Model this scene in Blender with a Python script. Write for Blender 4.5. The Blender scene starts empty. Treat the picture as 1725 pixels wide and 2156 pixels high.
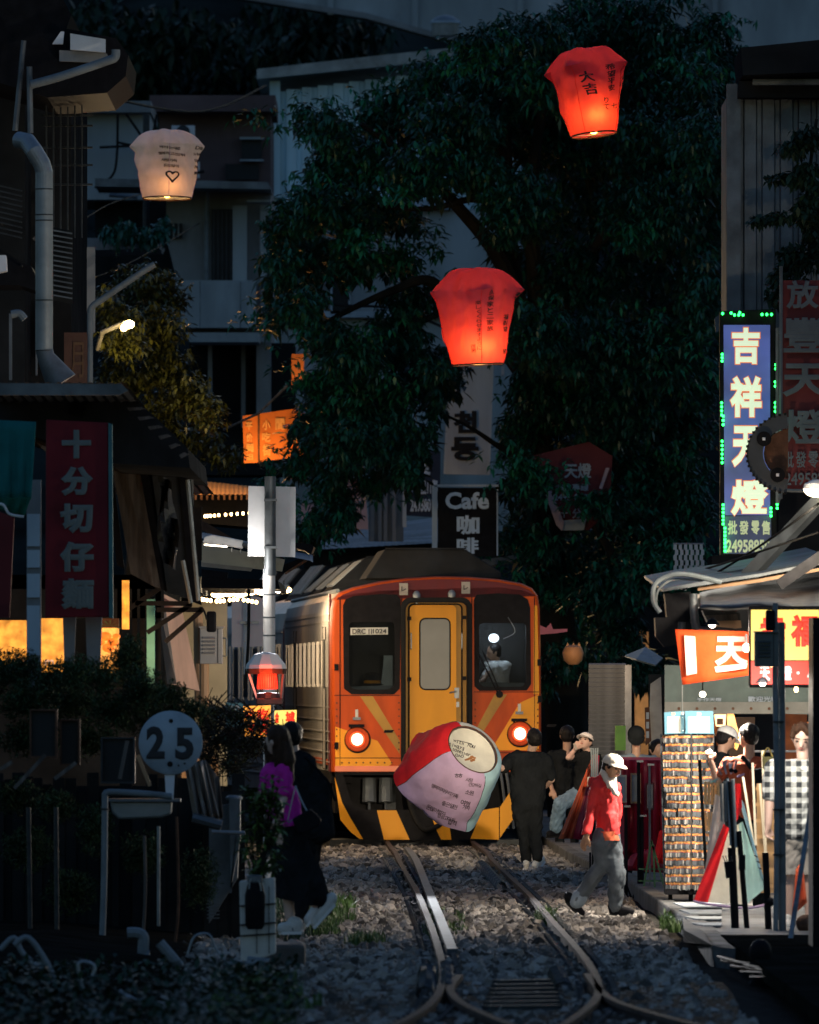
import bpy, bmesh, math, random
import numpy as np
from mathutils import Vector, Matrix
random.seed(7); RNG=np.random.default_rng(7)
SC=bpy.context.scene; COL=SC.collection
R=math.radians
# ---------------------------------------------------------------- camera
F=24000.0; CX=862.5; HY=1447.0; CH=2.16     # focal length, centre column and horizon row measured on the photograph; eye height in metres
cd=bpy.data.cameras.new('camera'); cam=bpy.data.objects.new('camera',cd); COL.objects.link(cam)
cd.sensor_fit='HORIZONTAL'; cd.sensor_width=24; cd.lens=24*F/1725.0
cd.shift_y=(HY-1078)/1725.0; cd.clip_end=3000; cd.clip_start=1
cam.location=(0,0,CH); cam.rotation_euler=(R(90),0,0)
cd.dof.use_dof=True; cd.dof.focus_distance=128; cd.dof.aperture_fstop=6.0
SC.camera=cam
# ---------------------------------------------------------------- world, sun, exposure
wd=bpy.data.worlds.new('World'); SC.world=wd; wd.use_nodes=True
nt=wd.node_tree; bgn=nt.nodes['Background']
sky=nt.nodes.new('ShaderNodeTexSky'); sky.sky_type='NISHITA'; sky.sun_disc=False
sky.sun_elevation=R(4); sky.sun_rotation=R(12); sky.ozone_density=1.0; sky.air_density=1.2
tn_=nt.nodes.new('ShaderNodeMix'); tn_.data_type='RGBA'; tn_.blend_type='MULTIPLY'; tn_.inputs[0].default_value=1; tn_.inputs[7].default_value=(.56,.86,1.55,1)   # blue-green dusk sky
nt.links.new(sky.outputs[0],tn_.inputs[6]); nt.links.new(tn_.outputs[2],bgn.inputs[0]); bgn.inputs[1].default_value=0.115
sl=bpy.data.lights.new('sun','SUN'); so=bpy.data.objects.new('sun',sl); COL.objects.link(so)
sl.energy=0.08; sl.angle=R(8); sl.color=(1,.85,.7)
so.rotation_euler=(R(-86),0,R(-12))   # low behind the hill ahead
SC.view_settings.view_transform='Standard'; SC.view_settings.look='None'
SC.view_settings.gamma=1; SC.view_settings.use_curve_mapping=False; SC.view_settings.exposure=0.22
try:
    SC.cycles.max_bounces=6; SC.cycles.transparent_max_bounces=16; SC.cycles.sample_clamp_indirect=4; SC.cycles.sample_clamp_direct=30
except Exception: pass
# ---------------------------------------------------------------- helpers
def W(x,y,d): return Vector(((x-CX)/F*d, d, CH+(HY-y)/F*d))
def gd(y,z=0.0): return F*(CH-z)/(y-HY)
def G(x,y,z=0.0):
    d=gd(y,z); return Vector(((x-CX)/F*d,d,z))
OFF={}
def off(p):
    return OFF.get(p.name,Vector((0,0,0))) if p is not None else Vector((0,0,0))
def tag(o,label=None,cat=None,group=None,kind=None):
    if label: o['label']=label
    if cat: o['category']=cat
    if group: o['group']=group
    if kind: o['kind']=kind
    return o
def thing(name,label,cat,loc,group=None,kind=None):
    o=bpy.data.objects.new(name,None); COL.objects.link(o); o.location=loc; o.empty_display_size=.2
    OFF[o.name]=Vector(loc); return tag(o,label,cat,group,kind)
def link(name,me,parent=None,o_=None):
    o=bpy.data.objects.new(name,me); COL.objects.link(o)
    if parent is not None: o.parent=parent
    OFF[o.name]=Vector(o_) if o_ is not None else Vector((0,0,0))
    return o
def rawmesh(name,V,Fc,mats,mi=None,smooth=False):
    me=bpy.data.meshes.new(name); me.from_pydata([tuple(v) for v in V],[],Fc)
    for m in (mats if isinstance(mats,(list,tuple)) else [mats]): me.materials.append(m)
    if mi is not None: me.polygons.foreach_set('material_index',mi)
    if smooth: me.polygons.foreach_set('use_smooth',[True]*len(me.polygons))
    me.update(); return me
def npmesh(name,V,Q,mat,smooth=False):
    """fast quad mesh from arrays"""
    me=bpy.data.meshes.new(name); n=len(V); k=Q.shape[1]; m=len(Q)
    me.vertices.add(n); me.vertices.foreach_set('co',V.astype(np.float32).ravel())
    me.loops.add(m*k); me.loops.foreach_set('vertex_index',Q.astype(np.int32).ravel())
    me.polygons.add(m); me.polygons.foreach_set('loop_start',np.arange(0,m*k,k,dtype=np.int32))
    me.update(calc_edges=True)
    if smooth: me.polygons.foreach_set('use_smooth',[True]*m)
    for mm in (mat if isinstance(mat,(list,tuple)) else [mat]): me.materials.append(mm)
    return me
class MB:
    def __init__(s): s.v=[]; s.f=[]; s.m=[]
    def add(s,V,Fc,mi=0):
        b=len(s.v); s.v+= [Vector(v) for v in V]; s.f+=[tuple(b+i for i in f) for f in Fc]; s.m+=[mi]*len(Fc); return s
    def quad(s,a,b,c,d,mi=0): return s.add([a,b,c,d],[(0,1,2,3)],mi)
    def hexa(s,c,mi=0):
        return s.add(c,[(0,3,2,1),(4,5,6,7),(0,1,5,4),(1,2,6,5),(2,3,7,6),(3,0,4,7)],mi)
    def box(s,a,b,mi=0):
        x0,y0,z0=a; x1,y1,z1=b
        return s.hexa([(x0,y0,z0),(x1,y0,z0),(x1,y1,z0),(x0,y1,z0),(x0,y0,z1),(x1,y0,z1),(x1,y1,z1),(x0,y1,z1)],mi)
    def pbox(s,x0,y0,x1,y1,d,t,mi=0):
        """upright box seen at pixels x0..x1, y0..y1, front at distance d, t metres deep"""
        a=W(x0,y1,d); b=W(x1,y0,d); return s.box((a.x,d,a.z),(b.x,d+t,b.z),mi)
    def prism(s,P,ext,mi=0):
        n=len(P); e=Vector(ext); V=[Vector(p) for p in P]+[Vector(p)+e for p in P]
        Fc=[tuple(range(n)),tuple(range(2*n-1,n-1,-1))]+[(i,i+n,(i+1)%n+n,(i+1)%n) for i in range(n)]
        return s.add(V,Fc,mi)
    def slab(s,pts,d,t,mi=0): return s.prism([W(x,y,d) for x,y in pts],(0,t,0),mi)
    def plate(s,P,t,mi=0):
        """thin sheet through 4 points P, thickness t along its normal"""
        P=[Vector(p) for p in P]; n=(P[1]-P[0]).cross(P[2]-P[0]).normalized()*t; return s.prism(P,n,mi)
    def tube(s,path,r,n=8,mi=0,cap=True):
        path=[Vector(p) for p in path]; k=len(path); rr=[r]*k if not isinstance(r,(list,tuple)) else list(r)
        V=[]; up=None
        for i,p in enumerate(path):
            t=(path[min(i+1,k-1)]-path[max(i-1,0)])
            if t.length<1e-9: t=Vector((0,0,1))
            t.normalize()
            if up is None:
                up=Vector((0,0,1)) if abs(t.z)<.9 else Vector((1,0,0))
            a=t.cross(up)
            if a.length<1e-6: a=t.orthogonal()
            a.normalize(); b=a.cross(t).normalized(); up=b
            for j in range(n):
                q=2*math.pi*j/n; V.append(p+a*math.cos(q)*rr[i]+b*math.sin(q)*rr[i])
        Fc=[(i*n+j,i*n+(j+1)%n,(i+1)*n+(j+1)%n,(i+1)*n+j) for i in range(k-1) for j in range(n)]
        if cap: Fc+=[tuple(range(n-1,-1,-1)),tuple((k-1)*n+j for j in range(n))]
        return s.add(V,Fc,mi)
    def beam(s,a,b,w,h,mi=0,up=(0,0,1)):
        a=Vector(a); b=Vector(b); t=(b-a).normalized(); u=Vector(up)
        x=t.cross(u)
        if x.length<1e-4: x=t.orthogonal()
        x.normalize(); z=x.cross(t).normalized(); x=x*w/2; z=z*h/2
        return s.hexa([a-x-z,a+x-z,b+x-z,b-x-z,a-x+z,a+x+z,b+x+z,b-x+z],mi)
    def lathe(s,prof,c,n=16,axis='Z',mi=0,closed=True,sx=1,sy=1):
        c=Vector(c); V=[]; k=len(prof)
        for r,h in prof:
            for j in range(n):
                q=2*math.pi*j/n; x,y=math.cos(q)*r*sx,math.sin(q)*r*sy
                V.append(c+(Vector((x,y,h)) if axis=='Z' else Vector((x,h,y)) if axis=='Y' else Vector((h,x,y))))
        Fc=[(i*n+j,i*n+(j+1)%n,(i+1)*n+(j+1)%n,(i+1)*n+j) for i in range(k-1) for j in range(n)]
        if closed: Fc+=[tuple(range(n-1,-1,-1)),tuple((k-1)*n+j for j in range(n))]
        return s.add(V,Fc,mi)
    def ell(s,c,r,n=12,m=8,mi=0,rot=None):
        c=Vector(c); r=(r,r,r) if not isinstance(r,(tuple,list)) else r; V=[]
        for i in range(1,m):
            a=math.pi*i/m
            for j in range(n):
                q=2*math.pi*j/n; p=Vector((r[0]*math.sin(a)*math.cos(q),r[1]*math.sin(a)*math.sin(q),r[2]*math.cos(a)))
                V.append(p)
        V+= [Vector((0,0,r[2])),Vector((0,0,-r[2]))]
        if rot is not None: V=[rot@v for v in V]
        V=[c+v for v in V]; t=len(V)-2
        Fc=[(i*n+j,(i+1)*n+j,(i+1)*n+(j+1)%n,i*n+(j+1)%n) for i in range(m-2) for j in range(n)]
        Fc+=[(t,j,(j+1)%n) for j in range(n)]+[(t+1,(m-2)*n+(j+1)%n,(m-2)*n+j) for j in range(n)]
        return s.add(V,Fc,mi)
    def cap2(s,a,b,ra,rb,n=12,mi=0):
        """tapered capsule"""
        a=Vector(a); b=Vector(b); t=(b-a); L=t.length
        if L<1e-6: return s.ell(a,max(ra,rb),mi=mi)
        t.normalize(); prof=[]
        for q in (80,55,30,0): prof.append((ra*math.cos(R(q)),-ra*math.sin(R(q))))
        for q in (0,30,55,80): prof.append((rb*math.cos(R(q)),L+rb*math.sin(R(q))))
        rot=t.to_track_quat('Z','Y').to_matrix(); V=[]
        for r,h in prof:
            for j in range(n):
                q=2*math.pi*j/n; V.append(a+rot@Vector((r*math.cos(q),r*math.sin(q),h)))
        k=len(prof); Fc=[(i*n+j,i*n+(j+1)%n,(i+1)*n+(j+1)%n,(i+1)*n+j) for i in range(k-1) for j in range(n)]
        Fc+=[tuple(range(n-1,-1,-1)),tuple((k-1)*n+j for j in range(n))]
        return s.add(V,Fc,mi)
    def build(s,name,mat,parent=None,smooth=False,loc=None,bev=0):
        """one mesh object; vertices are world points, moved into the parent's space"""
        o0=off(parent) if parent is not None else (Vector(loc) if loc is not None else Vector((0,0,0)))
        me=rawmesh(name,[v-o0 for v in s.v],s.f,mat,s.m,smooth)
        o=link(name,me,parent,o0)
        if parent is None: o.location=o0
        if smooth:
            try: me.set_sharp_from_angle(angle=R(40))
            except Exception: pass
        if bev:
            b=o.modifiers.new('b','BEVEL'); b.width=bev; b.segments=2; b.limit_method='ANGLE'
        return o
def copies(me,locs,name,parent,rots=None,scales=None):
    o0=off(parent); out=[]
    for i,l in enumerate(locs):
        o=bpy.data.objects.new(name,me); COL.objects.link(o); o.parent=parent; o.location=Vector(l)-o0
        if rots: o.rotation_euler=rots[i]
        if scales: o.scale=scales[i]
        out.append(o)
    return out
# ---------------------------------------------------------------- text as real, thin mesh
_tc={}
def tmesh(ch,bold=0.0):
    """outline of one string, thickened by a small bevel: (u,v,z) in 0..1, 0..1, -1..1"""
    k=(ch,bold)
    if k in _tc: return _tc[k]
    c=bpy.data.curves.new('t','FONT'); c.body=ch; c.bevel_depth=bold; c.bevel_resolution=0; c.resolution_u=3
    o=bpy.data.objects.new('t',c); COL.objects.link(o); bpy.context.view_layer.update()
    m=bpy.data.meshes.new_from_object(o.evaluated_get(bpy.context.evaluated_depsgraph_get()))
    V=[tuple(v.co) for v in m.vertices]; Fc=[tuple(p.vertices) for p in m.polygons]
    bpy.data.objects.remove(o); bpy.data.meshes.remove(m); bpy.data.curves.remove(c)
    if not V: V=[(0,0,0),(1,0,0),(1,1,0)]; Fc=[]
    xs=[v[0] for v in V]; ys=[v[1] for v in V]; x0,x1,y0,y1=min(xs),max(xs),min(ys),max(ys)
    w=max(x1-x0,1e-6); h=max(y1-y0,1e-6); zb=bold or 1
    r=([((x-x0)/w,(y-y0)/h,z/zb) for x,y,z in V],Fc,w,h); _tc[k]=r; return r
def glyphs(mb,items,d,bold=0.03,mi=0,slant=0):
    """items: (string,x0,y0,x1,y1) pixel boxes filled by the lettering at distance d"""
    for it in items:
        s_,x0,y0,x1,y1=it[:5]
        V,Fc,w,h=tmesh(s_,bold)
        mb.add([W(x0+(x1-x0)*u+slant*(v-.5)*(y1-y0),y1-(y1-y0)*v,d-.003*z) for u,v,z in V],Fc,mi)
def vcol(mb,text,xc,y0,y1,w,d,bold=.03,gap=.12,mi=0,slant=0):
    n=len(text); st=(y1-y0)/n
    for i,ch in enumerate(text): glyphs(mb,[(ch,xc-w/2,y0+st*i+st*gap/2,xc+w/2,y0+st*(i+1)-st*gap/2)],d,bold,mi,slant)
# ---------------------------------------------------------------- materials
def mat(name,col,rough=.6,metal=0,var=.25,scale=6,bump=.15,bscale=None,dirt=0,dcol=(.03,.028,.025),stretch=(1,1,1),spec=.5,rnd=0,dscale=None):
    m=bpy.data.materials.new(name); m.use_nodes=True; n=m.node_tree; L=n.links; b=n.nodes['Principled BSDF']
    b.inputs['Roughness'].default_value=rough; b.inputs['Metallic'].default_value=metal; b.inputs['Specular IOR Level'].default_value=spec
    tc=n.nodes.new('ShaderNodeTexCoord'); mp=n.nodes.new('ShaderNodeMapping'); mp.inputs['Scale'].default_value=stretch; L.new(tc.outputs['Object'],mp.inputs[0])
    no=n.nodes.new('ShaderNodeTexNoise'); no.inputs['Scale'].default_value=scale; no.inputs['Detail'].default_value=6; L.new(mp.outputs[0],no.inputs['Vector'])
    mr=n.nodes.new('ShaderNodeMapRange'); mr.inputs[1].default_value=.3; mr.inputs[2].default_value=.7; mr.inputs[3].default_value=1-var; mr.inputs[4].default_value=1+var*.6
    L.new(no.outputs[0],mr.inputs[0])
    mx=n.nodes.new('ShaderNodeMix'); mx.data_type='RGBA'; mx.blend_type='MULTIPLY'; mx.inputs[0].default_value=1
    mx.inputs[6].default_value=(*col,1); L.new(mr.outputs[0],mx.inputs[7]); last=mx.outputs[2]
    if rnd:
        oi=n.nodes.new('ShaderNodeObjectInfo'); m2=n.nodes.new('ShaderNodeMapRange'); m2.inputs[3].default_value=1-rnd; m2.inputs[4].default_value=1+rnd
        L.new(oi.outputs['Random'],m2.inputs[0]); x2=n.nodes.new('ShaderNodeMix'); x2.data_type='RGBA'; x2.blend_type='MULTIPLY'; x2.inputs[0].default_value=1
        L.new(last,x2.inputs[6]); L.new(m2.outputs[0],x2.inputs[7]); last=x2.outputs[2]
    if dirt:
        n2=n.nodes.new('ShaderNodeTexNoise'); n2.inputs['Scale'].default_value=dscale or scale*.35; n2.inputs['Detail'].default_value=9; n2.inputs['Roughness'].default_value=.7
        L.new(mp.outputs[0],n2.inputs['Vector'])
        r2=n.nodes.new('ShaderNodeMapRange'); r2.inputs[1].default_value=.62-dirt*.3; r2.inputs[2].default_value=.75; r2.inputs[3].default_value=0; r2.inputs[4].default_value=.85
        L.new(n2.outputs[0],r2.inputs[0]); x3=n.nodes.new('ShaderNodeMix'); x3.data_type='RGBA'; L.new(r2.outputs[0],x3.inputs[0]); L.new(last,x3.inputs[6]); x3.inputs[7].default_value=(*dcol,1); last=x3.outputs[2]
    L.new(last,b.inputs['Base Color'])
    if bump:
        n3=n.nodes.new('ShaderNodeTexNoise'); n3.inputs['Scale'].default_value=bscale or scale*4; n3.inputs['Detail'].default_value=5; L.new(mp.outputs[0],n3.inputs['Vector'])
        bp=n.nodes.new('ShaderNodeBump'); bp.inputs['Strength'].default_value=bump; bp.inputs['Distance'].default_value=.02; L.new(n3.outputs[0],bp.inputs['Height']); L.new(bp.outputs[0],b.inputs['Normal'])
    return m
def emis(name,col,st,var=0,scale=4):
    m=bpy.data.materials.new(name); m.use_nodes=True; n=m.node_tree; b=n.nodes['Principled BSDF']
    b.inputs['Base Color'].default_value=(*[min(c*.8,.8) for c in col],1); b.inputs['Roughness'].default_value=.4
    b.inputs['Emission Color'].default_value=(*col,1); b.inputs['Emission Strength'].default_value=st
    if var:
        no=n.nodes.new('ShaderNodeTexNoise'); no.inputs['Scale'].default_value=scale; no.inputs['Detail'].default_value=3
        mr=n.nodes.new('ShaderNodeMapRange'); mr.inputs[1].default_value=.3; mr.inputs[2].default_value=.7; mr.inputs[3].default_value=st*(1-var); mr.inputs[4].default_value=st*(1+var)
        tc=n.nodes.new('ShaderNodeTexCoord'); n.links.new(tc.outputs['Object'],no.inputs['Vector']); n.links.new(no.outputs[0],mr.inputs[0]); n.links.new(mr.outputs[0],b.inputs['Emission Strength'])
    return m
def glass(name,tint=(.6,.7,.75),a=.35,rough=.05):
    """dirty pane: part see-through, part gloss and dust"""
    m=bpy.data.materials.new(name); m.use_nodes=True; n=m.node_tree; L=n.links; b=n.nodes['Principled BSDF']; o=n.nodes['Material Output']
    b.inputs['Base Color'].default_value=(.03,.035,.04,1); b.inputs['Roughness'].default_value=rough
    t=n.nodes.new('ShaderNodeBsdfTransparent'); t.inputs[0].default_value=(*tint,1); mx=n.nodes.new('ShaderNodeMixShader')
    no=n.nodes.new('ShaderNodeTexNoise'); no.inputs['Scale'].default_value=3; tc=n.nodes.new('ShaderNodeTexCoord'); L.new(tc.outputs['Object'],no.inputs['Vector'])
    mr=n.nodes.new('ShaderNodeMapRange'); mr.inputs[1].default_value=.3; mr.inputs[2].default_value=.75; mr.inputs[3].default_value=a*.6; mr.inputs[4].default_value=min(1,a*1.5)
    L.new(no.outputs[0],mr.inputs[0]); L.new(mr.outputs[0],mx.inputs[0]); L.new(t.outputs[0],mx.inputs[1]); L.new(b.outputs[0],mx.inputs[2]); L.new(mx.outputs[0],o.inputs[0]); return m
def paper(name,col,tr=.55,rough=.8,tcol=None):
    """thin paper or cloth that lets light through"""
    m=bpy.data.materials.new(name); m.use_nodes=True; n=m.node_tree; L=n.links; o=n.nodes['Material Output']; b=n.nodes['Principled BSDF']
    b.inputs['Roughness'].default_value=rough; b.inputs['Specular IOR Level'].default_value=.25
    t=n.nodes.new('ShaderNodeBsdfTranslucent'); mx=n.nodes.new('ShaderNodeMixShader'); mx.inputs[0].default_value=tr
    no=n.nodes.new('ShaderNodeTexNoise'); no.inputs['Scale'].default_value=5; no.inputs['Detail'].default_value=6; tc=n.nodes.new('ShaderNodeTexCoord'); L.new(tc.outputs['Object'],no.inputs['Vector'])
    mr=n.nodes.new('ShaderNodeMapRange'); mr.inputs[1].default_value=.3; mr.inputs[2].default_value=.7; mr.inputs[3].default_value=.82; mr.inputs[4].default_value=1.08; L.new(no.outputs[0],mr.inputs[0])
    c=n.nodes.new('ShaderNodeMix'); c.data_type='RGBA'; c.blend_type='MULTIPLY'; c.inputs[0].default_value=1; c.inputs[6].default_value=(*col,1); L.new(mr.outputs[0],c.inputs[7])
    bp=n.nodes.new('ShaderNodeBump'); bp.inputs['Strength'].default_value=.5; bp.inputs['Distance'].default_value=.03; L.new(no.outputs[0],bp.inputs['Height'])
    L.new(c.outputs[2],b.inputs['Base Color'])
    if tcol is None: L.new(c.outputs[2],t.inputs[0])
    else: t.inputs[0].default_value=(*tcol,1)
    L.new(bp.outputs[0],b.inputs['Normal']); L.new(bp.outputs[0],t.inputs['Normal'])
    L.new(b.outputs[0],mx.inputs[1]); L.new(t.outputs[0],mx.inputs[2]); L.new(mx.outputs[0],o.inputs[0]); return m
def plaid(name,a,b_,scale=14):
    m=bpy.data.materials.new(name); m.use_nodes=True; n=m.node_tree; L=n.links; b=n.nodes['Principled BSDF']; b.inputs['Roughness'].default_value=.9
    tc=n.nodes.new('ShaderNodeTexCoord'); sp=n.nodes.new('ShaderNodeSeparateXYZ'); L.new(tc.outputs['Object'],sp.inputs[0]); outs=[]
    for ax in (0,2):
        mu=n.nodes.new('ShaderNodeMath'); mu.operation='MULTIPLY'; mu.inputs[1].default_value=scale*2*math.pi; L.new(sp.outputs[ax],mu.inputs[0])
        si=n.nodes.new('ShaderNodeMath'); si.operation='SINE'; L.new(mu.outputs[0],si.inputs[0]); gt=n.nodes.new('ShaderNodeMapRange'); gt.inputs[1].default_value=-.1; gt.inputs[2].default_value=.15; gt.inputs[3].default_value=.5; gt.inputs[4].default_value=0; L.new(si.outputs[0],gt.inputs[0]); outs.append(gt.outputs[0])
    ad=n.nodes.new('ShaderNodeMath'); L.new(outs[0],ad.inputs[0]); L.new(outs[1],ad.inputs[1])
    mx=n.nodes.new('ShaderNodeMix'); mx.data_type='RGBA'; mx.inputs[6].default_value=(*a,1); mx.inputs[7].default_value=(*b_,1); L.new(ad.outputs[0],mx.inputs[0]); L.new(mx.outputs[2],b.inputs['Base Color']); return m
M={}
M['concrete']=mat('concrete',(.24,.25,.26),.9,0,.35,1.2,.3,8,dirt=.5,dcol=(.05,.055,.05),stretch=(1,1,.4))
M['concrete_pale']=mat('concrete_pale',(.34,.38,.40),.9,0,.3,.8,.2,8,dirt=.4,dcol=(.09,.10,.10),stretch=(1,1,.35))
M['pinkwall']=mat('pink_wall',(.13,.085,.085),.9,0,.3,1,.2,8,dirt=.5)
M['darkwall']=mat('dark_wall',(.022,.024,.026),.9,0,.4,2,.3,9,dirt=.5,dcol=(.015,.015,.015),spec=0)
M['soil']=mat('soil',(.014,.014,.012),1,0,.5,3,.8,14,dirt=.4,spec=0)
M['ballast']=mat('ballast_stone',(.27,.245,.22),.9,0,.4,14,.4,40,rnd=.78,spec=.05)
M['ballast2']=mat('ballast_bed',(.05,.047,.042),.95,0,.5,9,.8,20,spec=0)
M['pave']=mat('paving',(.15,.155,.16),.8,0,.3,1.5,.2,12,dirt=.5,spec=.1)
M['kerb']=mat('kerb_concrete',(.13,.13,.125),.9,0,.4,3,.4,14,dirt=.6,spec=.1)
M['steelrail']=mat('rail_steel',(.075,.056,.052),.7,0,.4,5,.3,30,dirt=.5,dcol=(.035,.018,.013),spec=.04)
M['rust']=mat('rust',(.12,.062,.04),.8,.2,.4,7,.4,25,spec=.12)
M['darksteel']=mat('dark_steel',(.05,.055,.06),.5,.6,.3,8,.15,30,spec=.08)
M['blackpaint']=mat('black_paint',(.012,.012,.014),.5,0,.3,9,.1,30,spec=.03)
M['rubber']=mat('rubber',(.02,.02,.02),.7,0,.2,9,.1,30,spec=.03)
M['sleeper']=mat('sleeper_wood',(.07,.055,.045),.9,0,.4,5,.6,22,stretch=(.3,3,3),spec=.12)
M['galv']=mat('galvanised',(.26,.29,.31),.45,.5,.3,3,.1,30,dirt=.4,dcol=(.09,.085,.08),spec=.3)
M['galvdark']=mat('galvanised_dull',(.16,.18,.2),.5,.5,.35,3,.1,30,dirt=.5,spec=.12)
M['pipe']=mat('pvc_pipe',(.17,.20,.22),.55,0,.25,4,.08,30,dirt=.4,spec=.3)
M['whitepaint']=mat('white_paint',(.72,.71,.70),.45,0,.12,4,.08,30,dirt=.3,dcol=(.3,.28,.25))
M['signgrey']=mat('sign_grey',(.72,.74,.78),.6,0,.10,5,.08,30,dirt=.15,dcol=(.45,.47,.5),spec=.2)
M['steel']=mat('stainless',(.60,.57,.53),.38,.55,.18,3,.12,24,stretch=(1,1,.15))
M['corr']=mat('corrugated_sheet',(.52,.70,.76),.7,0,.3,1.6,.12,20,dirt=.4,dcol=(.12,.16,.18),stretch=(1,1,.2),spec=.2)
M['corrdark']=mat('roof_sheet',(.025,.028,.032),.7,.1,.4,3,.2,20,dirt=.5,spec=0.02)
M['wood']=mat('weathered_wood',(.12,.105,.095),.75,0,.45,5,.3,18,dirt=.4,stretch=(4,4,.35),spec=.2)
M['woodwarm']=mat('plain_wood',(.36,.2,.1),.6,0,.3,5,.2,20,stretch=(1,1,.3))
M['cream']=mat('cream_sheet',(.62,.56,.42),.6,0,.2,2,.1,20,dirt=.3,dcol=(.3,.25,.16))
M['redsign']=mat('red_sign',(.17,.016,.024),.5,0,.35,1.5,.05,20,dirt=.35,dcol=(.06,.015,.018),spec=.12)
M['signwhite']=mat('letter_white',(.55,.56,.52),.5,0,.15,4,.0,20,dirt=.2,dcol=(.3,.3,.28))
M['ink']=mat('ink',(.012,.012,.016),.6,0,.1,4,0)
M['teal']=paper('teal_tarp',(.02,.20,.20),.3)
M['canvas']=mat('brown_canvas',(.42,.25,.18),.85,0,.25,2,.3,10,dirt=.3,dcol=(.2,.11,.08))
M['tarp']=mat('grey_tarp',(.36,.31,.28),.35,0,.3,3,.4,7)
M['tarpblack']=mat('black_tarp',(.03,.033,.038),.28,0,.4,3,.8,5,spec=.12)
M['orange']=mat('orange_paint',(.54,.075,.007),.5,0,.3,1.8,.05,20,dirt=.42,dcol=(.12,.03,.02),stretch=(1.6,1.6,.45),spec=.15)
M['redarch']=mat('faded_red_paint',(.15,.018,.022),.5,0,.3,1.6,.05,20,dirt=.55,dcol=(.06,.025,.04),stretch=(1,1,.5),spec=.15)
M['yellow']=mat('yellow_paint',(.80,.33,.006),.5,0,.16,1.4,.05,20,dirt=.2,dcol=(.28,.12,.02),stretch=(1.4,1.4,.4),spec=.25)
M['yellowdull']=mat('dull_yellow_paint',(.40,.22,.03),.5,0,.22,2,.05,20,dirt=.35,dcol=(.15,.07,.02),spec=.25)
M['interior']=mat('cab_lining',(.055,.05,.048),.8,0,.2,3,.05)
M['glassdark']=glass('cab_glass',(.62,.66,.68),.13,rough=.004)
M['glassgrey']=mat('frosted_glass',(.17,.18,.17),.45,0,.15,2,.05,20,dirt=.3,dcol=(.28,.27,.23))
M['window']=mat('window_dark',(.02,.024,.028),.4,0,.3,1,.02,spec=.15)
M['leaf']=mat('leaf',(.010,.080,.050),.42,0,.5,1.2,0,spec=.5)
M['leafbright']=mat('leaf_bright',(.016,.16,.085),.4,0,.5,1.2,0,spec=.4)
M['hedgeleaf']=mat('hedge_leaf',(.045,.085,.035),.6,0,.6,2,0,spec=.15)
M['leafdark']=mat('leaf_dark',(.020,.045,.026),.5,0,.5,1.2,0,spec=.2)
M['leafyellow']=mat('leaf_yellow_green',(.05,.06,.016),.3,0,.5,1.5,0,spec=.5)
M['grass']=mat('grass_blade',(.055,.12,.02),.6,0,.5,3,0)
M['bark']=mat('bark',(.025,.023,.020),.95,0,.4,4,.8,14,stretch=(1,1,.3),spec=.12)
M['skin']=mat('skin',(.50,.29,.20),.5,0,.08,8,.03,60)
M['skin2']=mat('skin_fair',(.60,.40,.32),.5,0,.06,8,.03,60)
M['skinold']=mat('skin_tanned',(.42,.22,.13),.5,0,.12,10,.06,60)
M['hair']=mat('black_hair',(.012,.010,.010),.42,0,.4,30,.5,120,stretch=(1,1,.15),spec=.12)
M['hairbrown']=mat('brown_hair',(.05,.026,.016),.6,0,.4,30,.5,120,stretch=(1,1,.15),spec=.1)
M['blackcloth']=mat('black_cloth',(.016,.018,.020),.9,0,.3,6,.25,18,spec=0)
M['denim']=mat('grey_denim',(.09,.105,.12),.9,0,.35,7,.3,22,dirt=.2,dcol=(.2,.2,.2),spec=.15)
M['denimblue']=mat('blue_denim',(.15,.24,.33),.9,0,.3,7,.3,22)
M['redjacket']=mat('red_jacket',(.62,.022,.022),.75,0,.25,7,.5,9)
M['orangecloth']=mat('orange_cloth',(.70,.13,.05),.8,0,.2,6,.3,14)
M['magenta']=mat('magenta_shirt',(.62,.03,.38),.8,0,.25,7,.5,9,spec=.1)
M['greycloth']=mat('grey_blue_shirt',(.22,.27,.32),.85,0,.2,8,.3,20)
M['rustcloth']=mat('rust_shirt',(.32,.06,.02),.85,0,.2,8,.3,20)
M['khaki']=mat('khaki_cloth',(.36,.33,.29),.85,0,.2,8,.3,20)
M['capcream']=mat('cream_cap',(.66,.58,.48),.85,0,.1,8,.2,30)
M['capwhite']=mat('white_cap',(.75,.74,.72),.85,0,.1,8,.2,30)
M['shoe']=mat('white_shoe',(.62,.60,.56),.6,0,.2,14,.2,30,dirt=.3)
M['plaid']=plaid('plaid_shirt',(.68,.70,.66),(.03,.035,.04),11)
M['crimson']=mat('crimson_cloth',(.33,.012,.04),.5,0,.35,4,.6,5)
M['boxgrey']=mat('utility_box_grey',(.36,.33,.31),.55,.2,.12,3,.05)
M['greenpaint']=mat('green_metal',(.02,.11,.05),.5,.2,.2,5,.1)
M['cardorange']=mat('packet_header',(.85,.38,.12),.5,0,.2,50,0,rnd=.35)
M['cardgrey']=mat('packet_body',(.34,.33,.33),.3,.2,.5,90,.3,90,rnd=.5)
M['cardboard']=mat('cardboard',(.50,.31,.15),.8,0,.15,6,.1)
M['styro']=mat('white_foam',(.55,.54,.50),.8,0,.15,5,.2,30,dirt=.35,dcol=(.22,.21,.18))
M['boardblue']=mat('price_board_blue',(.05,.19,.27),.6,0,.1,5,0)
M['paperwhite']=mat('price_board_paper',(.42,.40,.34),.8,0,.12,5,0)
M['glassclear']=glass('clear_plastic',(.9,.95,.95),.35)
M['mint']=paper('mint_paper',(.50,.76,.68),.2)
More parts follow.
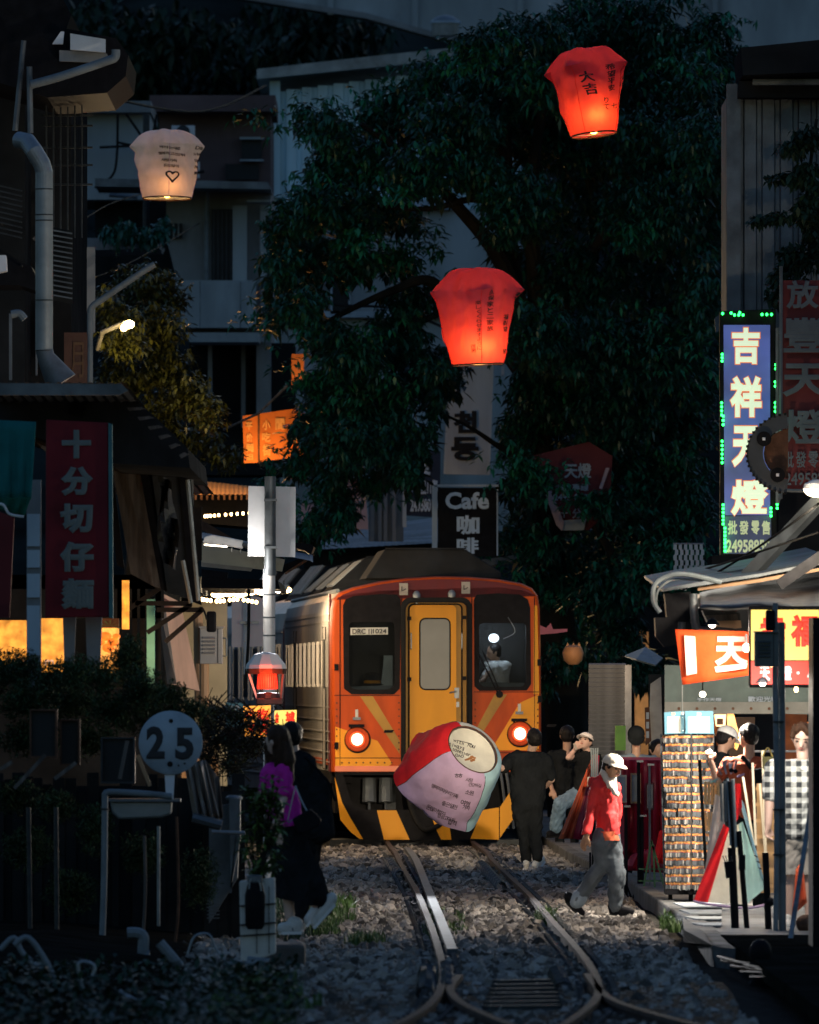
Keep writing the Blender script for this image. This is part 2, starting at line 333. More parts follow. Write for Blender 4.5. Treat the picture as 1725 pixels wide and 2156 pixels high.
M['ivory']=paper('ivory_paper',(.80,.74,.58),.2)
M['redpaper']=paper('red_paper',(.80,.022,.028),.15)
M['redlant']=paper('red_lantern_paper',(.60,.09,.14),.45,tcol=(.74,.08,.036))
M['lilac']=paper('lilac_paper',(.62,.44,.66),.12)
M['bluepaper']=paper('pale_blue_paper',(.45,.70,.78),.12)
M['whitepaper']=paper('white_paper',(.84,.92,.90),.34,tcol=(.72,.56,.44))
M['cardpale']=mat('pale_packet_body',(.62,.58,.52),.25,.2,.4,90,.3,90,rnd=.4)
M['creampaper']=paper('cream_paper',(.86,.83,.70),.12)
M['peachpaper']=paper('peach_paper',(.85,.50,.35),.6)
M['flame']=emis('flame',(1,.42,.08),16)
M['bulbwarm']=emis('warm_bulb',(1,.62,.25),14)
M['bulbwhite']=emis('white_tube',(1,.86,.66),10)
M['led']=emis('green_led',(.02,1,.10),7)
M['tail']=emis('tail_lamp_core',(1,.62,.42),3.5)
M['tailrim']=emis('tail_lamp_rim',(1,.09,.02),1.3)
M['beacon']=emis('red_beacon',(1,.05,.015),1.6,.35,25)
M['shopglow']=emis('lit_shop_board',(1,.38,.05),.9,.6,9)
M['shopred']=emis('lit_red_print',(1,.09,.02),.8)
M['signblue']=emis('lit_blue_sign',(.05,.08,.27),.62,.75,1.6)
M['signcream']=emis('lit_cream_print',(.62,.72,.52),.85)
M['signrim']=emis('lit_orange_outline',(.65,.17,.06),.8)
M['ylit']=emis('lit_yellow_panel',(.95,.72,.16),.9)
M['rlit']=emis('lit_red_panel',(.9,.03,.01),.9)
M['whitelit']=emis('lit_white_print',(1,.92,.85),1.1)
M['banner']=paper('orange_banner',(.88,.12,.03),.45)
M['bannerw']=paper('banner_white',(.85,.82,.8),.45)
M['orangeboard']=mat('orange_faded_board',(.62,.17,.02),.7,0,.3,2.5,.1,20,dirt=.25,dcol=(.3,.1,.02))
M['bannercloth']=mat('banner_cloth',(.60,.72,.84),.9,0,.25,1.5,.3,9,dirt=.35,dcol=(.25,.3,.35),stretch=(1.5,1.5,.3),spec=0)
M['whiteboard']=mat('pale_board',(.42,.50,.58),.8,0,.2,2,.1,20,dirt=.3,dcol=(.2,.23,.26),stretch=(1,1,.4),spec=.1)
M['pinkboard']=mat('pink_board',(.42,.30,.33),.7,0,.2,2,.1,20,dirt=.3,dcol=(.25,.2,.22))
M['navy']=mat('navy_board',(.035,.05,.085),.6,0,.2,2,.05,20,spec=.12)
M['maroon']=mat('maroon_board',(.12,.025,.03),.6,0,.2,2,.05,20,spec=.12)
M['palelett']=mat('pale_blue_letters',(.58,.68,.78),.7,0,.15,6,0,spec=.1)
M['gearmetal']=mat('gear_metal',(.07,.08,.09),.7,.1,.3,3,.1,spec=.1)
M['plantleaf']=mat('plant_leaf_lit_tone',(.11,.19,.045),.45,0,.6,3,0,spec=.3)  # lit look of the planter leaves put into a brighter base colour
M['dimmer']=mat('dim_grey_letters',(.10,.12,.14),.7,0,.2,6,0,spec=.1)
M['dim']=mat('dim_letters',(.30,.34,.38),.6,0,.2,6,0)
M['hill']=mat('hillside',(.022,.028,.026),1,0,.6,.3,.6,2,spec=0)
# ---------------------------------------------------------------- lamps
def plight(name,p,power,col,r=.06,parent=None,spot=None,target=None,blend=1):
    l=bpy.data.lights.new(name,'SPOT' if spot else 'POINT'); l.energy=power; l.color=col; l.shadow_soft_size=r
    o=bpy.data.objects.new(name,l); COL.objects.link(o); o.location=Vector(p)-(off(parent) if parent is not None else Vector((0,0,0)))
    if parent is not None: o.parent=parent
    if spot:
        l.spot_size=R(spot); l.spot_blend=blend; v=Vector(target)-Vector(p); o.rotation_euler=v.to_track_quat('-Z','Y').to_euler()
    return o
def alight(name,p,sx,sy,power,col,dirv,parent=None,spread=180):
    l=bpy.data.lights.new(name,'AREA'); l.shape='RECTANGLE'; l.size=sx; l.size_y=sy; l.energy=power; l.color=col; l.spread=R(spread)
    o=bpy.data.objects.new(name,l); COL.objects.link(o); o.location=Vector(p)-(off(parent) if parent is not None else Vector((0,0,0)))
    if parent is not None: o.parent=parent
    o.rotation_euler=Vector(dirv).to_track_quat('-Z','Y').to_euler(); return o
# ---------------------------------------------------------------- foliage
def leaf_mesh(name,C,llen,lw,k,mat_,droop=.9,o0=Vector((0,0,0)),up=0.0):
    """k leaves round every twig tip in C (N,3): each leaf a folded blade of two quads"""
    N=len(C); C=np.repeat(C,k,0); n=N*k
    az=RNG.uniform(0,2*np.pi,n); el=RNG.normal(-droop+up,.45,n)
    D=np.stack([np.cos(az)*np.cos(el),np.sin(az)*np.cos(el),np.sin(el)],1)
    S=np.cross(D,[0,0,1.0]); S/=np.linalg.norm(S,axis=1)[:,None]+1e-6
    U=np.cross(S,D); L=(llen*RNG.uniform(.6,1.25,n))[:,None]; Wd=(lw*RNG.uniform(.7,1.2,n))[:,None]
    base=C+RNG.normal(0,llen*.18,(n,3)); mid=base+D*L*.5+U*L*.06; tip=base+D*L-np.array([0,0,1])*L*.18
    lft=mid-S*Wd*.5-U*Wd*.12; rgt=mid+S*Wd*.5-U*Wd*.12
    V=np.stack([base,lft,tip,rgt],1).reshape(-1,3)-np.array(o0)
    Q=np.arange(n*4).reshape(-1,4)
    return npmesh(name,V,Q,mat_)
def lobes_pts(lobes,n,shell=.55):
    """points spread through the outer part of a set of ellipsoids (c,r)"""
    vol=np.array([r[0]*r[2] for c,r in lobes]); pr=vol/vol.sum(); idx=RNG.choice(len(lobes),n,p=pr)
    d=RNG.normal(size=(n,3)); d/=np.linalg.norm(d,axis=1)[:,None]; rad=RNG.uniform(shell,1.04,n)[:,None]
    c=np.array([tuple(l[0]) for l in lobes])[idx]; r=np.array([l[1] for l in lobes])[idx]
    return c+d*r*rad
# ================================================================ GROUND, TRACK
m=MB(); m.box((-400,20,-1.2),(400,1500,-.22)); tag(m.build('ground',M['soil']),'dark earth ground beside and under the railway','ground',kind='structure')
RT=0.07   # rail top above the ballast
def crom(P,n=10):
    out=[]; P=[P[0]]+list(P)+[P[-1]]
    for i in range(1,len(P)-2):
        a,b,c,d=[Vector(q) for q in P[i-1:i+3]]
        for j in range(n):
            t=j/n; out.append(.5*((2*b)+(c-a)*t+(2*a-5*b+4*c-d)*t*t+(3*b-a-3*c+d)*t*t*t))
    out.append(Vector(P[-2])); return out
def rail_path(px,z=RT,ext=None):
    P=[G(x,y,z) for x,y in px]
    if ext: P=[Vector(e) for e in ext]+P
    return crom(P,8)
def rail(name,path,parent,mt,head=.056,h=.14):
    prof=[(-head/2,0),(head/2,0),(head/2,-.035),(.012,-.045),(.012,-h+.02),(.065,-h+.008),(.065,-h),(-.065,-h),(-.065,-h+.008),(-.012,-h+.02),(-.012,-.045),(-head/2,-.035)]
    b=MB(); V=[]; k=len(path); n=len(prof)
    for i,p in enumerate(path):
        t=(path[min(i+1,k-1)]-path[max(i-1,0)]); t.z=0; t.normalize(); s=Vector((t.y,-t.x,0))
        for u,v in prof: V.append(p+s*u+Vector((0,0,v)))
    Fc=[(i*n+j,i*n+(j+1)%n,(i+1)*n+(j+1)%n,(i+1)*n+j) for i in range(k-1) for j in range(n)]+[tuple(range(n-1,-1,-1)),tuple((k-1)*n+j for j in range(n))]
    b.add(V,Fc); return b.build(name,mt,parent)
trk=thing('railway_track','single railway track with a turnout in grey ballast','track',(0,75,0),kind='structure')
Lp=rail_path([(826,1786),(838,1806),(852,1832),(880,1880),(904,1938),(920,1985),(931,2028),(932,2068),(912,2106),(868,2138),(800,2168),(700,2200)],ext=[(-1.9,200,RT),(-.62,172,RT)])
Rp=rail_path([(1016,1786),(1036,1808),(1060,1832),(1112,1880),(1163,1938),(1206,1985),(1240,2028),(1259,2066),(1256,2100),(1226,2130),(1184,2158),(1120,2196)],ext=[(-.75,200,RT),(.52,172,RT)])
rail('rail',Lp,trk,M['steelrail']); rail('rail',Rp,trk,M['steelrail'])
F1=rail_path([(968,2052),(952,2070),(950,2088),(975,2112),(1030,2138),(1100,2166),(1190,2200)]); rail('rail',F1,trk,M['steelrail'])
F2=rail_path([(1237,2050),(1262,2082),(1300,2108),(1380,2134),(1480,2160),(1600,2192)]); rail('rail',F2,trk,M['steelrail'])
# flat check rail lying inside the left rail
cp=crom([G(x,y,.05) for x,y in [(858,1784),(874,1806),(886,1832),(905,1880),(925,1928),(940,1966),(952,1998)]],8)
b=MB(); V=[]; 
for i,p in enumerate(cp):
    for u,z in ((-.042,0),(.042,0),(.042,-.07),(-.042,-.07)): V.append(p+Vector((u,0,z)))
k=len(cp); b.add(V,[(i*4+j,i*4+(j+1)%4,(i+1)*4+(j+1)%4,(i+1)*4+j) for i in range(k-1) for j in range(4)]+[(0,1,2,3),tuple((k-1)*4+j for j in (3,2,1,0))])
b.build('check_rail',mat('check_rail_steel',(.085,.10,.11),.6,.1,.3,6,.1,20,dirt=.3,spec=.15),trk)
b=MB(); e=cp[-1]; b.box((e.x-.05,e.y-.9,-.1),(e.x+.05,e.y-.02,-.0)); b.build('check_rail_end',M['rust'],trk)
def xat(path,y):
    for i in range(len(path)-1):
        a,c=path[i],path[i+1]
        if (a.y-y)*(c.y-y)<=0 and abs(a.y-c.y)>1e-6: return a.x+(c.x-a.x)*(y-a.y)/(c.y-a.y)
    return None
# sleepers, sharing one mesh
b=MB(); b.box((-1.0,-.11,-.17),(1.0,.11,-.045)); sme=rawmesh('sleeper',b.v,b.f,M['sleeper'])
clipb=MB(); ys=72.5; pts=[]
while ys<152:
    xl,xr=xat(Lp,ys),xat(Rp,ys)
    if xl is not None and xr is not None:
        pts.append(Vector(((xl+xr)/2,ys,random.uniform(-.01,.004) if ys>84 else .035)))
        for x in (xl,xr):
            for s in (-1,1):
                c=Vector((x+s*.10,ys,-.035)); clipb.box((c.x-.045,ys-.06,-.05),(c.x+.045,ys+.06,-.028))
                clipb.tube([c+Vector((s*-.03,-.05,.0)),c+Vector((0,-.05,.045)),c+Vector((s*.04,0,.05)),c+Vector((0,.05,.045)),c+Vector((s*-.03,.05,.0))],.010,5)
    ys+=.62
copies(sme,pts,'sleeper',trk,[(0,0,random.uniform(-.015,.015)) for _ in pts],[(1 if p.y>84 else 1.5,1,1) for p in pts])
tag(clipb.build('rail_clips',M['darksteel'],trk),kind='stuff')
# spring-like cable sleeves and pipes lying by the rails
def coil(name,px0,px1,label,r=.055,turns=16,z=.03):
    a=G(*px0,z); c=G(*px1,z); b=MB(); n=turns*8; ax=(c-a)
    P=[a+ax*(i/n)+Vector((math.cos(i*math.pi/4)*r,0,math.sin(i*math.pi/4)*r)) for i in range(n+1)]
    b.tube(P,.012,5); o=b.build(name,M['darksteel'],None,loc=a); tag(o,label,'cable sleeve','coiled sleeves beside the rails'); return o
coil('coiled_sleeve',(818,1815),(842,1845),'coiled grey sleeve outside the left rail just below the train')
coil('coiled_sleeve',(1013,1822),(1056,1868),'long coiled sleeve inside the right rail below the lantern',turns=24)
coil('coiled_sleeve',(896,2095),(900,2045),'dark coiled sleeve outside the left rail near the turnout',r=.06)
coil('coiled_sleeve',(940,2085),(938,2035),'dark coiled sleeve between the left rail and turnout blade',r=.05)
coil('coiled_sleeve',(1188,2085),(1172,2050),'dark coiled sleeve inside the right rail near the turnout',r=.06)
b=MB()
for i in range(7):
    y=2068+i*9; a=G(1052-(i*3),y,-.02); b.beam(G(1045-i*4,y,.03),G(1165+i*2,y-2,.03),.10,.03)
b.build('tie_plate_bars',M['darksteel'],trk); 
b=MB(); b.beam(G(850,1992,.04),G(914,1990,.04),.05,.05); 
# ballast: bed plus stones
b=MB(); yy=[60+i*2.5 for i in range(70)]
V=[]; 
for y in yy:
    for x in (-6,-2.6,-1.6,0,1.6,2.3,3.2): V.append(Vector((x+(.37-.0)*0,y,-.06+random.uniform(-.015,.015)-(.10 if abs(x)>2.5 else 0))))
Fc=[(i*7+j,i*7+j+1,(i+1)*7+j+1,(i+1)*7+j) for i in range(len(yy)-1) for j in range(6)]
b.add(V,Fc); bed=b.build('ballast_bed',M['ballast2']); tag(bed,'packed grey ballast bed under the rails','ballast',kind='structure')
def stone_nodes(o,dens,smin,smax,mt,seed,zf=.62):
    g=bpy.data.node_groups.new('stones','GeometryNodeTree'); g.interface.new_socket('Geometry',in_out='INPUT',socket_type='NodeSocketGeometry'); g.interface.new_socket('Geometry',in_out='OUTPUT',socket_type='NodeSocketGeometry')
    N=g.nodes; L=g.links; gi=N.new('NodeGroupInput'); go=N.new('NodeGroupOutput')
    dp=N.new('GeometryNodeDistributePointsOnFaces'); dp.inputs['Density'].default_value=dens; dp.inputs['Seed'].default_value=seed; L.new(gi.outputs[0],dp.inputs[0])
    gg=N.new('GeometryNodeGeometryToInstance')
    for q in range(6):
        ic=N.new('GeometryNodeMeshIcoSphere'); ic.inputs['Radius'].default_value=1; ic.inputs['Subdivisions'].default_value=2 if q<5 else 1
        sp=N.new('GeometryNodeSetPosition'); nz=N.new('ShaderNodeTexNoise'); nz.noise_dimensions='4D'; nz.inputs['W'].default_value=q*3.7; nz.inputs['Scale'].default_value=1.1; nz.inputs['Detail'].default_value=1
        ps=N.new('GeometryNodeInputPosition'); sb=N.new('ShaderNodeVectorMath'); sb.operation='SUBTRACT'; sb.inputs[1].default_value=(.5,.5,.5); L.new(nz.outputs['Color'],sb.inputs[0])
        sc=N.new('ShaderNodeVectorMath'); sc.operation='SCALE'; sc.inputs['Scale'].default_value=2.3; L.new(sb.outputs[0],sc.inputs[0])
        L.new(ps.outputs[0],nz.inputs['Vector']); L.new(ic.outputs[0],sp.inputs[0]); L.new(sc.outputs[0],sp.inputs['Offset'])
        sm=N.new('GeometryNodeSetMaterial'); sm.inputs['Material'].default_value=mt; L.new(sp.outputs[0],sm.inputs[0]); L.new(sm.outputs[0],gg.inputs[0])
    ip=N.new('GeometryNodeInstanceOnPoints'); ip.inputs['Pick Instance'].default_value=True; L.new(dp.outputs['Points'],ip.inputs['Points']); L.new(gg.outputs[0],ip.inputs['Instance'])
    rr=N.new('FunctionNodeRandomValue'); rr.data_type='FLOAT_VECTOR'; rr.inputs['Max'].default_value=(6.28,6.28,6.28); L.new(rr.outputs[0],ip.inputs['Rotation'])
    rs=N.new('FunctionNodeRandomValue'); rs.data_type='FLOAT_VECTOR'; rs.inputs[0].default_value=(smin,smin,smin*zf); rs.inputs[1].default_value=(smax,smax,smax*zf); rs.inputs['Seed'].default_value=3; L.new(rs.outputs[0],ip.inputs['Scale'])
    L.new(ip.outputs[0],go.inputs[0]); md=o.modifiers.new('stones','NODES'); md.node_group=g
b=MB(); 
b.quad((-3.0,66,-.055),(2.2,66,-.055),(2.3,156,-.055),(-2.2,156,-.055)); st=b.build('ballast_stones',M['ballast'])
tag(st,'loose grey ballast stones between and beside the rails','ballast',kind='stuff'); stone_nodes(st,420,.018,.046,M['ballast'],4)
b=MB(); b.quad((-3.6,66,-.045),(2.2,66,-.045),(2.3,156,-.045),(-2.2,156,-.045)); st=b.build('large_ballast_stones',M['ballast'])
tag(st,'bigger pale stones scattered over the ballast','ballast',kind='stuff'); stone_nodes(st,16,.045,.075,M['ballast'],9)
# kerb and pavement on the right
KP=[(1128,1752),(1145,1762),(1190,1790),(1232,1810),(1268,1822),(1310,1842),(1352,1874),(1400,1904),(1438,1928),(1470,1955),(1498,1990)]
kz=.10; kp=[G(x,y,kz) for x,y in KP]; kp=[Vector((.9,230,kz))]+[Vector((1.45,185,kz))]+kp+[Vector((kp[-1].x+.03,kp[-1].y-.6,-.3))]
b=MB(); V=[]
for p in kp: V+=[Vector((p.x,p.y,-.2)),p,Vector((p.x+.16,p.y,kz)),Vector((p.x+.16,p.y,-.2))]
n=len(kp); b.add(V,[(i*4+j,i*4+j+1,(i+1)*4+j+1,(i+1)*4+j) for i in range(n-1) for j in range(3)]+[((n-1)*4,(n-1)*4+1,(n-1)*4+2,(n-1)*4+3)])
tag(b.build('kerb',M['kerb'],bev=.02),'rough concrete kerb along the right side of the tracks','kerb',kind='structure')
b=MB(); V=[]
for p in kp[:-1]: V+=[Vector((p.x+.16,p.y,kz-.012)),Vector((40,p.y,kz-.012))]
b.add(V,[(i*2,i*2+1,i*2+3,i*2+2) for i in range(n-2)]); tag(b.build('pavement',M['pave']),'grey pavement in front of the right hand stalls','pavement',kind='structure')
b=MB(); a=G(1452,1960,.12); c=G(1500,1998,0)
b.hexa([G(1440,1985,-.1),G(1502,2004,-.1),G(1500,1986,-.1),G(1452,1968,-.1),G(1440,1958,.14),G(1499,1990,.14),G(1478,1958,.14),G(1438,1932,.14)])
o=b.build('kerb_block',M['kerb'],loc=a,bev=.01); tag(o,'dark broken concrete block ending the kerb','concrete block')
# pavement drain strips (pale boards on the floor of the stall)
for i,(y0,y1) in enumerate([(1903,1912),(1918,1926),(1932,1938),(1946,1951)]):
    b=MB(); b.add([G(1440+i*14,y1,.10),G(1520,y1,.10),G(1520,y0,.10),G(1418+i*12,y0,.10)],[(0,1,2,3)]); P=list(b.v)
    b=MB(); b.prism(P,(0,0,.012)); o=b.build('floor_board',M['concrete_pale'],loc=P[0]); tag(o,['pale floor board nearest the packet rack','second pale floor board from the packet rack','third pale floor board before the paper lantern','pale floor board nearest the kerb block'][i],'floor board','pale boards laid on the stall floor')
# left bank
b=MB(); V=[]
for y in [60,80,90,100,110,125,140,160]:
    xb=-1.75-(y-90)*.006
    V+=[Vector((xb+.25,y,-.1)),Vector((xb-.1,y,.03)),Vector((xb-1.2,y,.14+.03*math.sin(y))),Vector((-30,y,.16))]
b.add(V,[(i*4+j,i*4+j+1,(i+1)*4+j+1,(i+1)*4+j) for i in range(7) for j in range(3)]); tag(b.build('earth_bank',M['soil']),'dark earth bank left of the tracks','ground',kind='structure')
# grass tufts
def grass(name,C,h,label,n=14,mt='grass'):
    C=np.array(C); N=len(C); C=np.repeat(C,n,0); k=N*n; az=RNG.uniform(0,6.28,k); ln=RNG.uniform(.5,1.2,k)*h; sp=RNG.uniform(.1,.55,k)
    D=np.stack([np.cos(az)*sp,np.sin(az)*sp,np.ones(k)],1); base=C+np.stack([RNG.normal(0,.03,k),RNG.normal(0,.06,k),np.zeros(k)],1)
    S=np.stack([-np.sin(az),np.cos(az),np.zeros(k)],1)*.006; mid=base+D*(ln*.55)[:,None]; tip=base+D*ln[:,None]*np.array([1.5,1.5,.9])
    V=np.stack([base-S,base+S,mid+S,mid-S,tip],1).reshape(-1,3); i=np.arange(k)*5
    Q=np.concatenate([np.stack([i,i+1,i+2,i+3],1),np.stack([i+3,i+2,i+4,i+4],1)]); 
    me=bpy.data.meshes.new(name); me.from_pydata(V.tolist(),[],[tuple(q) if q[2]!=q[3] else tuple(q[:3]) for q in Q.tolist()]); me.materials.append(M[mt]); o=link(name,me); tag(o,label,'grass',kind='stuff')
def gp(x0,x1,y0,y1,n,z=-.03): return [tuple(G(random.uniform(x0,x1),random.uniform(y0,y1),z)) for _ in range(n)]
grass('grass',gp(655,705,1925,1975,60)+gp(690,745,1900,1945,40)+gp(740,800,1985,1995,20),.13,'sunlit green grass tuft by the white shoes')
grass('grass',[tuple(G(random.gauss(540,40),2060+abs(random.gauss(0,60)),.02)) for _ in range(420)],.10,'short dark green grass on the lower left bank')
grass('grass',gp(905,925,1920,1985,30)+gp(955,975,1925,1975,16),.08,'grass growing beside the flat check rail')
grass('grass',gp(1140,1168,1930,1952,22),.12,'small grass tuft against the right rail')
grass('grass',gp(1398,1425,1935,1965,26),.12,'weeds at the foot of the kerb')
grass('grass',gp(560,660,1880,1990,60),.14,'dark weeds round the stepping stone',mt='leafdark')
# ================================================================ FAR BACKDROP
b=MB(); V=[]
for i in range(26):
    x=-300+i*24
    for j,(y,z) in enumerate([(300,-1),(340,9),(400,22),(520,60)]): V.append(Vector((x,y+random.uniform(-8,8),z+random.uniform(-1.2,1.2)*(j>0))))
b.add(V,[(i*4+j,(i+1)*4+j,(i+1)*4+j+1,i*4+j+1) for i in range(25) for j in range(3)]); tag(b.build('hillside',M['hill']),'dark wooded hillside behind the village','hill',kind='structure')
lob=[(W(x,y,322+random.uniform(-4,6)),(1.3*s,1.6,.8*s)) for x,y,s in [(random.uniform(-100,900),random.uniform(55,330),random.uniform(.6,1.5)) for _ in range(75)]]
o=link('hillside_trees',leaf_mesh('hillside_trees',lobes_pts(lob,9000,.2),.42,.2,4,M['leafdark'])); tag(o,'dark mass of trees covering the hillside','trees',kind='stuff')
# retaining wall high on the hill
rw=thing('retaining_wall','pale concrete retaining wall high on the hill','wall',W(1000,60,312))
b=MB(); b.slab([(440,-220),(1760,-320),(1760,120),(1300,90),(1080,110),(920,80),(770,38),(500,-4),(440,-14)],312,1.2); b.build('wall_face',M['concrete_pale'],rw)
b=MB(); b.slab([(500,-4),(770,38),(920,80),(1080,100),(1080,90),(920,68),(770,26),(500,-14)],311.7,.3); b.build('coping',M['concrete'],rw)
for x in (690,868,1090,1300,1500): 
    b=MB(); b.pbox(x,-200,x+12,60 if x>700 else 30,311.75,.25); b.build('pillar',M['concrete_pale'],rw)
wt=thing('water_tank','steel rooftop water tank with a domed lid above the tree','water tank',W(935,70,300))
c=W(938,66,300); b=MB(); b.lathe([(.36,-.02),(.36,.32),(.38,.34),(.36,.40),(.2,.5),(.03,.54)],c-Vector((0,0,.1)),20); b.build('tank_body',M['galv'],wt,smooth=True)
b=MB(); b.lathe([(.40,.30),(.41,.33),(.40,.36)],c-Vector((0,0,.1)),20); b.build('lid_rim',M['whiteboard'],wt)
# corrugated building behind the tree
def corr_wall(name,x0,x1,y0,y1,d,t,mt,parent,pitch=.22,depth=.05,slope=0):
    """trapezoid-profile sheet between pixel columns"""
    a=W(x0,y1,d); c=W(x1,y0,d); n=max(2,int((c.x-a.x)/pitch)); w=(c.x-a.x)/n; b=MB()
    for i in range(n):
        x=a.x+i*w; zt=c.z+slope*(i/n)
        prof=[(x,0),(x+w*.62,0),(x+w*.70,depth),(x+w*.92,depth),(x+w,0)]
        for (xa,ya),(xb,yb) in zip(prof,prof[1:]): b.quad((xa,d+ya,a.z),(xb,d+yb,a.z),(xb,d+yb,zt),(xa,d+ya,zt))
    b.box((a.x,d+depth+.02,a.z),(c.x,d+t,c.z+min(0,slope))); return b.build(name,mt,parent)
cb=thing('corrugated_building','tall corrugated metal building behind the big tree','building',W(780,600,250))
corr_wall('wall_sheet',570,1100,192,760,250,6,M['corr'],cb,.34,.07,slope=.7)
b=MB(); b.pbox(568,170,590,415,249.8,.2); b.build('corner_trim',M['corr'],cb)
b=MB(); b.slab([(541,145),(800,116),(1000,95),(1000,120),(800,140),(541,166)],249.4,7); b.build('roof',M['galv'],cb)
b=MB(); b.pbox(700,420,960,440,249.6,.3); b.build('ledge',M['whiteboard'],cb); b=MB(); b.pbox(610,655,960,668,249.6,.3); b.build('ledge',M['whiteboard'],cb)
b=MB(); b.pbox(590,440,1120,1120,249.9,.15); b.build('lower_wall',M['concrete_pale'],cb)
for x in (632,700,842):
    w=MB(); w.pbox(x,540,x+34,655,249.75,.1); f=w.build('window',M['window'],cb)
    w=MB(); w.pbox(x-4,534,x+38,540,249.6,.2); w.pbox(x-4,655,x+38,661,249.6,.2); w.pbox(x-4,540,x,655,249.6,.2); w.pbox(x+34,540,x+38,655,249.6,.2); w.build('window_frame',M['whiteboard'],f)
# pale rounded house
ph=thing('rounded_house','grey house with a rounded balcony and deep doorway','house',W(460,900,225))
b=MB(); b.slab([(350,392),(570,392),(570,900),(540,900),(540,722),(400,722),(385,650),(365,560),(350,500)],226,7); b.build('wall',M['concrete'],ph)
b=MB()
P=[]; 
for i in range(13):
    a=math.pi*(.5+i/12*.5); P.append((455+math.cos(a)*105*1.0, 500+ (0)))
xs=[350,356,368,388,415,455,540]; ds=[225.6,225.2,224.9,224.6,224.4,224.2,224.2]
for i in range(6): b.quad(W(xs[i],690,ds[i]),W(xs[i+1],690,ds[i+1]),W(xs[i+1],590,ds[i+1]),W(xs[i],590,ds[i]))
for i in range(6): b.quad(W(xs[i],590,ds[i]),W(xs[i+1],590,ds[i+1]),W(xs[i+1],590,226),W(xs[i],590,226)); b.quad(W(xs[i],690,ds[i]),W(xs[i+1],690,ds[i+1]),W(xs[i+1],690,226),W(xs[i],690,226))
b.build('balcony',M['concrete_pale'],ph,smooth=True)
b=MB(); b.pbox(490,432,520,590,225.6,.2); b.pbox(520,420,570,425,225.3,.5); b.build('door_jamb',M['concrete_pale'],ph)
b=MB(); b.pbox(445,440,490,650,225.7,.25); dr=b.build('doorway',M['window'],ph); b=MB(); b.pbox(548,432,568,720,225.7,.15); b.build('pilaster',M['concrete_pale'],ph)
b=MB(); b.slab([(392,700),(545,700),(545,720),(400,720)],223.8,2); b.build('balcony_slab',M['concrete_pale'],ph)
b=MB(); b.slab([(200,375),(565,383),(570,398),(200,392)],224,3); b.build('flat_roof',M['galvdark'],ph)
b=MB(); b.tube([W(435,392,225.7),W(435,590,225.7)],.05,8); b.build('wall_pipe',M['pipe'],ph)
for i in range(5): b=MB(); b.pbox(449+i*9,440,451+i*9,590,225.62,.03); b.build('door_bar',M['darksteel'],ph)
b=MB(); b.pbox(356,470,384,500,225.8,.2); b.build('vent_window',M['window'],ph)
for x in (365,375): b=MB(); b.pbox(x,470,x+1.5,500,225.72,.03); b.build('window_bar',M['galv'],ph)
for x in (420,505): b=MB(); b.pbox(x,592,x+3,690,224.1,.04); b.build('rain_stain_pipe',M['pipe'],ph)
# dark storey under the balcony
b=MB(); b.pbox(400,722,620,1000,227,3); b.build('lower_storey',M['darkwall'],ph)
for x in (438,508): 
    b=MB(); b.pbox(x,722,x+9,900,226.5,.3); b.build('column',M['concrete'],ph)
# pinkish wall with air conditioners
pw=thing('pink_walled_house','dim house with pinkish wall and air conditioners','house',W(450,400,240))
b=MB(); b.pbox(335,232,570,400,240,6); b.build('wall',M['pinkwall'],pw); b=MB(); b.pbox(315,200,580,234,239,5); b.build('parapet',M['pinkwall'],pw)
for (x0,y0,x1,y1) in [(509,293,551,335),(475,345,545,378)]:
    w=MB(); w.pbox(x0,y0,x1,y1,239.8,.15); w.build('window',M['window'],pw)
w=MB(); w.pbox(505,288,555,293,239.6,.3); w.build('window_sill',M['concrete_pale'],pw); w=MB(); w.pbox(505,335,555,339,239.6,.3); w.build('window_sill',M['concrete_pale'],pw)
def ac(x0,y0,x1,y1,d,label):
    t=thing('air_conditioner',label,'air conditioner',W((x0+x1)/2,y1,d),'air conditioners on the far houses'); b=MB(); b.pbox(x0,y0,x1,y1,d,.3); b.build('housing',M['whitepaint'],t,bev=.01)
    c=W((x0+x1)/2,(y0+y1)/2,d-.01); r=(W(x1,0,d)-W(x0,0,d)).length*.3; b=MB(); b.lathe([(r,0),(r,-.02),(r*.8,-.02),(r*.1,-.03)],c,16,'Y'); b.build('fan_grille',M['darksteel'],t)
ac(361,264,410,292,236,'white air conditioner above the white flying lantern'); ac(404,340,420,375,236,'small white air conditioner right of the white lantern')
# weathered white wall with cables behind lantern
ww=thing('stained_white_house','stained white house wall with hanging cables','house',W(260,420,232))
b=MB(); b.pbox(140,232,315,420,232,5); b.build('wall',M['concrete_pale'],ww); b=MB(); b.pbox(125,212,318,236,231.5,6); b.build('roof_edge',M['concrete'],ww)
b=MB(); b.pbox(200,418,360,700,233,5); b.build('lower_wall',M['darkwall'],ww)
for P in [[(248,240),(246,330),(236,370),(200,395)],[(330,240),(322,280),(305,300)],[(266,240),(300,290),(306,310),(250,300)],[(210,310),(300,306)]]:
    b=MB(); b.tube(crom([W(x,y,231.3) for x,y in P],6),.03,6); b.build('cable',M['rubber'],ww)
b=MB(); b.tube([W(210,395,231),W(300,385,231)],.09,8); b.build('gutter_pipe',M['pipe'],ww)
b=MB(); b.slab([(150,500),(335,504),(340,512),(335,522),(150,528)],205,3); tag(b.build('concrete_canopy',M['concrete'],loc=W(250,512,205)),'concrete canopy slab carrying potted plants','canopy')
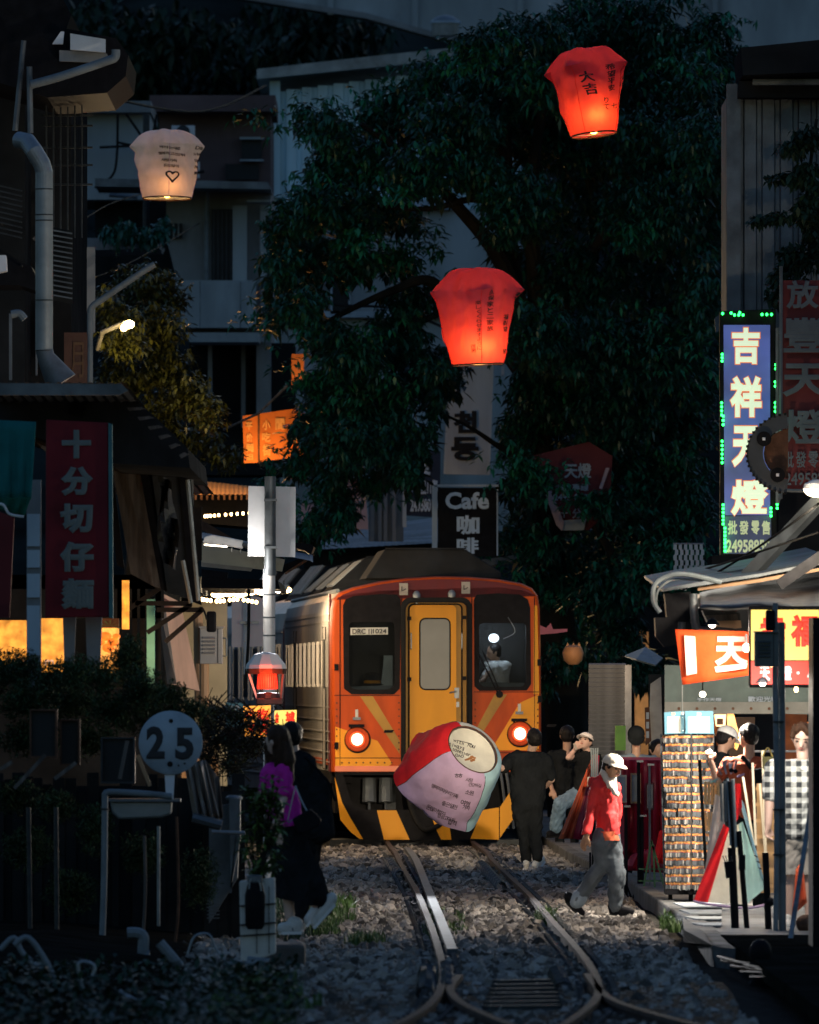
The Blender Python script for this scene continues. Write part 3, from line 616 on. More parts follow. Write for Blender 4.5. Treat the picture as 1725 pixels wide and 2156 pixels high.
o=link('potted_greenery',leaf_mesh('potted_greenery',lobes_pts([(W(310,492,204.5),(.35,.3,.2)),(W(345,480,204.5),(.15,.2,.28)),(W(250,485,204.5),(.4,.3,.25))],160,.2),.16,.07,6,M['leaf'])); tag(o,'green potted plants on the concrete canopy','plant')
# utility pole and wires near the lantern
up=thing('utility_pole','dark utility pole behind the white lantern','utility pole',W(283,700,228))
b=MB(); b.tube([W(308,480,228),W(308,240,228)],.07,8); b.build('post',M['darksteel'],up)
b=MB(); b.tube([W(230,410,228),W(290,415,228)],.05,6); b.build('crossarm',M['galvdark'],up)
b=MB(); b.tube(crom([W(430,360,228),W(400,375,228),W(500,418,228),W(640,430,228)],8),.035,6); b.build('cable',M['rubber'],up)

# fallen leaves and rubbish on the dark bank
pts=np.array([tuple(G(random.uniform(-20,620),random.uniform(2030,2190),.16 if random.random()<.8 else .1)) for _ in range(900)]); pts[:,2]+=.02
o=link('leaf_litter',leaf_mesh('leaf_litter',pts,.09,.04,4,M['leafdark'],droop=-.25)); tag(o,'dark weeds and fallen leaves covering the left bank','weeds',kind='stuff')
# ================================================================ BIG TREE
tr=thing('big_tree','huge dark broadleaf tree filling the middle above the train','tree',(2.4,182,0))
b=MB(); b.tube(crom([Vector((2.6,182,-.1)),Vector((2.5,182,1.8)),Vector((2.25,181.5,4)),Vector((2.0,181,6.5)),Vector((1.6,181,9)),Vector((1.5,180,11.5))],6),[.42-.35*i/31 for i in range(31)],10); b.build('trunk',M['bark'],tr,smooth=True)
def limb(px,r0,ds=(181,179)):
    P=crom([W(x,y,ds[0]+(ds[1]-ds[0])*i/(len(px)-1)) for i,(x,y) in enumerate(px)],5); n=len(P)
    b=MB(); b.tube(P,[r0*(1-.8*i/n) for i in range(n)],7); b.build('limb',M['bark'],tr,smooth=True)
for px,r in [([(1160,900),(1080,760),(960,640),(900,590),(830,610),(740,650),(650,700)],.14),([(1150,800),(1060,560),(960,430),(860,330),(760,260)],.16),([(1150,700),(1100,480),(1010,420),(900,440),(760,430)],.10),
            ([(1160,760),(1230,560),(1330,430),(1420,330)],.15),([(1170,900),(1300,760),(1420,640),(1480,560)],.13),([(1130,640),(1120,400),(1150,200),(1200,60)],.14),([(960,640),(880,680),(780,720),(700,800)],.07),([(820,690),(760,760),(700,820)],.04),([(1180,1000),(1280,1150),(1340,1300),(1330,1420)],.09),([(1140,1000),(1050,940),(990,900),(930,870)],.06),([(900,600),(870,680),(800,860),(780,980)],.07)]: limb(px,r)
blobs=[ # column, row, half width, half height of each leafy mass as it hangs
(1260,50,130,75),(1400,60,130,80),(1120,75,110,60),(1010,90,60,45),(1480,130,100,110),(930,170,100,55),(1050,180,110,70),(1190,170,110,80),(1330,180,120,90),(830,235,95,60),(960,260,110,70),(1090,280,110,70),(1230,290,120,80),(1380,290,130,90),(1480,310,80,100),
(700,265,62,55),(690,340,45,70),(770,330,80,60),(640,240,30,28),(880,360,90,60),(1000,350,80,50),(650,440,70,55),(740,430,80,60),(600,480,52,45),(840,450,60,40),(1090,420,90,80),(1220,430,110,90),(1370,440,120,90),(1480,460,70,110),(590,560,48,60),(660,540,70,60),(740,540,60,55),(640,640,65,45),(585,650,40,38),
(830,545,50,30),(1060,500,40,30),(1100,560,80,60),(1230,570,110,80),(1380,590,120,90),(1480,620,60,100),(690,700,55,50),(740,740,80,60),(840,700,70,70),(870,620,60,40),(900,780,90,70),(700,820,80,60),(790,840,90,70),(660,900,60,60),(740,930,90,60),(840,920,90,60),(630,970,45,30),(700,1010,50,50),(790,1000,40,30),(860,990,35,35),(915,850,22,40),(915,775,40,30),
(1130,700,80,70),(1240,720,110,80),(1380,740,110,90),(1460,780,60,110),(1115,820,50,60),(1180,840,90,70),(1300,860,110,80),(1420,890,90,90),(1092,900,48,50),(1150,950,90,60),(1110,1010,60,50),(1270,950,100,60),(1390,1010,90,80),(1460,1040,50,100),(1150,1080,90,55),(1280,1060,60,40),(1330,1130,70,60),(1420,1140,60,60),(1120,1140,70,40),(1230,1180,90,50),(1160,1230,70,50),(1290,1240,80,60),(1370,1210,60,50),(1230,1300,60,45),(1310,1330,50,50),(1330,1400,45,45),(1375,1400,35,40),(700,1080,60,40),(650,1110,40,25),(725,1080,35,40),(1170,1300,50,50),(1190,1380,45,45),(1150,1420,30,50),(1250,1390,30,30),(1470,200,50,120),(1440,1230,40,40)]
lob=[]
for x,y,rx,ry in blobs:
    d=176+random.uniform(0,9) if x>1000 else 177+random.uniform(-1,5); s=d/F
    lob.append((W(x,y,d),(rx*s*.95,max(rx,ry)*s*1.1,ry*s*.95)))
pts=lobes_pts(lob,15000,.45)
gaps=[(850,480,18,30),(905,455,28,12),(690,655,18,24),(735,660,20,26),(765,625,40,14),(960,520,26,30),(985,430,16,20),(1085,330,26,24),(1440,30,30,25),(1290,110,24,18),(1265,550,16,26),(1365,610,22,16),(840,480,40,12),(880,590,50,10),(1215,470,20,24),(1040,560,20,14)]
px=CX+pts[:,0]/pts[:,1]*F; py=HY-(pts[:,2]-CH)/pts[:,1]*F; keep=np.ones(len(pts),bool)
for x,y,rx,ry in gaps: keep&=((px-x)/rx)**2+((py-y)/ry)**2>1
o0=off(tr)
cr=link('crown',leaf_mesh('crown',pts[keep],.155,.055,8,M['leaf'],droop=.5,o0=o0),tr); tag(cr,kind='stuff')
# brighter leaves on some outer boughs, painting in the crown's highlights
sel=[l for l in lob if random.random()<.55]; P2=[]
for c_,r_ in sel:
    for _ in range(random.randint(1,3)):
        a=random.uniform(0,6.28); q=c_+Vector((math.cos(a)*r_[0]*.75,-r_[1]*.8,math.sin(a)*r_[2]*.75)); k=random.uniform(.18,.42)
        P2+= [tuple(q+Vector((random.gauss(0,k),random.gauss(0,.1),random.gauss(0,k*.6)))) for _ in range(random.randint(10,34))]
P2=np.array(P2); px=CX+P2[:,0]/P2[:,1]*F; py=HY-(P2[:,2]-CH)/P2[:,1]*F; kp2=np.ones(len(P2),bool)
for x,y,rx,ry in gaps: kp2&=((px-x)/rx)**2+((py-y)/ry)**2>1
cr=link('highlight_leaves',leaf_mesh('highlight_leaves',P2[kp2],.17,.06,6,M['leafbright'],droop=.4,o0=o0),tr); tag(cr,kind='stuff')
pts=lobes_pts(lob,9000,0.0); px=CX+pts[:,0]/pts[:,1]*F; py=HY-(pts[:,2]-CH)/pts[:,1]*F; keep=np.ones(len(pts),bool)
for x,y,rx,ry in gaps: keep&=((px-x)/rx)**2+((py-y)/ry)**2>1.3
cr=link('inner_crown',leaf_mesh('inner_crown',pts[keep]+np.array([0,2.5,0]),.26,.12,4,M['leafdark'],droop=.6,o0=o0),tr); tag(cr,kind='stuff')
# small lamp-lit tree on the left with a street lamp inside
lt=thing('lamplit_tree','small tree with yellow lamplit leaves behind the left stall','tree',(-4.9,172,0))
b=MB(); b.tube([Vector((-4.4,172,0)),Vector((-4.3,172,3)),Vector((-4.0,172,6))],[.16,.12,.04],8); b.build('trunk',M['bark'],lt)
lob=[(W(x,y,171+random.uniform(-2,2)),(rx*.0071,.7,ry*.0071)) for x,y,rx,ry in [(300,600,70,60),(260,700,60,60),(330,690,70,60),(360,770,60,50),(290,790,70,50),(240,780,40,50),(400,830,55,45),(440,870,40,40),(340,860,60,45),(300,900,60,40),(400,920,70,40),(470,960,50,30),(360,620,40,50),(230,640,30,50)]]
cr=link('crown',leaf_mesh('crown',lobes_pts(lob,2300,.3),.13,.05,6,M['leafyellow'],droop=.4,o0=off(lt)),lt); tag(cr,kind='stuff')
sl_=thing('street_lamp','glaring yellow street lamp among the lamplit leaves','street lamp',W(268,690,168.2))
b=MB(); b.tube([W(205,735,168.8),W(215,700,168.5),W(262,680,168.2)],.035,7); b.build('arm',M['galvdark'],sl_)
b=MB(); b.ell(W(272,683,168.1),(.075,.075,.06)); b.build('bulb',emis('street_bulb',(1,.66,.25),60),sl_,smooth=True); b=MB(); b.ell(W(261,690,168.1),(.05,.05,.05)); b.build('bulb',emis('street_bulb_small',(1,.6,.2),40),sl_,smooth=True)
plight('lamp_light',W(268,694,167.7),260,(1,.62,.22),.1,sl_)
# right-hand vine
vn=thing('climbing_vine','leafy vine hanging over the corrugated wall','vine',W(1700,400,119.5))
lob=[(W(x,y,119.4),(rx*.005,.25,ry*.005)) for x,y,rx,ry in [(1700,290,30,30),(1665,310,28,14),(1700,370,40,35),(1650,372,45,10),(1640,455,45,9),(1600,460,20,7),(1700,440,30,40),(1680,540,40,30),(1660,610,45,40),(1700,650,30,50),(1640,580,20,25),(1715,500,20,70)]]
o=link('foliage',leaf_mesh('foliage',lobes_pts(lob,900,.2),.10,.05,5,M['leafdark'],droop=.6,o0=off(vn)),vn); tag(o,kind='stuff')
b=MB(); b.tube(crom([W(1720,250,119.6),W(1700,400,119.6),W(1690,520,119.6),W(1665,660,119.6)],5),.02,6); b.build('stem',M['bark'],vn)
# dark hedge on the left stall front
hg=thing('garden_hedge','dark feathery hedge in front of the left shops','hedge',W(250,1640,96))
lob=[(W(x,y,97+random.uniform(-1,1)),(rx*.004,.4,ry*.004)) for x,y,rx,ry in [(-10,1420,60,50),(40,1410,50,45),(110,1430,55,40),(160,1420,45,40),(215,1430,45,45),(260,1400,40,55),(300,1460,50,55),(240,1500,60,50),(150,1480,60,50),(60,1480,70,50),(350,1470,50,40),(330,1530,60,40),(180,1560,70,40),(60,1560,70,40),(280,1390,25,60),(400,1500,45,35),(380,1570,40,30),(30,1680,60,40),(120,1700,50,35),(200,1750,40,60),(60,1790,60,50),(300,1800,50,50),(420,1850,40,70),(150,1880,60,50)]]
o=link('foliage',leaf_mesh('foliage',lobes_pts(lob,8500,.1),.055,.014,8,M['hedgeleaf'],droop=-.5,o0=off(hg)),hg); tag(o,kind='stuff')
sb=thing('thorny_shrub','twiggy thorny shrub right of the 25 sign','shrub',W(490,1640,99))
lob=[(W(x,y,99.5+random.uniform(-.6,.6)),(rx*.0041,.35,ry*.0041)) for x,y,rx,ry in [(455,1500,45,22),(500,1510,45,25),(545,1530,40,25),(470,1560,50,30),(530,1570,45,28),(590,1555,22,22),(440,1530,25,50),(490,1610,40,30),(440,1600,25,30)]]
TW=MB(); P=lobes_pts(lob,420,.0)
for p in P:
    p=Vector(p); q=Vector((random.uniform(-.16,.16),random.uniform(-.1,.1),random.uniform(-.05,.16))); TW.tube([p-q,p+Vector((0,0,.015)),p+q],.0045,4,cap=False)
o=TW.build('twigs',M['bark'],sb); tag(o,kind='stuff')
o=link('foliage',leaf_mesh('foliage',lobes_pts(lob,1300,.1),.038,.015,5,M['leafyellow'],droop=-.3,o0=off(sb)),sb); tag(o,kind='stuff')

# loose overhead wires
for px,d0,d1,l in [([(0,470),(110,500),(230,430),(330,400)],116,225,'sagging cable from the dark house to the far roofs'),([(45,560),(150,590),(260,560),(420,470)],112,224,'second sagging cable over the lamplit tree'),([(1480,1200),(1560,1175),(1725,1120)],112,101,'thin wire above the right stall roof'),([(1470,1230),(1600,1150),(1725,1060)],110,103,'thin wire rising to the right street lamp'),([(200,200),(420,235),(560,180)],200,245,'cable crossing the far roofs'),([(590,600),(700,640),(830,650),(960,700)],200,200,'cable hanging through the left of the tree')]:
    n=len(px); b=MB(); b.tube(crom([W(x,y,d0+(d1-d0)*i/(n-1)) for i,(x,y) in enumerate(px)],8),.012 if d0<150 else .025,5); tag(b.build('overhead_wire',M['rubber'],loc=W(*px[0],d0)),l,'wire')
# ================================================================ TRAIN
TD=155.0
def holes_face(outer,holes,fn):
    """face polygon with holes (2D points), mapped by fn to 3D"""
    bm=bmesh.new(); es=[]
    for loop in [outer]+holes:
        vs=[bm.verts.new((x,y,0)) for x,y in loop]
        for i in range(len(vs)): es.append(bm.edges.new((vs[i],vs[(i+1)%len(vs)])))
    bmesh.ops.triangle_fill(bm,use_beauty=True,use_dissolve=False,edges=es)
    bm.verts.index_update(); V=[fn(v.co.x,v.co.y) for v in bm.verts]; Fc=[tuple(v.index for v in f.verts) for f in bm.faces]; bm.free(); return V,Fc
def rrect(x0,y0,x1,y1,r,n=5,rb=None):
    rb=r if rb is None else rb; P=[]
    for cx,cy,a0,q in ((x1-r,y0+r,-90,r),(x1-rb,y1-rb,0,rb),(x0+rb,y1-rb,90,rb),(x0+r,y0+r,180,r)):
        for i in range(n+1):
            a=R(a0+90*i/n); P.append((cx+q*math.cos(a),cy+q*math.sin(a)))
    return P
c0=W(920,1790,TD)
tn=thing('train','orange and yellow diesel railcar with a yellow front door','train',(c0.x,TD,0.0))
def T(x,y,dy=0.0): return Vector(((x-CX)/F*TD, TD+dy, CH+(HY-y)/F*TD))
outline=[(700,1625),(698,1500),(697,1330),(698,1285),(703,1262),(716,1247),(745,1236),(800,1224),(860,1216),(920,1213),(985,1214),(1050,1219),(1100,1228),(1122,1238),(1134,1254),(1138,1280),(1140,1400),(1141,1500),(1141,1625)]
cxm,cym=920,1420
def inset(P,k,ky=None):
    ky=k if ky is None else ky
    return [(cxm+(x-cxm)*(1-k/220.0), cym+(y-cym)*(1-ky/200.0) if y<1600 else y) for x,y in P]
lw=rrect(728,1262,834,1456,14,5,18); rw_=rrect(1006,1257,1112,1448,14,5,18); dh=rrect(852,1266,986,1600,16,5,2)
f0=inset(outline,7)
V,Fc=holes_face(f0,[lw,rw_,dh],lambda x,y:T(x,y,0)); b=MB(); b.add(V,Fc)
ring=[(f0,0),(inset(outline,2.5),.02),(outline,.09),(outline,.55)]
for (A,ya),(B,yb) in zip(ring,ring[1:]):
    n=len(A)
    for i in range(n-1): b.quad(T(*A[i],ya),T(*A[i+1],ya),T(*B[i+1],yb),T(*B[i],yb))
for H,dp in ((lw,.12),(rw_,.12),(dh,.32)):
    n=len(H)
    for i in range(n): b.quad(T(*H[i]),T(*H[(i+1)%n]),T(*H[(i+1)%n],dp),T(*H[i],dp))
b.build('cab_front',M['orange'],tn,smooth=True)
# steel body behind
b=MB(); LEN=19.5; A=[(x,y) for x,y in outline]
n=len(A)
for i in range(n-1):
    mi=1 if (A[i][1]<1250 and A[i+1][1]<1250) else 0
    b.quad(T(*A[i],.55),T(*A[i+1],.55),T(*A[i+1],LEN),T(*A[i],LEN),mi)
b.add([T(*p,LEN) for p in A],[tuple(range(n))]); b.add([T(700,1625,.55),T(1141,1625,.55),T(1141,1625,LEN),T(700,1625,LEN)],[(0,1,2,3)],1)
b.build('body_shell',[M['steel'],M['corrdark']],tn,smooth=True)
# upper arch panel (dark faded red) on the front
arch=[(703,1258),(716,1247),(745,1236),(800,1224),(860,1216),(920,1213),(985,1214),(1050,1219),(1100,1228),(1122,1238),(1134,1250)]
fa=inset(arch,6); low=[(1126,1252),(1100,1243),(1050,1236),(985,1243),(920,1246),(860,1246),(800,1244),(745,1250),(712,1258)]
b=MB(); b.prism([T(x,y,-.006) for x,y in fa+low],(0,.012,0)); b.build('arch_panel',M['redarch'],tn)
# black masks round windows
def mask(name,out,hole,mt,dy=-.012,t=.02):
    V,Fc=holes_face(out,[hole],lambda x,y:T(x,y,dy)); b=MB(); b.add(V,Fc)
    for P in (out,hole):
        for i in range(len(P)): b.quad(T(*P[i],dy),T(*P[(i+1)%len(P)],dy),T(*P[(i+1)%len(P)],dy+t),T(*P[i],dy+t))
    return b.build(name,mt,tn)
gl=rrect(735,1310,831,1452,8,4,16); gr=rrect(1009,1312,1108,1446,8,4,14)
lo=[(722,1275),(728,1262),(745,1255),(800,1251),(836,1252),(844,1262)]+[(844,1300),(842,1450),(830,1462),(740,1462),(724,1450)]
ro=[(998,1262),(1004,1252),(1050,1249),(1095,1252),(1112,1262),(1117,1280)]+[(1119,1440),(1110,1454),(1010,1455),(999,1445)]
f1=mask('window_surround',lo,gl,M['blackpaint']); f2=mask('window_surround',ro,gr,M['blackpaint'])
for o,(gg,nm) in ((f1,(gl,'window_pane')),(f2,(gr,'window_pane'))):
    b=MB(); b.prism([T(x,y,.01) for x,y in gg],(0,.008,0)); b.build(nm,M['glassdark'],o)
# cab interior
for x0,x1 in ((726,845),(995,1116)):
    b=MB(); a=T(x0,1462,1.4); c=T(x1,1256,1.4); b.box((a.x,TD+1.4,a.z),(c.x,TD+1.44,c.z)); b.box((a.x,TD+.10,a.z-.05),(c.x,TD+1.4,a.z)); b.box((a.x,TD+.1,c.z),(c.x,TD+1.4,c.z+.03))
    b.box((a.x-.02,TD+.13,a.z),(a.x,TD+1.4,c.z)); b.box((c.x,TD+.13,a.z),(c.x+.02,TD+1.4,c.z))
    b.build('cab_lining',M['interior'],tn)
b=MB(); b.prism([T(738,1446,.2),T(830,1443,.2),T(830,1455,.2),T(738,1455,.2)],(0,.4,0)); b.build('dashboard',M['galvdark'],tn); b=MB(); b.prism([T(1010,1436,.2),T(1106,1438,.2),T(1106,1448,.2),T(1010,1448,.2)],(0,.4,0)); b.build('dashboard',M['galvdark'],tn)
b=MB(); b.prism([T(812,1380,.5),T(831,1380,.5),T(831,1444,.5),T(806,1444,.5)],(0,.1,0)); b.build('cab_cabinet',M['galv'],tn)
plight('cab_light',T(1046,1335,.9),9,(.75,.88,1),.05,tn); plight('cab_light',T(785,1330,1.0),.5,(1,.86,.7),.05,tn)
b=MB(); b.ell(T(1046,1343,.75),(.07,.04,.06)); b.build('cab_glow',emis('cab_glow',(.8,.93,1),9),tn,smooth=True)  # small glowing blob behind the right window pane
# number plate
b=MB(); b.prism([T(738,1322,-.0),T(817,1321,-.0),T(817,1336,-.0),T(738,1337,-.0)],(0,.006,0)); pl=b.build('number_plate',M['signwhite'],tn)
b=MB(); glyphs(b,[('DRC',742,1324,770,1335)],TD-.016,.02); glyphs(b,[('1024',785,1324,814,1334)],TD-.016,.02); 
for x in (776,781): b.prism([T(x,1324,-.004),T(x+2,1324,-.004),T(x+2,1335,-.004),T(x,1335,-.004)],(0,.002,0))
b.build('lettering',M['ink'],pl)
# gangway frame and door
def ringframe(name,P,w,dy,t,mt,parent=tn,inner=None):
    xs=[p[0] for p in P]; ys=[p[1] for p in P]; cx=(min(xs)+max(xs))/2; cy=(min(ys)+max(ys))/2
    Q=[(cx+(x-cx)*(1-w/(max(xs)-cx)),cy+(y-cy)*(1-w/(max(ys)-cy))) for x,y in P] if inner is None else inner
    n=len(P); b=MB()
    for i in range(n):
        j=(i+1)%n
        b.quad(T(*P[i],dy),T(*P[j],dy),T(*Q[j],dy),T(*Q[i],dy)); b.quad(T(*P[i],dy),T(*P[i],dy+t),T(*P[j],dy+t),T(*P[j],dy)); b.quad(T(*Q[i],dy),T(*Q[j],dy),T(*Q[j],dy+t),T(*Q[i],dy+t))
    return b.build(name,mt,parent)
ringframe('gangway_frame',rrect(844,1258,993,1604,20,6,3),9,-.10,.14,M['rubber'])
ringframe('gangway_rim',rrect(851,1266,986,1598,16,6,2),3,-.125,.03,M['blackpaint'])
b=MB(); b.prism([T(x,y,.18) for x,y in rrect(853,1267,984,1600,12,4,2)],(0,.03,0)); b.build('door_frame_panel',M['yellowdull'],tn)
V,Fc=holes_face(rrect(864,1274,962,1580,10,4,4),[rrect(886,1303,948,1451,12,4,12)],lambda x,y:T(x,y,.13)); b=MB(); b.add(V,Fc)
P=rrect(864,1274,962,1580,10,4,4)
for i in range(len(P)): b.quad(T(*P[i],.13),T(*P[(i+1)%len(P)],.13),T(*P[(i+1)%len(P)],.18),T(*P[i],.18))
dr=b.build('door',M['yellow'],tn)
P=rrect(862,1272,974,1583,10,4,4); b=MB(); b.tube([T(*p,.125) for p in P+[P[0]]],.012,5); b.build('door_seal',M['rubber'],dr)
b=MB(); b.prism([T(x,y,.145) for x,y in rrect(886,1303,948,1451,12,4,12)],(0,.01,0)); b.build('door_window',M['glassgrey'],dr)
P=rrect(885,1302,949,1452,12,4,12); b=MB(); b.tube([T(*p,.128) for p in P+[P[0]]],.010,5); b.build('door_window_seal',M['rubber'],dr)
b=MB(); b.prism([T(958,1448,.12),T(968,1448,.12),T(968,1470,.12),T(958,1470,.12)],(0,.02,0)); b.tube([T(962,1456,.1),T(950,1458,.08),T(949,1459,.1)],.012,6); b.prism([T(962,1478,.11),T(968,1478,.11),T(968,1489,.11),T(962,1489,.11)],(0,.02,0)); b.build('door_handle',M['galv'],dr)
for x in (866,973):
    b=MB(); b.tube([T(x,1333,.06),T(x,1335,.0),T(x,1365,.0),T(x,1367,.06)],.009,6); b.build('handrail',M['galv'],tn)
for x,y in ((862,1302),(862,1430),(978,1300),(978,1428)):
    b=MB(); b.pbox(x-4,y-4,x+4,y+4,TD-.06,.05); b.build('latch',M['blackpaint'],tn)
# painted chevrons as thin proud panels
def dec(name,pts,mt,dy=-.004): b=MB(); b.prism([T(x,y,dy) for x,y in pts],(0,.004,0)); return b.build(name,mt,tn)
dec('yellow_chevron',[(758,1466),(785,1466),(842,1560),(842,1588)],M['yellowdull']); dec('yellow_chevron',[(1068,1462),(1042,1462),(996,1548),(996,1575)],M['yellowdull'])
dec('yellow_triangle',[(706,1530),(795,1560),(826,1608),(818,1613),(706,1613)],M['yellow']); dec('yellow_triangle',[(1135,1462),(1095,1480),(1040,1570),(1048,1580),(1135,1580)],M['yellow'])
dec('yellow_band',[(1125,1275),(1132,1275),(1136,1462),(1124,1462)],M['yellow'])
dec('orange_skirt',[(705,1613),(844,1613),(844,1624),(705,1624)],mat('bright_orange',(.78,.13,.015),.4,0,.15,2,.05,20),-.008)
# tail lamps
for x,y in ((752,1557),(1095,1545)):
    b=MB(); b.lathe([(.165,.02),(.165,-.03),(.155,-.04),(.10,-.04)],T(x,y,0),24,'Y'); hl=b.build('tail_lamp_housing',M['orange'],tn,smooth=True)
    b=MB(); b.lathe([(.182,.02),(.182,-.012),(.168,-.012)],T(x+1,y+1,0),24,'Y'); b.build('rubber_ring',M['rubber'],hl)
    b=MB(); b.lathe([(.104,-.03),(.102,-.055),(.088,-.065)],T(x,y,0),24,'Y'); b.build('red_lens',M['tailrim'],hl,smooth=True)
    b=MB(); b.ell(T(x,y,-.055),(.088,.03,.088)); b.build('lamp_core',M['tail'],hl,smooth=True)
    b=MB(); b.pbox(x-18,y-32,x+15,y-26,TD-.09,.09); b.pbox(x-14,y-26,x-10,y-10,TD-.03,.03); b.build('lamp_visor',M['blackpaint'],hl)
    plight('tail_light',T(x,y,-.25),.7,(1,.12,.05),.08,tn)
    b=MB(); b.pbox(x-9,y-47,x+7,y-41,TD-.05,.05); b.build('marker_bracket',M['galvdark'],tn); b=MB(); b.pbox(x-4,y-63,x+2,y-46,TD-.035,.035); b.build('marker_peg',M['signwhite'],tn)
    b=MB(); b.prism([T(x+58,y-20,-.02),T(x+78,y-20,-.02),T(x+74,y-14,-.02),T(x+56,y-14,-.02)],(0,.02,0)); b.build('step_recess',M['blackpaint'],tn)
for x,y,s in ((850,1240,'L'),(981,1237,'L')):
    b=MB(); b.pbox(x-9,y-12,x+9,y+13,TD-.022,.022); mk_=b.build('marker_panel',M['khaki'],tn); b=MB(); glyphs(b,[('レ',x-5,y-5,x+5,y+5)],TD-.026,.02); b.build('lettering',M['ink'],mk_)
for x,y in ((877,1252),(951,1250)):
    b=MB(); b.lathe([(.05,0),(.055,.05),(.03,.09),(.005,.10)],T(x,y+7,-.06),14); b.lathe([(.02,0),(.02,-.08)],T(x,y+7,-.06),10); b.build('roof_horn',M['galv'],tn,smooth=True)
b=MB(); b.tube([T(1050,1462,-.05),T(1008,1378,-.05)],.012,6); b.tube([T(1056,1462,-.05),T(1016,1370,-.05)],.009,6); b.tube([T(1008,1400,-.045),T(1002,1358,-.045)],.016,5); b.lathe([(.05,0),(.05,-.06)],T(1052,1462,0),12,'Y'); b.build('wiper',M['blackpaint'],tn)
b=MB()
for x,y in ((1137,1395),(1138,1472),(709,1405),(709,1570)): b.pbox(x-5,y-7,x+4,y+7,TD-.02,.05)
b.build('side_catches',M['blackpaint'],tn)
for P in ([(846,1240),(846,1624)],[(994,1240),(994,1624)],[(704,1464),(842,1464)],[(998,1457),(1136,1457)],[(704,1596),(844,1596)],[(998,1585),(1138,1585)],[(716,1262),(716,1620)],[(1126,1258),(1126,1620)]):
    b=MB(); b.beam(T(*P[0],-.001),T(*P[1],-.001),.010,.010); b.build('panel_seam',M['rubber'],tn)
bb=MB(); bb.ell((0,0,0),(.012,.008,.012),6,4); rv=rawmesh('rivet',bb.v,bb.f,M['rust']); copies(rv,[T(x,y,-.004) for y in range(1480,1590,14) for x in (709,840,1001,1133)]+[T(x,1606,-.004) for x in range(720,840,15)],'rivet',tn)
b=MB(); b.tube(crom([T(1070,1300,-.01),T(1085,1330,-.01),T(1060,1345,-.01)],4),.004,4); b.build('glass_scratch',M['dim'],tn)
# underframe
b=MB(); b.pbox(712,1624,1132,1712,TD+.9,1.2); b.build('underframe',M['blackpaint'],tn)
b=MB(); b.pbox(705,1622,1138,1632,TD+.03,.2); b.build('buffer_beam',M['blackpaint'],tn)
for x in (780,815):
    b=MB(); b.tube([T(x,1640,.45),T(x,1690,.4)],[.09,.10],10); b.tube([T(x,1690,.4),T(x,1706,.35)],.02,6); b.build('brake_cylinder',M['galvdark'],tn)
b=MB(); b.tube(crom([T(905,1622,.1),T(900,1670,-.05),T(925,1712,-.1),T(945,1690,.1)],6),.03,7); b.build('air_hose',M['rubber'],tn)
b=MB(); b.tube(crom([T(858,1612,.0),T(862,1690,-.12),T(890,1745,-.2),T(930,1735,-.1)],6),.035,7); b.build('air_hose',M['rubber'],tn)
b=MB(); b.pbox(880,1640,945,1685,TD-.25,.5); b.build('coupler',M['rust'],tn,bev=.02)
for x in (1050,1062): 
    b=MB(); b.tube([T(x,1600,.0),T(x+8,1650,-.02),T(x+20,1745,-.02)],.02,6); b.build('handrail',M['galvdark'],tn)
plough=[(706,1632),(722,1632),(736,1680),(744,1695),(770,1705),(1060,1705),(1078,1690),(1088,1632),(1102,1632),(1092,1705),(1050,1768),(760,1768),(740,1755),(716,1700)]
b=MB(); b.prism([T(x,y,-.12) for x,y in plough],(0,.05,0)); b.build('snow_plough',M['blackpaint'],tn)
def st(pts): b=MB(); b.prism([T(x,y,-.126) for x,y in pts],(0,.004,0)); return b.build('yellow_stripe',M['yellow'],tn)
st([(704,1636),(712,1662),(720,1690),(737,1722),(764,1767),(756,1766),(738,1752),(716,1726)]); st([(793,1706),(834,1706),(862,1768),(808,1768)]); st([(905,1706),(930,1706),(946,1740),(950,1768),(928,1768),(915,1740)]); st([(1012,1706),(1050,1700),(1050,1768),(990,1766),(1000,1742)]); st([(1052,1700),(1092,1640),(1100,1640),(1094,1705),(1052,1764)])
b=MB(); b.pbox(700,1768,1100,1788,TD+.8,1.5); 
for i in range(5):
    for x in (828,1016): 
        p=T(x,1760,1.0+ (0 if i==0 else 2.2 if i==1 else 12+i)); b.lathe([(.40,-.06),(.40,.06)],(p.x,p.y,.46),20,'X')
b.build('wheels_and_bogies',M['darksteel'],tn)
# roof equipment
def acbox(y0,L,zt=0,w0=775,w1=1062,tx0=816,tx1=986,yb=1217,yt=1155):
    A=[(w0,yb),(tx0,yt),(tx1,yt),(w1,yb-14),(w1,yb)]; b=MB(); b.prism([T(x,y,y0) for x,y in A],(0,L,0)); o=b.build('roof_air_conditioner',M['corrdark'],tn,bev=.02)
    b=MB(); b.prism([T(tx0+2,yt-3,y0-.03),T(tx1+2,yt-3,y0-.03),T(tx1+2,yt,y0-.03),T(tx0,yt,y0-.03)],(0,.04,0)); b.build('lid_edge',M['corrdark'],o)
    return o
acbox(.8,2.4)
for y0,L in ((5,2.6),(9.4,2.6),(14,3)):
    o=acbox(y0,L,w0=722,w1=1060,tx0=800,tx1=1000,yb=1236,yt=1165)
    b=MB()
    for i in range(9): 
        t=(i+.5)/9; b.beam(T(730,1226,y0+L*t),T(792,1172,y0+L*t),.08,.03,0)
    b.build('vent_slats',M['galv'],o)
b=MB(); b.tube([T(716,1243,.8),T(716,1243,LEN)],.03,6); b.build('roof_gutter',M['galv'],tn)
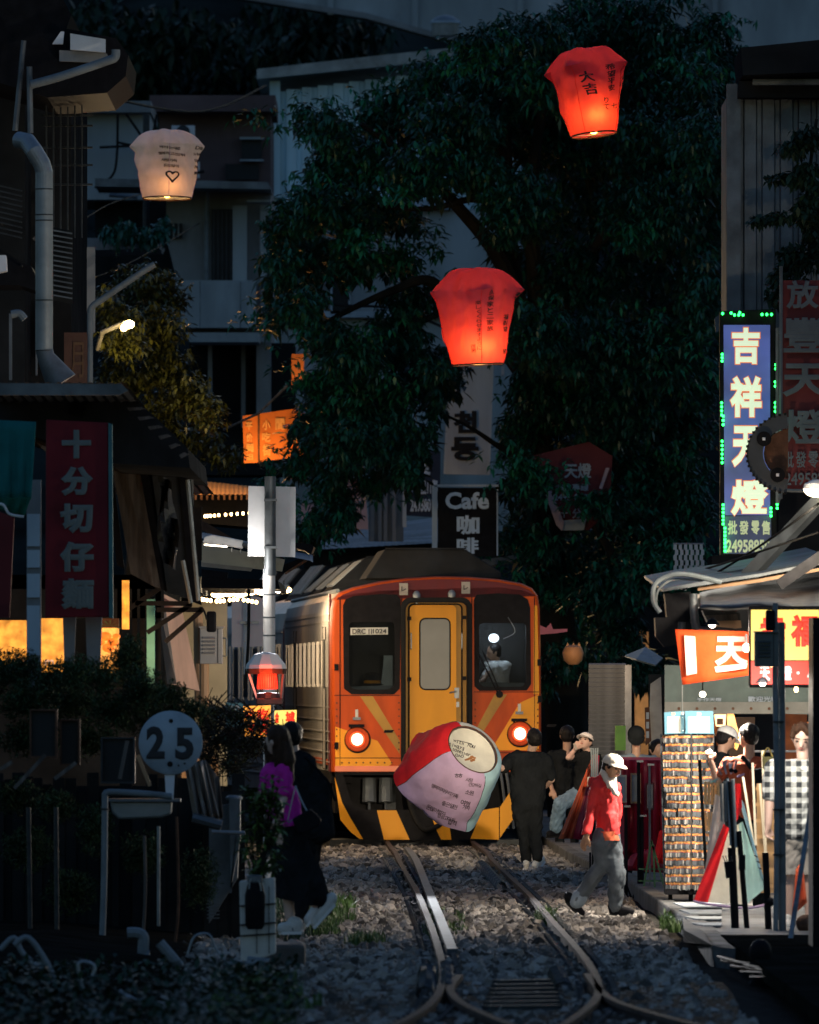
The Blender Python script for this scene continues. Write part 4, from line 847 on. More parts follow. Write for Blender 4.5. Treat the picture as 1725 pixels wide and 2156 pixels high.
# side panelling: windows, doors, ribs along the left side
SX=T(699,1400).x
def side(name,y0,y1,pz0,pz1,t,mt,parent=tn,x=None):
    xx=(SX if x is None else x); a=T(0,pz1).z; c=T(0,pz0).z; b=MB(); b.box((xx-t,TD+y0,a),(xx+.01,TD+y1,c)); return b.build(name,mt,parent)
for i in range(14):
    z=1490+i*0; 
for zy in (1488,1515,1540,1560,1583,1604): side('side_rib',.6,LEN,zy,zy+2,.02,M['steel'])
for zy in (1290,1305): side('side_rib',.6,LEN,zy,zy+3,.02,M['steel'])
for y0,w in ((1.0,.55),(3.4,1.1),(5.2,1.1),(7,1.1),(8.8,1.1),(10.6,1.1),(12.4,1.1),(15.5,.6),(17.2,1.1)):
    f=side('side_window',y0,y0+w,1352,1440,.012,M['window']); 
    side('window_frame',y0-.06,y0,1348,1446,.03,M['steel'],f); side('window_frame',y0+w,y0+w+.06,1348,1446,.03,M['steel'],f)
for y0 in (1.9,14.0):
    f=side('side_door',y0,y0+1.0,1320,1620,.018,M['steel']); side('door_glass',y0+.25,y0+.75,1345,1450,.022,M['window'],f); side('door_gap',y0-.04,y0,1318,1622,.024,M['rubber'],f); side('door_gap',y0+1,y0+1.04,1318,1622,.024,M['rubber'],f)
side('orange_corner_band',.55,1.0,1250,1625,.016,M['redarch'])
side('orange_side_stripe',1.0,LEN,1600,1612,.014,M['orange']); side('side_skirt_shadow_line',.6,LEN,1622,1650,-.3,M['blackpaint'])
tn.rotation_euler=(0,0,.0435)
# second car, curving away to the left
T2=175.6; c2=W(599,1700,T2)
t2=thing('railway_carriage','stainless steel second carriage behind the left signal pole','carriage',(c2.x,T2,0),)
hx=c2.x; b=MB()
prof=[(0,.55),(0,3.05),(.05,3.3),(.3,3.5),(.9,3.66),(1.9,3.66),(2.5,3.5),(2.78,3.3),(2.84,3.05),(2.84,.55)]
for y0,y1,mi in ((0,.3,1),(.3,19,0)):
    for (xa,za),(xb,zb) in zip(prof,prof[1:]): b.quad((hx+xa,T2+y0,za),(hx+xb,T2+y0,zb),(hx+xb,T2+y1,zb),(hx+xa,T2+y1,za),mi)
b.add([(hx+x,T2,z) for x,z in prof],[tuple(range(10))],1); b.add([(hx+x,T2+19,z) for x,z in prof],[tuple(range(10))],0)
b.build('body_shell',[M['steel'],M['redarch']],t2,smooth=True)
def side2(name,y0,y1,z0,z1,t,mt,parent=t2): b=MB(); b.box((hx-t,T2+y0,z0),(hx+.01,T2+y1,z1)); return b.build(name,mt,parent)
for y0,w in ((.9,.5),(3.2,1.3),(5.4,1.3),(7.6,1.3),(9.8,1.3),(12,1.3),(16.6,1.2)):
    f=side2('side_window',y0,y0+w,2.0,2.78,.012,M['window']); side2('window_frame',y0-.06,y0,1.95,2.83,.03,M['steel'],f); side2('window_frame',y0+w,y0+w+.06,1.95,2.83,.03,M['steel'],f)
for y0 in (1.8,14.4): f=side2('side_door',y0,y0+1,.7,2.9,.02,M['steel']); side2('door_glass',y0+.25,y0+.75,2,2.75,.025,M['window'],f); side2('door_gap',y0-.05,y0,.7,2.9,.03,M['rubber'],f)
for z in (.8,.95,1.1,1.3,1.5,3.0): side2('side_rib',.3,19,z,z+.02,.02,M['steel'])
side2('orange_side_stripe',.3,19,1.35,1.48,.016,M['orange'])
for y0 in (2,7,12):
    b=MB(); b.prism([(hx+.35,T2+y0,3.5),(hx+.8,T2+y0,4.05),(hx+2.1,T2+y0,4.05),(hx+2.5,T2+y0,3.5)],(0,3,0)); o=b.build('roof_air_conditioner',M['corrdark'],t2)
    b=MB()
    for i in range(8): b.beam((hx+.42,T2+y0+.3+i*.33,3.62),(hx+.78,T2+y0+.3+i*.33,4.06),.14,.03)
    b.build('vent_slats',M['galv'],o)
b=MB(); b.box((hx+.2,T2+.5,.1),(hx+2.6,T2+18,.55)); b.build('underframe',M['blackpaint'],t2)
t2.rotation_euler=(0,0,.085)
# ================================================================ LEFT SIDE
def ZA(x,y): return (x*.2604, 1078.2+y*.2604)       # reading frames of the photograph, in columns and rows
def ZB(x,y): return (x*.3125, 1482.5+y*.3125)
def ZC(x,y): return (359.4+x*.2292,1078.2+y*.2292)
def ZD(x,y): return (x*.2917,628.9+y*.2917)
def ZE(x,y): return (x*.3333,y*.3333)
# street signal pole
sp=thing('signal_pole','white banded pole with a grey top and street lamp arm left of the train','pole',W(568,1800,123))
D=123
b=MB(); b.tube([W(567,1980,D),W(567,1375,D),W(567,1208,D)],.066,16); b.build('white_post',M['whitepaint'],sp,smooth=True)
b=MB(); b.tube([W(569,1208,D),W(569,1003,D)],.062,16); b.tube([W(568,1212,D),W(568,1198,D)],.07,16); b.build('upper_post',M['galvdark'],sp,smooth=True)
for y in (1252,1300,1338,1391): b=MB(); b.tube([W(567,y+1.5,D),W(567,y-1.5,D)],.068,16); b.build('metal_band',M['galvdark'],sp)
b=MB(); b.tube([W(572,1166,D+.1),W(516,1147,D+1.1)],.035,8); b.build('lamp_arm',M['darksteel'],sp)
b=MB(); A=[(426,1143),(430,1130),(446,1126),(478,1131),(513,1138),(511,1156),(480,1150),(440,1146)]; b.prism([W(x,y,D+1.2) for x,y in A],(0,.22,0)); o=b.build('street_light_head',M['whitepaint'],sp,bev=.015)
b=MB(); b.prism([W(x,y,D+1.24) for x,y in [(430,1146),(478,1150),(478,1152),(430,1148)]],(0,.14,0)); b.build('light_panel',M['bulbwhite'],o)
b=MB(); b.tube([W(489,1154,D+1.3),W(489,1161,D+1.3)],.008,5); b.tube([W(507,1156,D+1.3),W(507,1164,D+1.3)],.008,5); b.build('clips',M['galv'],o)
plight('street_light_glow',W(500,1195,D-.25),26,(1,.93,.84),.10,sp)
sg=thing('square_sign','blank grey back of a square sign strapped to the tall pole','sign',W(573,1175,D-.1))
b=MB(); b.slab([(523,1023),(623,1025),(622,1173),(522,1171)],D+.09,.012); b.build('panel',M['signgrey'],sg,bev=.003)
b=MB(); 
for y in (1050,1150): b.pbox(556,y,583,y+5,D-.08,.17)
b.build('clamp',M['galvdark'],sg)
# second board with its pole
s2=thing('notice_board','pale pinkish board on a white pole left of the banded pole','sign',W(520,1362,130))
b=MB(); b.slab([(488,1259),(546,1257),(554,1262),(554,1361),(488,1363)],130.1,.02); b.build('panel',mat('pale_pink_panel',(.62,.55,.58),.5,0,.08,3,.05),s2)
b=MB(); b.tube([W(519,1420,130),W(519,1255,130)],.035,10); b.build('post',M['whitepaint'],s2)
b=MB(); b.pbox(505,1308,545,1314,129.92,.06); b.build('bracket',M['galv'],s2)
b=MB(); b.tube(crom([W(524,1240,129.8),W(524,1300,129.8),W(522,1370,129.8),W(516,1450,129.8)],5),.02,6); b.build('cable',M['rubber'],s2)
# beacon with hood
bc=thing('warning_beacon','red flashing beacon with a conical hood on the crossing post','warning light',W(562,1800,118))
D=118
b=MB(); c=W(560,1408,D); b.lathe([(.215,0),(.205,.04),(.12,.15),(.03,.17)],c,10); b.build('hood',M['whitepaint'],bc); b=MB(); b.lathe([(.21,-.055),(.218,0),(.19,0),(.185,-.05)],c,10,closed=False); b.build('hood_rim',M['rust'],bc)
b=MB(); b.lathe([(.105,0),(.11,.02),(.10,.14),(.085,.185),(.05,.20)],W(563,1451,D),28); b.build('red_lens',M['beacon'],bc,smooth=True)
b=MB()
for i in range(28):
    a=i/28*2*math.pi; p=W(563,1450,D); b.beam(p+Vector((math.cos(a)*.109,math.sin(a)*.109,0)),p+Vector((math.cos(a)*.098,math.sin(a)*.098,.15)),.006,.006)
b.build('lens_ribs',M['redpaper'],bc)
b=MB()
for x0,x1 in ((520,544),(598,592)): b.beam(W(x0,1408,D-.05),W(x1,1480,D-.02),.022,.022)
b.build('cage_leg',M['galv'],bc)
b=MB(); b.lathe([(.13,0),(.12,.06),(.05,.07)],W(565,1472,D),14); b.pbox(540,1470,596,1484,D-.12,.25); b.build('lamp_base',M['darksteel'],bc,bev=.01)
b=MB(); b.tube(crom([W(588,1484,D),W(596,1490,D),W(594,1502,D),W(584,1502,D),W(578,1486,D)],6),.008,6); b.build('loose_cable',M['rubber'],bc)
b=MB(); b.tube([W(566,1484,D),W(566,1810,D)],.045,10); b.build('post',M['galvdark'],bc)
plight('beacon_light',W(563,1430,D-.3),9,(1,.08,.02),.08,bc)
# utility cabinet on post
def ubox(name,x0,y0,x1,y1,d,label,mt,post=None):
    t=thing(name,label,'utility box',W((x0+x1)/2,y1,d)); b=MB(); b.pbox(x0,y0,x1,y1,d,.22); bo=b.build('cabinet',mt,t,bev=.008)
    b=MB(); b.pbox(x0-2,y0-3,x1+3,y0,d-.03,.28); b.build('cabinet_lid',mt,t)
    w=x1-x0; h=y1-y0
    for i in range(5):
        y=y0+h*(.24+.105*i); b=MB(); b.prism([W(x0+w*.12,y,d),W(x0+w*.66,y,d),W(x0+w*.66,y+h*.05,d-.03),W(x0+w*.12,y+h*.05,d-.03)],(0,.03,-.004)); b.build('louvre',mt,t)
    b=MB(); b.pbox(x0+w*.78,y0+h*.02,x0+w*.80,y1-1,d-.006,.01); b.build('door_gap',M['rubber'],t)
    b=MB(); b.tube([W(x1,y0+h*.28,d+.05),W(x1+6,y0+h*.29,d+.05),W(x1+8,y0+h*.33,d+.05),W(x1+8,y0+h*.78,d+.05),W(x1,y0+h*.78,d+.05)],.009,6); b.build('hasp',M['galvdark'],t)
    return t
ubox('utility_cabinet',421,1322,469,1398,112,'grey louvred utility cabinet beside the brown canvas',M['boxgrey'])
b=MB(); b.tube([W(430,1398,112.1),W(430,1900,112.1)],.05,10); b.tube([W(417,1290,112.3),W(420,1480,112.3)],.05,10); tag(b.build('cabinet_pole',M['woodwarm'],loc=W(428,1900,112)),'bare wooden pole carrying the grey utility cabinet','pole')
bx=thing('traffic_camera','small black box lamp on top of the wooden pole','signal',W(447,1330,111)); b=MB(); b.pbox(435,1287,455,1331,111,.15); b.build('housing',M['blackpaint'],bx,bev=.02); b=MB(); b.tube(crom([W(436,1305,110.9),W(428,1282,110.9),W(420,1280,110.9)],4),.01,5); b.build('cable',M['rubber'],bx)
# cream canopy with thatch edge
cn=thing('cream_canopy','cream canopy with ragged grey roof edge behind the pole','canopy',W(510,1200,135))
b=MB(); P=[W(424,1147,133.5),W(596,1186,133.5),W(596,1206,134),W(424,1182,134)]; b.slab([(424,1143),(600,1178),(594,1203),(424,1187)],134,.15); b.build('canopy_sheet',M['cream'],cn)
b=MB(); b.slab([(424,1184),(533,1196),(528,1203),(424,1193)],133.9,.1); b.build('lower_flap',M['khaki'],cn)
for i in range(44):
    x=425+i*5.3; y=1120+i*1.1; 
    if x>660: break
    b=MB() if i==0 else b; b.add([W(x,y+2*random.random(),133.8),W(x+6,y+1,133.8),W(x+6.5,y+14+3*random.random(),133.3),W(x-.5,y+13,133.3)],[(0,1,2,3)])
b.build('ragged_roof_edge',M['galvdark'],cn)
b=MB(); b.slab([(600,1140),(655,1146),(661,1150),(655,1168),(640,1158),(600,1150)],134,2); b.slab([(595,1190),(660,1165),(640,1180),(598,1206)],134.3,2); b.build('roof_beam',M['blackpaint'],cn)
b=MB(); b.slab([(424,1215),(585,1222),(590,1240),(424,1238)],136,8); b.slab([(424,1198),(480,1205),(478,1218),(424,1214)],136,.4); b.build('roof_fascia',M['blackpaint'],cn)
# shop behind, between canopy and second carriage
sh=thing('left_shop','bright open shop front along the left of the tracks','shop',W(450,1700,150))
a=W(424,1700,150)
b=MB(); b.box((a.x-3.2,146,-.1),(a.x-.2,147,3.6)); b.box((a.x-3.2,146,3.4),(a.x-.0,175,3.6)); b.box((a.x-3.3,146,-.1),(a.x-3.2,190,3.6)); b.build('wall',M['darkwall'],sh)
b=MB(); b.box((a.x-3.1,165,0),(a.x+.1,165.3,3.4)); b.build('back_wall',M['cream'],sh)
b=MB(); b.box((a.x-1.5,160,0),(a.x+.05,160.4,1.2)); b.build('counter',M['woodwarm'],sh)
for i,(x,y,d) in enumerate([(553,1243,138),(524,1244,144),(598,1240,146),(480,1247,150),(460,1250,154),(505,1249,158)]):
    t=thing('pendant_lamp',['pendant lamp under the black fascia just left of the white pole','pendant lamp over the pale pinkish board','pendant lamp right of the white pole','far pendant lamp left of the pinkish board','farthest left pendant lamp in the shop','small pendant lamp deep in the shop row'][i],'lamp',W(x,y,d),'pendant lamps in the left shops')
    b=MB(); b.lathe([(.06,0),(.055,.03),(.02,.05)],W(x,y,d),12); b.build('shade',M['galv'],t)
    b=MB(); b.ell(W(x,y+2,d),(.10,.10,.045)); b.build('bulb',M['bulbwarm'],t,smooth=True); b=MB(); b.tube([W(x,y-3,d),W(x,y-18,d)],.006,5); b.build('cord',M['rubber'],t)
    plight('lamp_light',W(x,y+10,d),[110,170,240,300,300,300][i],(1,.72,.42),.10,t)
tl=thing('fluorescent_tube','glowing white tube lamp right of the white pole under the roof','lamp',W(592,1243,140)); b=MB(); b.tube([W(585,1243,140),W(604,1241,148)],.035,8); b.build('tube',M['bulbwhite'],tl); b=MB(); b.tube([W(585,1240,140),W(604,1238,148)],.05,6); b.build('fitting',M['galvdark'],tl)
# string of small bulbs
def bulbs(P,n,label,grp='fairy light strings',r=.02,mt='bulbwarm'):
    t=thing('fairy_light_string',label,'string lights',P[0],grp); Q=crom(P,10); b=MB(); b.tube(Q,.006,4); b.build('cord',M['rubber'],t)
    bb=MB(); bb.ell((0,0,0),(r,r,r*1.2),6,4); me=rawmesh('bulb',bb.v,bb.f,M[mt]); copies(me,[Q[int(i*(len(Q)-1)/(n-1))] for i in range(n)],'bulb',t); return t
bulbs([W(425,1262,128),W(460,1266,128),W(500,1262,128),W(540,1268,128)],14,'string of warm bulbs just below the black fascia')
bulbs([W(432,1087,165),W(470,1084,165),W(525,1080,165)],10,'string of warm bulbs under the orange tiled eave')
# small signs
def smallsign(name,label,pts,d,mt,txt,tm,bold=.05):
    t=thing(name,label,'sign',W(pts[0][0],max(p[1] for p in pts),d)); b=MB(); b.slab(pts,d,.02); p=b.build('board',mt,t); b=MB(); glyphs(b,txt,d-.006,bold); b.build('lettering',tm,p); return t
smallsign('shop_sign','small yellow sign with red characters left of the train',[(578,1496),(625,1495),(624,1528),(578,1528)],116,M['ylit'],[('金',579,1499,588,1522),('城',601,1498,622,1523)],M['rlit'],.06)
smallsign('shop_sign','amber sign with red characters behind thorny twigs',[(512,1487),(570,1485),(570,1552),(516,1552)],115,M['shopglow'],[('小',516,1492,538,1515),('吃',542,1492,566,1518),('飲',518,1522,540,1546),('料',544,1522,566,1547)],M['rlit'],.05)
smallsign('shop_sign','small blue board beside the amber sign',[(475,1479),(512,1480),(511,1530),(476,1530)],116,M['boardblue'],[('50',480,1485,505,1500)],M['dim'])
# brown canvas awning folded down
cv=thing('brown_awning','brown canvas awning hanging steeply beside the lit shops','awning',W(385,1460,110))
b=MB(); b.plate([W(344,1250,109),W(380,1268,110.5),W(421,1455,111),W(360,1440,109)],.02); b.build('canvas',M['canvas'],cv)
b=MB(); b.plate([W(330,1255,108.9),W(344,1250,108.9),W(372,1440,108.8),W(352,1440,108.9)],.02); b.build('canvas_fold',M['tarp'],cv)
for P in [((262,1288),(338,1238)),((310,1332),(402,1273)),((348,1352),(428,1282)),((285,1270),(405,1271)),((330,1284),(425,1284))]:
    b=MB(); b.beam(W(*P[0],107.5),W(*P[1],107.5),.045,.045); b.build('strut',M['blackpaint'],cv)
for x in (252,283,333,300): b=MB(); b.pbox(x-5,1240,x+6,1460,108,.08); b.build('post',M['blackpaint'],cv)
# row of upright wooden panels hanging from the roof
wp=thing('hanging_boards','weathered boards and torn plastic hanging beside the red sign','boards',W(330,1250,106))
for A,mt in [([(236,978),(258,976),(326,1236),(275,1208)],'wood'),([(258,976),(292,980),(338,1238),(326,1236)],'wood'),([(292,980),(318,985),(352,1246),(338,1240)],'blackpaint'),([(318,985),(378,1002),(400,1262),(352,1248)],'tarpblack'),([(378,1002),(402,1010),(425,1275),(400,1265)],'blackpaint'),([(222,985),(236,978),(262,1198),(246,1190)],'blackpaint')]:
    b=MB(); b.slab(A,106+random.uniform(-.1,.1),.05); b.build('board',M[mt],wp)
TP=MB(); n=12; V=[]
for i in range(n+1):
    for j in range(5):
        t=i/n; x=330+j*9+10*t+6*math.sin(t*7+j); y=1000+t*185+j*4; V.append(W(x,y,105.7-.12*math.sin(t*9+j*2.1)))
TP.add(V,[(i*5+j,i*5+j+1,(i+1)*5+j+1,(i+1)*5+j) for i in range(n) for j in range(4)]); TP.build('torn_plastic',M['tarpblack'],wp,smooth=True)
for P in [((395,1010),(418,1265)),((385,1180),(402,1270))]: b=MB(); b.tube([W(*P[0],105.5),W(*P[1],105.5)],.02,7); b.build('metal_pipe',M['galv'],wp)
b=MB(); b.slab([(322,974),(405,970),(405,980),(330,984)],107,.04); b.slab([(397,975),(407,975),(407,1085),(399,1085)],107,.04); tag(b.build('metal_bracket_frame',M['galv'],loc=W(400,1085,107)),'thin pale metal frame above the torn plastic','frame')
b=MB(); b.slab([(408,1068),(425,1068),(425,1180),(412,1180)],108,.1); tag(b.build('dark_pillar',M['blackpaint'],loc=W(415,1180,108)),'dark pillar at the end of the hanging boards','pillar')
# stall roof
rf=thing('corrugated_stall_roof','dark corrugated roof over the left food stall','roof',W(130,900,100))
b=MB(); L0=W(-40,806,99).x; 
xs=[L0+i*.045 for i in range(29)]
V=[]
for i,x in enumerate(xs): V+= [Vector((x,99,W(0,808,99).z+(.016 if i%2 else 0))),Vector((x+.55,112,W(0,808,99).z-.75+(.016 if i%2 else 0)))]
b.add(V,[(i*2,i*2+1,i*2+3,i*2+2) for i in range(28)]); b.build('roof_sheet',M['corrdark'],rf)
b=MB(); b.slab([(-40,806),(255,808),(270,822),(250,832),(-40,832)],98.9,.06); b.build('gutter',M['galvdark'],rf)
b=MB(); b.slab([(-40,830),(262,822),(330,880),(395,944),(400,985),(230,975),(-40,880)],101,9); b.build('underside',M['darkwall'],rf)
for i in range(7): b=MB(); b.slab([(245+i*22,838+i*20),(280+i*18,838+i*19),(290+i*18,842+i*19),(250+i*22,845+i*20)],100.8-.05*i,.04); b.build('roof_slat',M['wood'],rf)
# red vertical sign
rs=thing('red_vertical_sign','tall dark red noodle shop sign with pale brush characters','sign',W(165,1300,99))
b=MB(); b.slab([(97,883),(228,890),(230,1299),(95,1300)],99,.12); pn=b.build('panel',M['redsign'],rs,bev=.01)
b=MB(); b.slab([(228,890),(236,893),(238,1302),(230,1300)],98.98,.15); b.build('edge_trim',mat('teal_trim',(.03,.14,.16),.6,0,.3,4,.05),rs)
b=MB(); glyphs(b,[('十',130,905,192,965),('分',128,982,196,1044),('切',126,1060,196,1123),('仔',126,1140,198,1204),('麵',128,1218,198,1283)],98.985,.06); b.build('lettering',mat('faded_letters',(.14,.165,.16),.6,0,.25,4,.0),pn)
# red canopy piece, teal tarp, posts
tt=thing('teal_tarp','teal tarpaulin hanging with a white hem at the left edge','tarpaulin',W(40,1080,97))
def cloth(name,pts,d,mt,parent,nx=10,ny=8,amp=.03,fr=5,closed=False,th=None):
    """hanging cloth between four corner pixels (tl,tr,br,bl) with folds"""
    a,b_,c,e=[np.array(p,float) for p in pts]; V=[]; b=MB()
    for j in range(ny+1):
        for i in range(nx+1):
            u,v=i/nx,j/ny; p=(a*(1-u)+b_*u)*(1-v)+(e*(1-u)+c*u)*v; V.append(W(p[0],p[1],d+amp*math.sin(u*fr*math.pi+v*1.3)*(0.3+v)))
    b.add(V,[(j*(nx+1)+i,j*(nx+1)+i+1,(j+1)*(nx+1)+i+1,(j+1)*(nx+1)+i) for j in range(ny) for i in range(nx)])
    o=b.build(name,mt,parent,smooth=True); s=o.modifiers.new('s','SOLIDIFY'); s.thickness=.004; return o
cloth('upper_cloth',[(-5,884),(76,888),(66,1052),(-5,1050)],97,M['teal'],tt); cloth('lower_cloth',[(-5,1048),(66,1046),(52,1086),(-5,1072)],96.9,paper('green_tarp',(.01,.12,.08),.3),tt)
b=MB(); b.tube(crom([W(-5,1060,96.8),W(8,1064,96.8),W(20,1082,96.8),W(50,1088,96.8)],6),.012,6); b.build('white_hem',M['whitepaint'],tt)
b=MB(); b.slab([(-5,1075),(30,1090),(20,1300),(-5,1300)],99.5,.1); tag(b.build('red_side_board',M['maroon'],loc=W(0,1300,99.5)),'dark red board below the teal tarpaulin','board')
pp=thing('patched_post','concrete post patched with pale notices beside the red sign','post',W(70,1900,98))
b=MB(); b.pbox(56,1010,86,1470,98,.13); b.build('shaft',M['concrete'],pp)
for y0,y1 in ((1082,1150),(1158,1195),(1208,1258),(1275,1380)): b=MB(); b.pbox(57,y0,84,y1,97.98,.015); b.build('notice',M['whiteboard'],pp)
for x0,x1,l in ((132,160,'thin pale post below the red sign'),(180,215,'wide pale post below the red sign')):
    b=MB(); b.slab([(x0,1295),(x1,1295),(x1-5,1420),(x0+4,1420)],99.3,.1); tag(b.build('pale_post',M['concrete'],loc=W(x0,1420,99.3)),l,'post')
# lit shop interior seen under the sign
ls=thing('food_stall','orange lit food stall behind the hedge on the left','stall',W(120,1500,104))
b=MB(); b.pbox(-20,1306,62,1420,106,.1); b.pbox(82,1302,134,1420,106,.1); b.build('lit_board',M['shopglow'],ls)
b=MB(); b.pbox(192,1322,250,1420,106,.1); b.build('lit_menu',emis('lit_amber_menu',(1,.42,.08),1.0,.7,14),ls)
b=MB(); b.pbox(192,1302,250,1322,105.9,.1); b.build('menu_header',mat('brown_header',(.25,.08,.02)),ls)
b=MB()
for x,y,r in ((222,1340,14),(238,1352,13),(212,1352,10),(228,1364,14),(245,1340,9)): b.ell(W(x,y,105.9),(r*.0042,.03,r*.0030),10,6)
b.build('flower_print',emis('lit_flower',(1,.20,.02),1.0,.4,20),ls)
b=MB()
for i in range(7): 
    a=i*.5; b.add([W(232,1318,105.85),W(232+22*math.cos(a)-3,1318-16*math.sin(a)+6,105.85),W(232+26*math.cos(a),1318-18*math.sin(a)+5,105.85)],[(0,1,2)])
b.build('leaf_print',mat('olive_leaf',(.20,.24,.06)),ls)
b=MB(); glyphs(b,[('lovely',26,1388,58,1402),('m',94,1389,114,1402)],105.9,.03); b.build('lettering',emis('pale_lettering',(.9,.5,.3),.8),ls)
for x0,y0,x1,y1,l in ((257,1222,272,1325,0),(262,1262,266,1290,0),(233,1206,238,1250,0)): b=MB(); b.pbox(x0,y0,x1,y1,107,.05); b.build('lit_strip',M['shopglow'],ls)
b=MB(); b.pbox(-60,1240,345,1302,108,.2); b.pbox(-60,1300,345,1700,109,.2); b.build('back_wall',M['darkwall'],ls)
plight('stall_light',W(120,1340,104.6),10,(1,.5,.15),.1,ls); plight('stall_light',W(300,1400,107),22,(1,.6,.3),.1,ls)
b=MB(); b.pbox(309,1262,326,1450,107.8,.06); tag(b.build('teal_banner',mat('mint_banner',(.16,.5,.42)),loc=W(318,1450,107.8)),'narrow mint banner between the black posts','banner')
b=MB(); b.slab([(326,1245),(352,1262),(372,1275),(345,1282),(328,1280)],108.3,.05); tag(b.build('salmon_board',mat('salmon_panel',(.5,.22,.18)),loc=W(340,1280,108)),'small salmon panel above the brown awning','panel')
# speed sign
ss=thing('speed_sign','round grey sign reading 25 on a bent pipe','sign',W(215,2000,95))
D=95; c=W(359.5,1564,D); r=(W(427,0,D).x-W(292,0,D).x)/2
b=MB(); b.lathe([(r*.97,-.012),(r,-.006),(r,.006)],c,56,'Y'); dk=b.build('disc',mat('sign_face',(.33,.40,.46),.5,.1,.15,5,.1,20,dirt=.22,dcol=(.12,.15,.17)),ss,smooth=True)
b=MB(); 
def stroke_poly(mb,pts,w,d):
    for P in pts: mb.v and None
glyphs(b,[('2',308,1529,347,1598),('5',369,1532,408,1600)],D-.018,.045); b.build('lettering',M['ink'],dk)
b=MB()
for x,y,q in ((360,1518,4.5),(358,1609,6),(376,1612,2),(389,1608,2.2)): b.lathe([(q*D/F,-.004),(q*D/F,0)],W(x,y,D-.012),12,'Y')
b.build('bolts_and_chips',M['rubber'],dk)
b=MB(); b.slab([(347,1632),(368,1632),(365,1684),(349,1668)],D+.01,.012); b.build('neck',M['signgrey'],ss)
b=MB(); b.tube(crom([W(362,1677,D),W(300,1671,D),W(236,1668,D),W(222,1672,D),W(221,1690,D),W(220,1800,D),W(218,1900,D),W(213,2040,D)],6),.027,12); b.build('bent_pipe',M['pipe'],ss,smooth=True)
b=MB(); b.tube([W(221,1702,D),W(221,1706,D)],.033,12); b.build('pipe_clip',M['darksteel'],ss)
# sink and frames
sk=thing('metal_sink','dented metal sink hanging under the bent pipe','sink',W(300,1730,96)); b=MB(); b.slab([(232,1686),(363,1686),(360,1715),(340,1722),(250,1726),(236,1712)],96,.3); b.build('basin',M['galv'],sk,bev=.02); b=MB(); b.pbox(228,1682,380,1688,95.95,.35); b.build('rim',M['galvdark'],sk)
def frame(label,x0,y0,x1,y1,d,mt='wood'):
    t=thing('window_frame_cabinet',label,'cabinet',W((x0+x1)/2,y1,d),'glass fronted cabinets in the left dark'); b=MB(); w=4
    b.pbox(x0,y0,x1,y0+w,d,.3); b.pbox(x0,y1-w,x1,y1,d,.3); b.pbox(x0,y0+w,x0+w,y1-w,d,.3); b.pbox(x1-w,y0+w,x1,y1-w,d,.3); b.build('frame',M['darksteel'] if 'pink' not in label else M['rust'],t); b=MB(); b.pbox(x0+w,y0+w,x1-w,y1-w,d+.05,.01); b.build('glass_pane',M['window'],t)
    b=MB(); b.pbox(x0+2,y0+2,x1-2,y1-2,d+.26,.02); b.build('back',M['darkwall'],t)
frame('glass cabinet with a pink lit top edge in the left hedge',62,1493,120,1596,94); frame('narrow glass cabinet beside the pink edged one',126,1514,168,1612,94.3); frame('open dark cabinet left of the 25 sign',212,1552,284,1650,96.5)
for P,l in [(((0,1620),(26,1604)),'short pale stake at the far left edge'),(((30,1660),(95,1590)),'slanted stake below the pink edged cabinet'),(((115,1640),(160,1606)),'slanted stake below the narrow cabinet'),(((290,1590),(316,1655)),'copper coloured tool handle left of the 25 sign'),(((252,1640),(268,1560)),'thin pole with an orange tip by the cabinet')]:
    b=MB(); b.beam(W(*P[0],93.5),W(*P[1],93.5),.03,.03); tag(b.build('stake',M['woodwarm'] if 'copper' in l else M['wood'],loc=W(*P[0],93.5)),l,'stake','stakes in the left dark')
tp=thing('grey_tarp_bundle','crumpled grey tarpaulin leaning right of the 25 sign','tarpaulin',W(430,1740,97))
cloth('cloth',[(388,1612),(432,1600),(462,1720),(408,1722)],97,M['tarp'],tp,12,10,.08,7); cloth('side_cloth',[(432,1600),(463,1640),(470,1720),(455,1735)],97.1,M['wood'],tp,6,6,.03,3)
b=MB(); b.tube([W(405,1722,96.9),W(466,1738,96.9)],.045,8); b.build('roll',M['galvdark'],tp)
cy=thing('grey_bin','grey plastic bin with a horizontal pipe beside the plants','bin',W(490,1900,98)); b=MB(); b.slab([(482,1682),(506,1682),(506,1770),(484,1880),(486,1880)],98,.3); b.slab([(440,1700),(506,1690),(500,1850),(440,1945)],98.3,.4); b.build('body',M['galvdark'],cy,bev=.02); b=MB(); b.tube([W(446,1752,97.8),W(516,1754,97.8)],.018,8); b.build('pipe_rail',M['galv'],cy); b=MB(); b.lathe([(.07,0),(.075,.02),(.05,.04)],W(493,1684,98.1),16); b.build('bin_lid',M['galv'],cy)
for i in range(11): b=MB() if i==0 else b; b.pbox(436,1857+i*7.5,462,1860+i*7.5,97.9,.03)
b.build('vent_slats',M['galvdark'],cy)
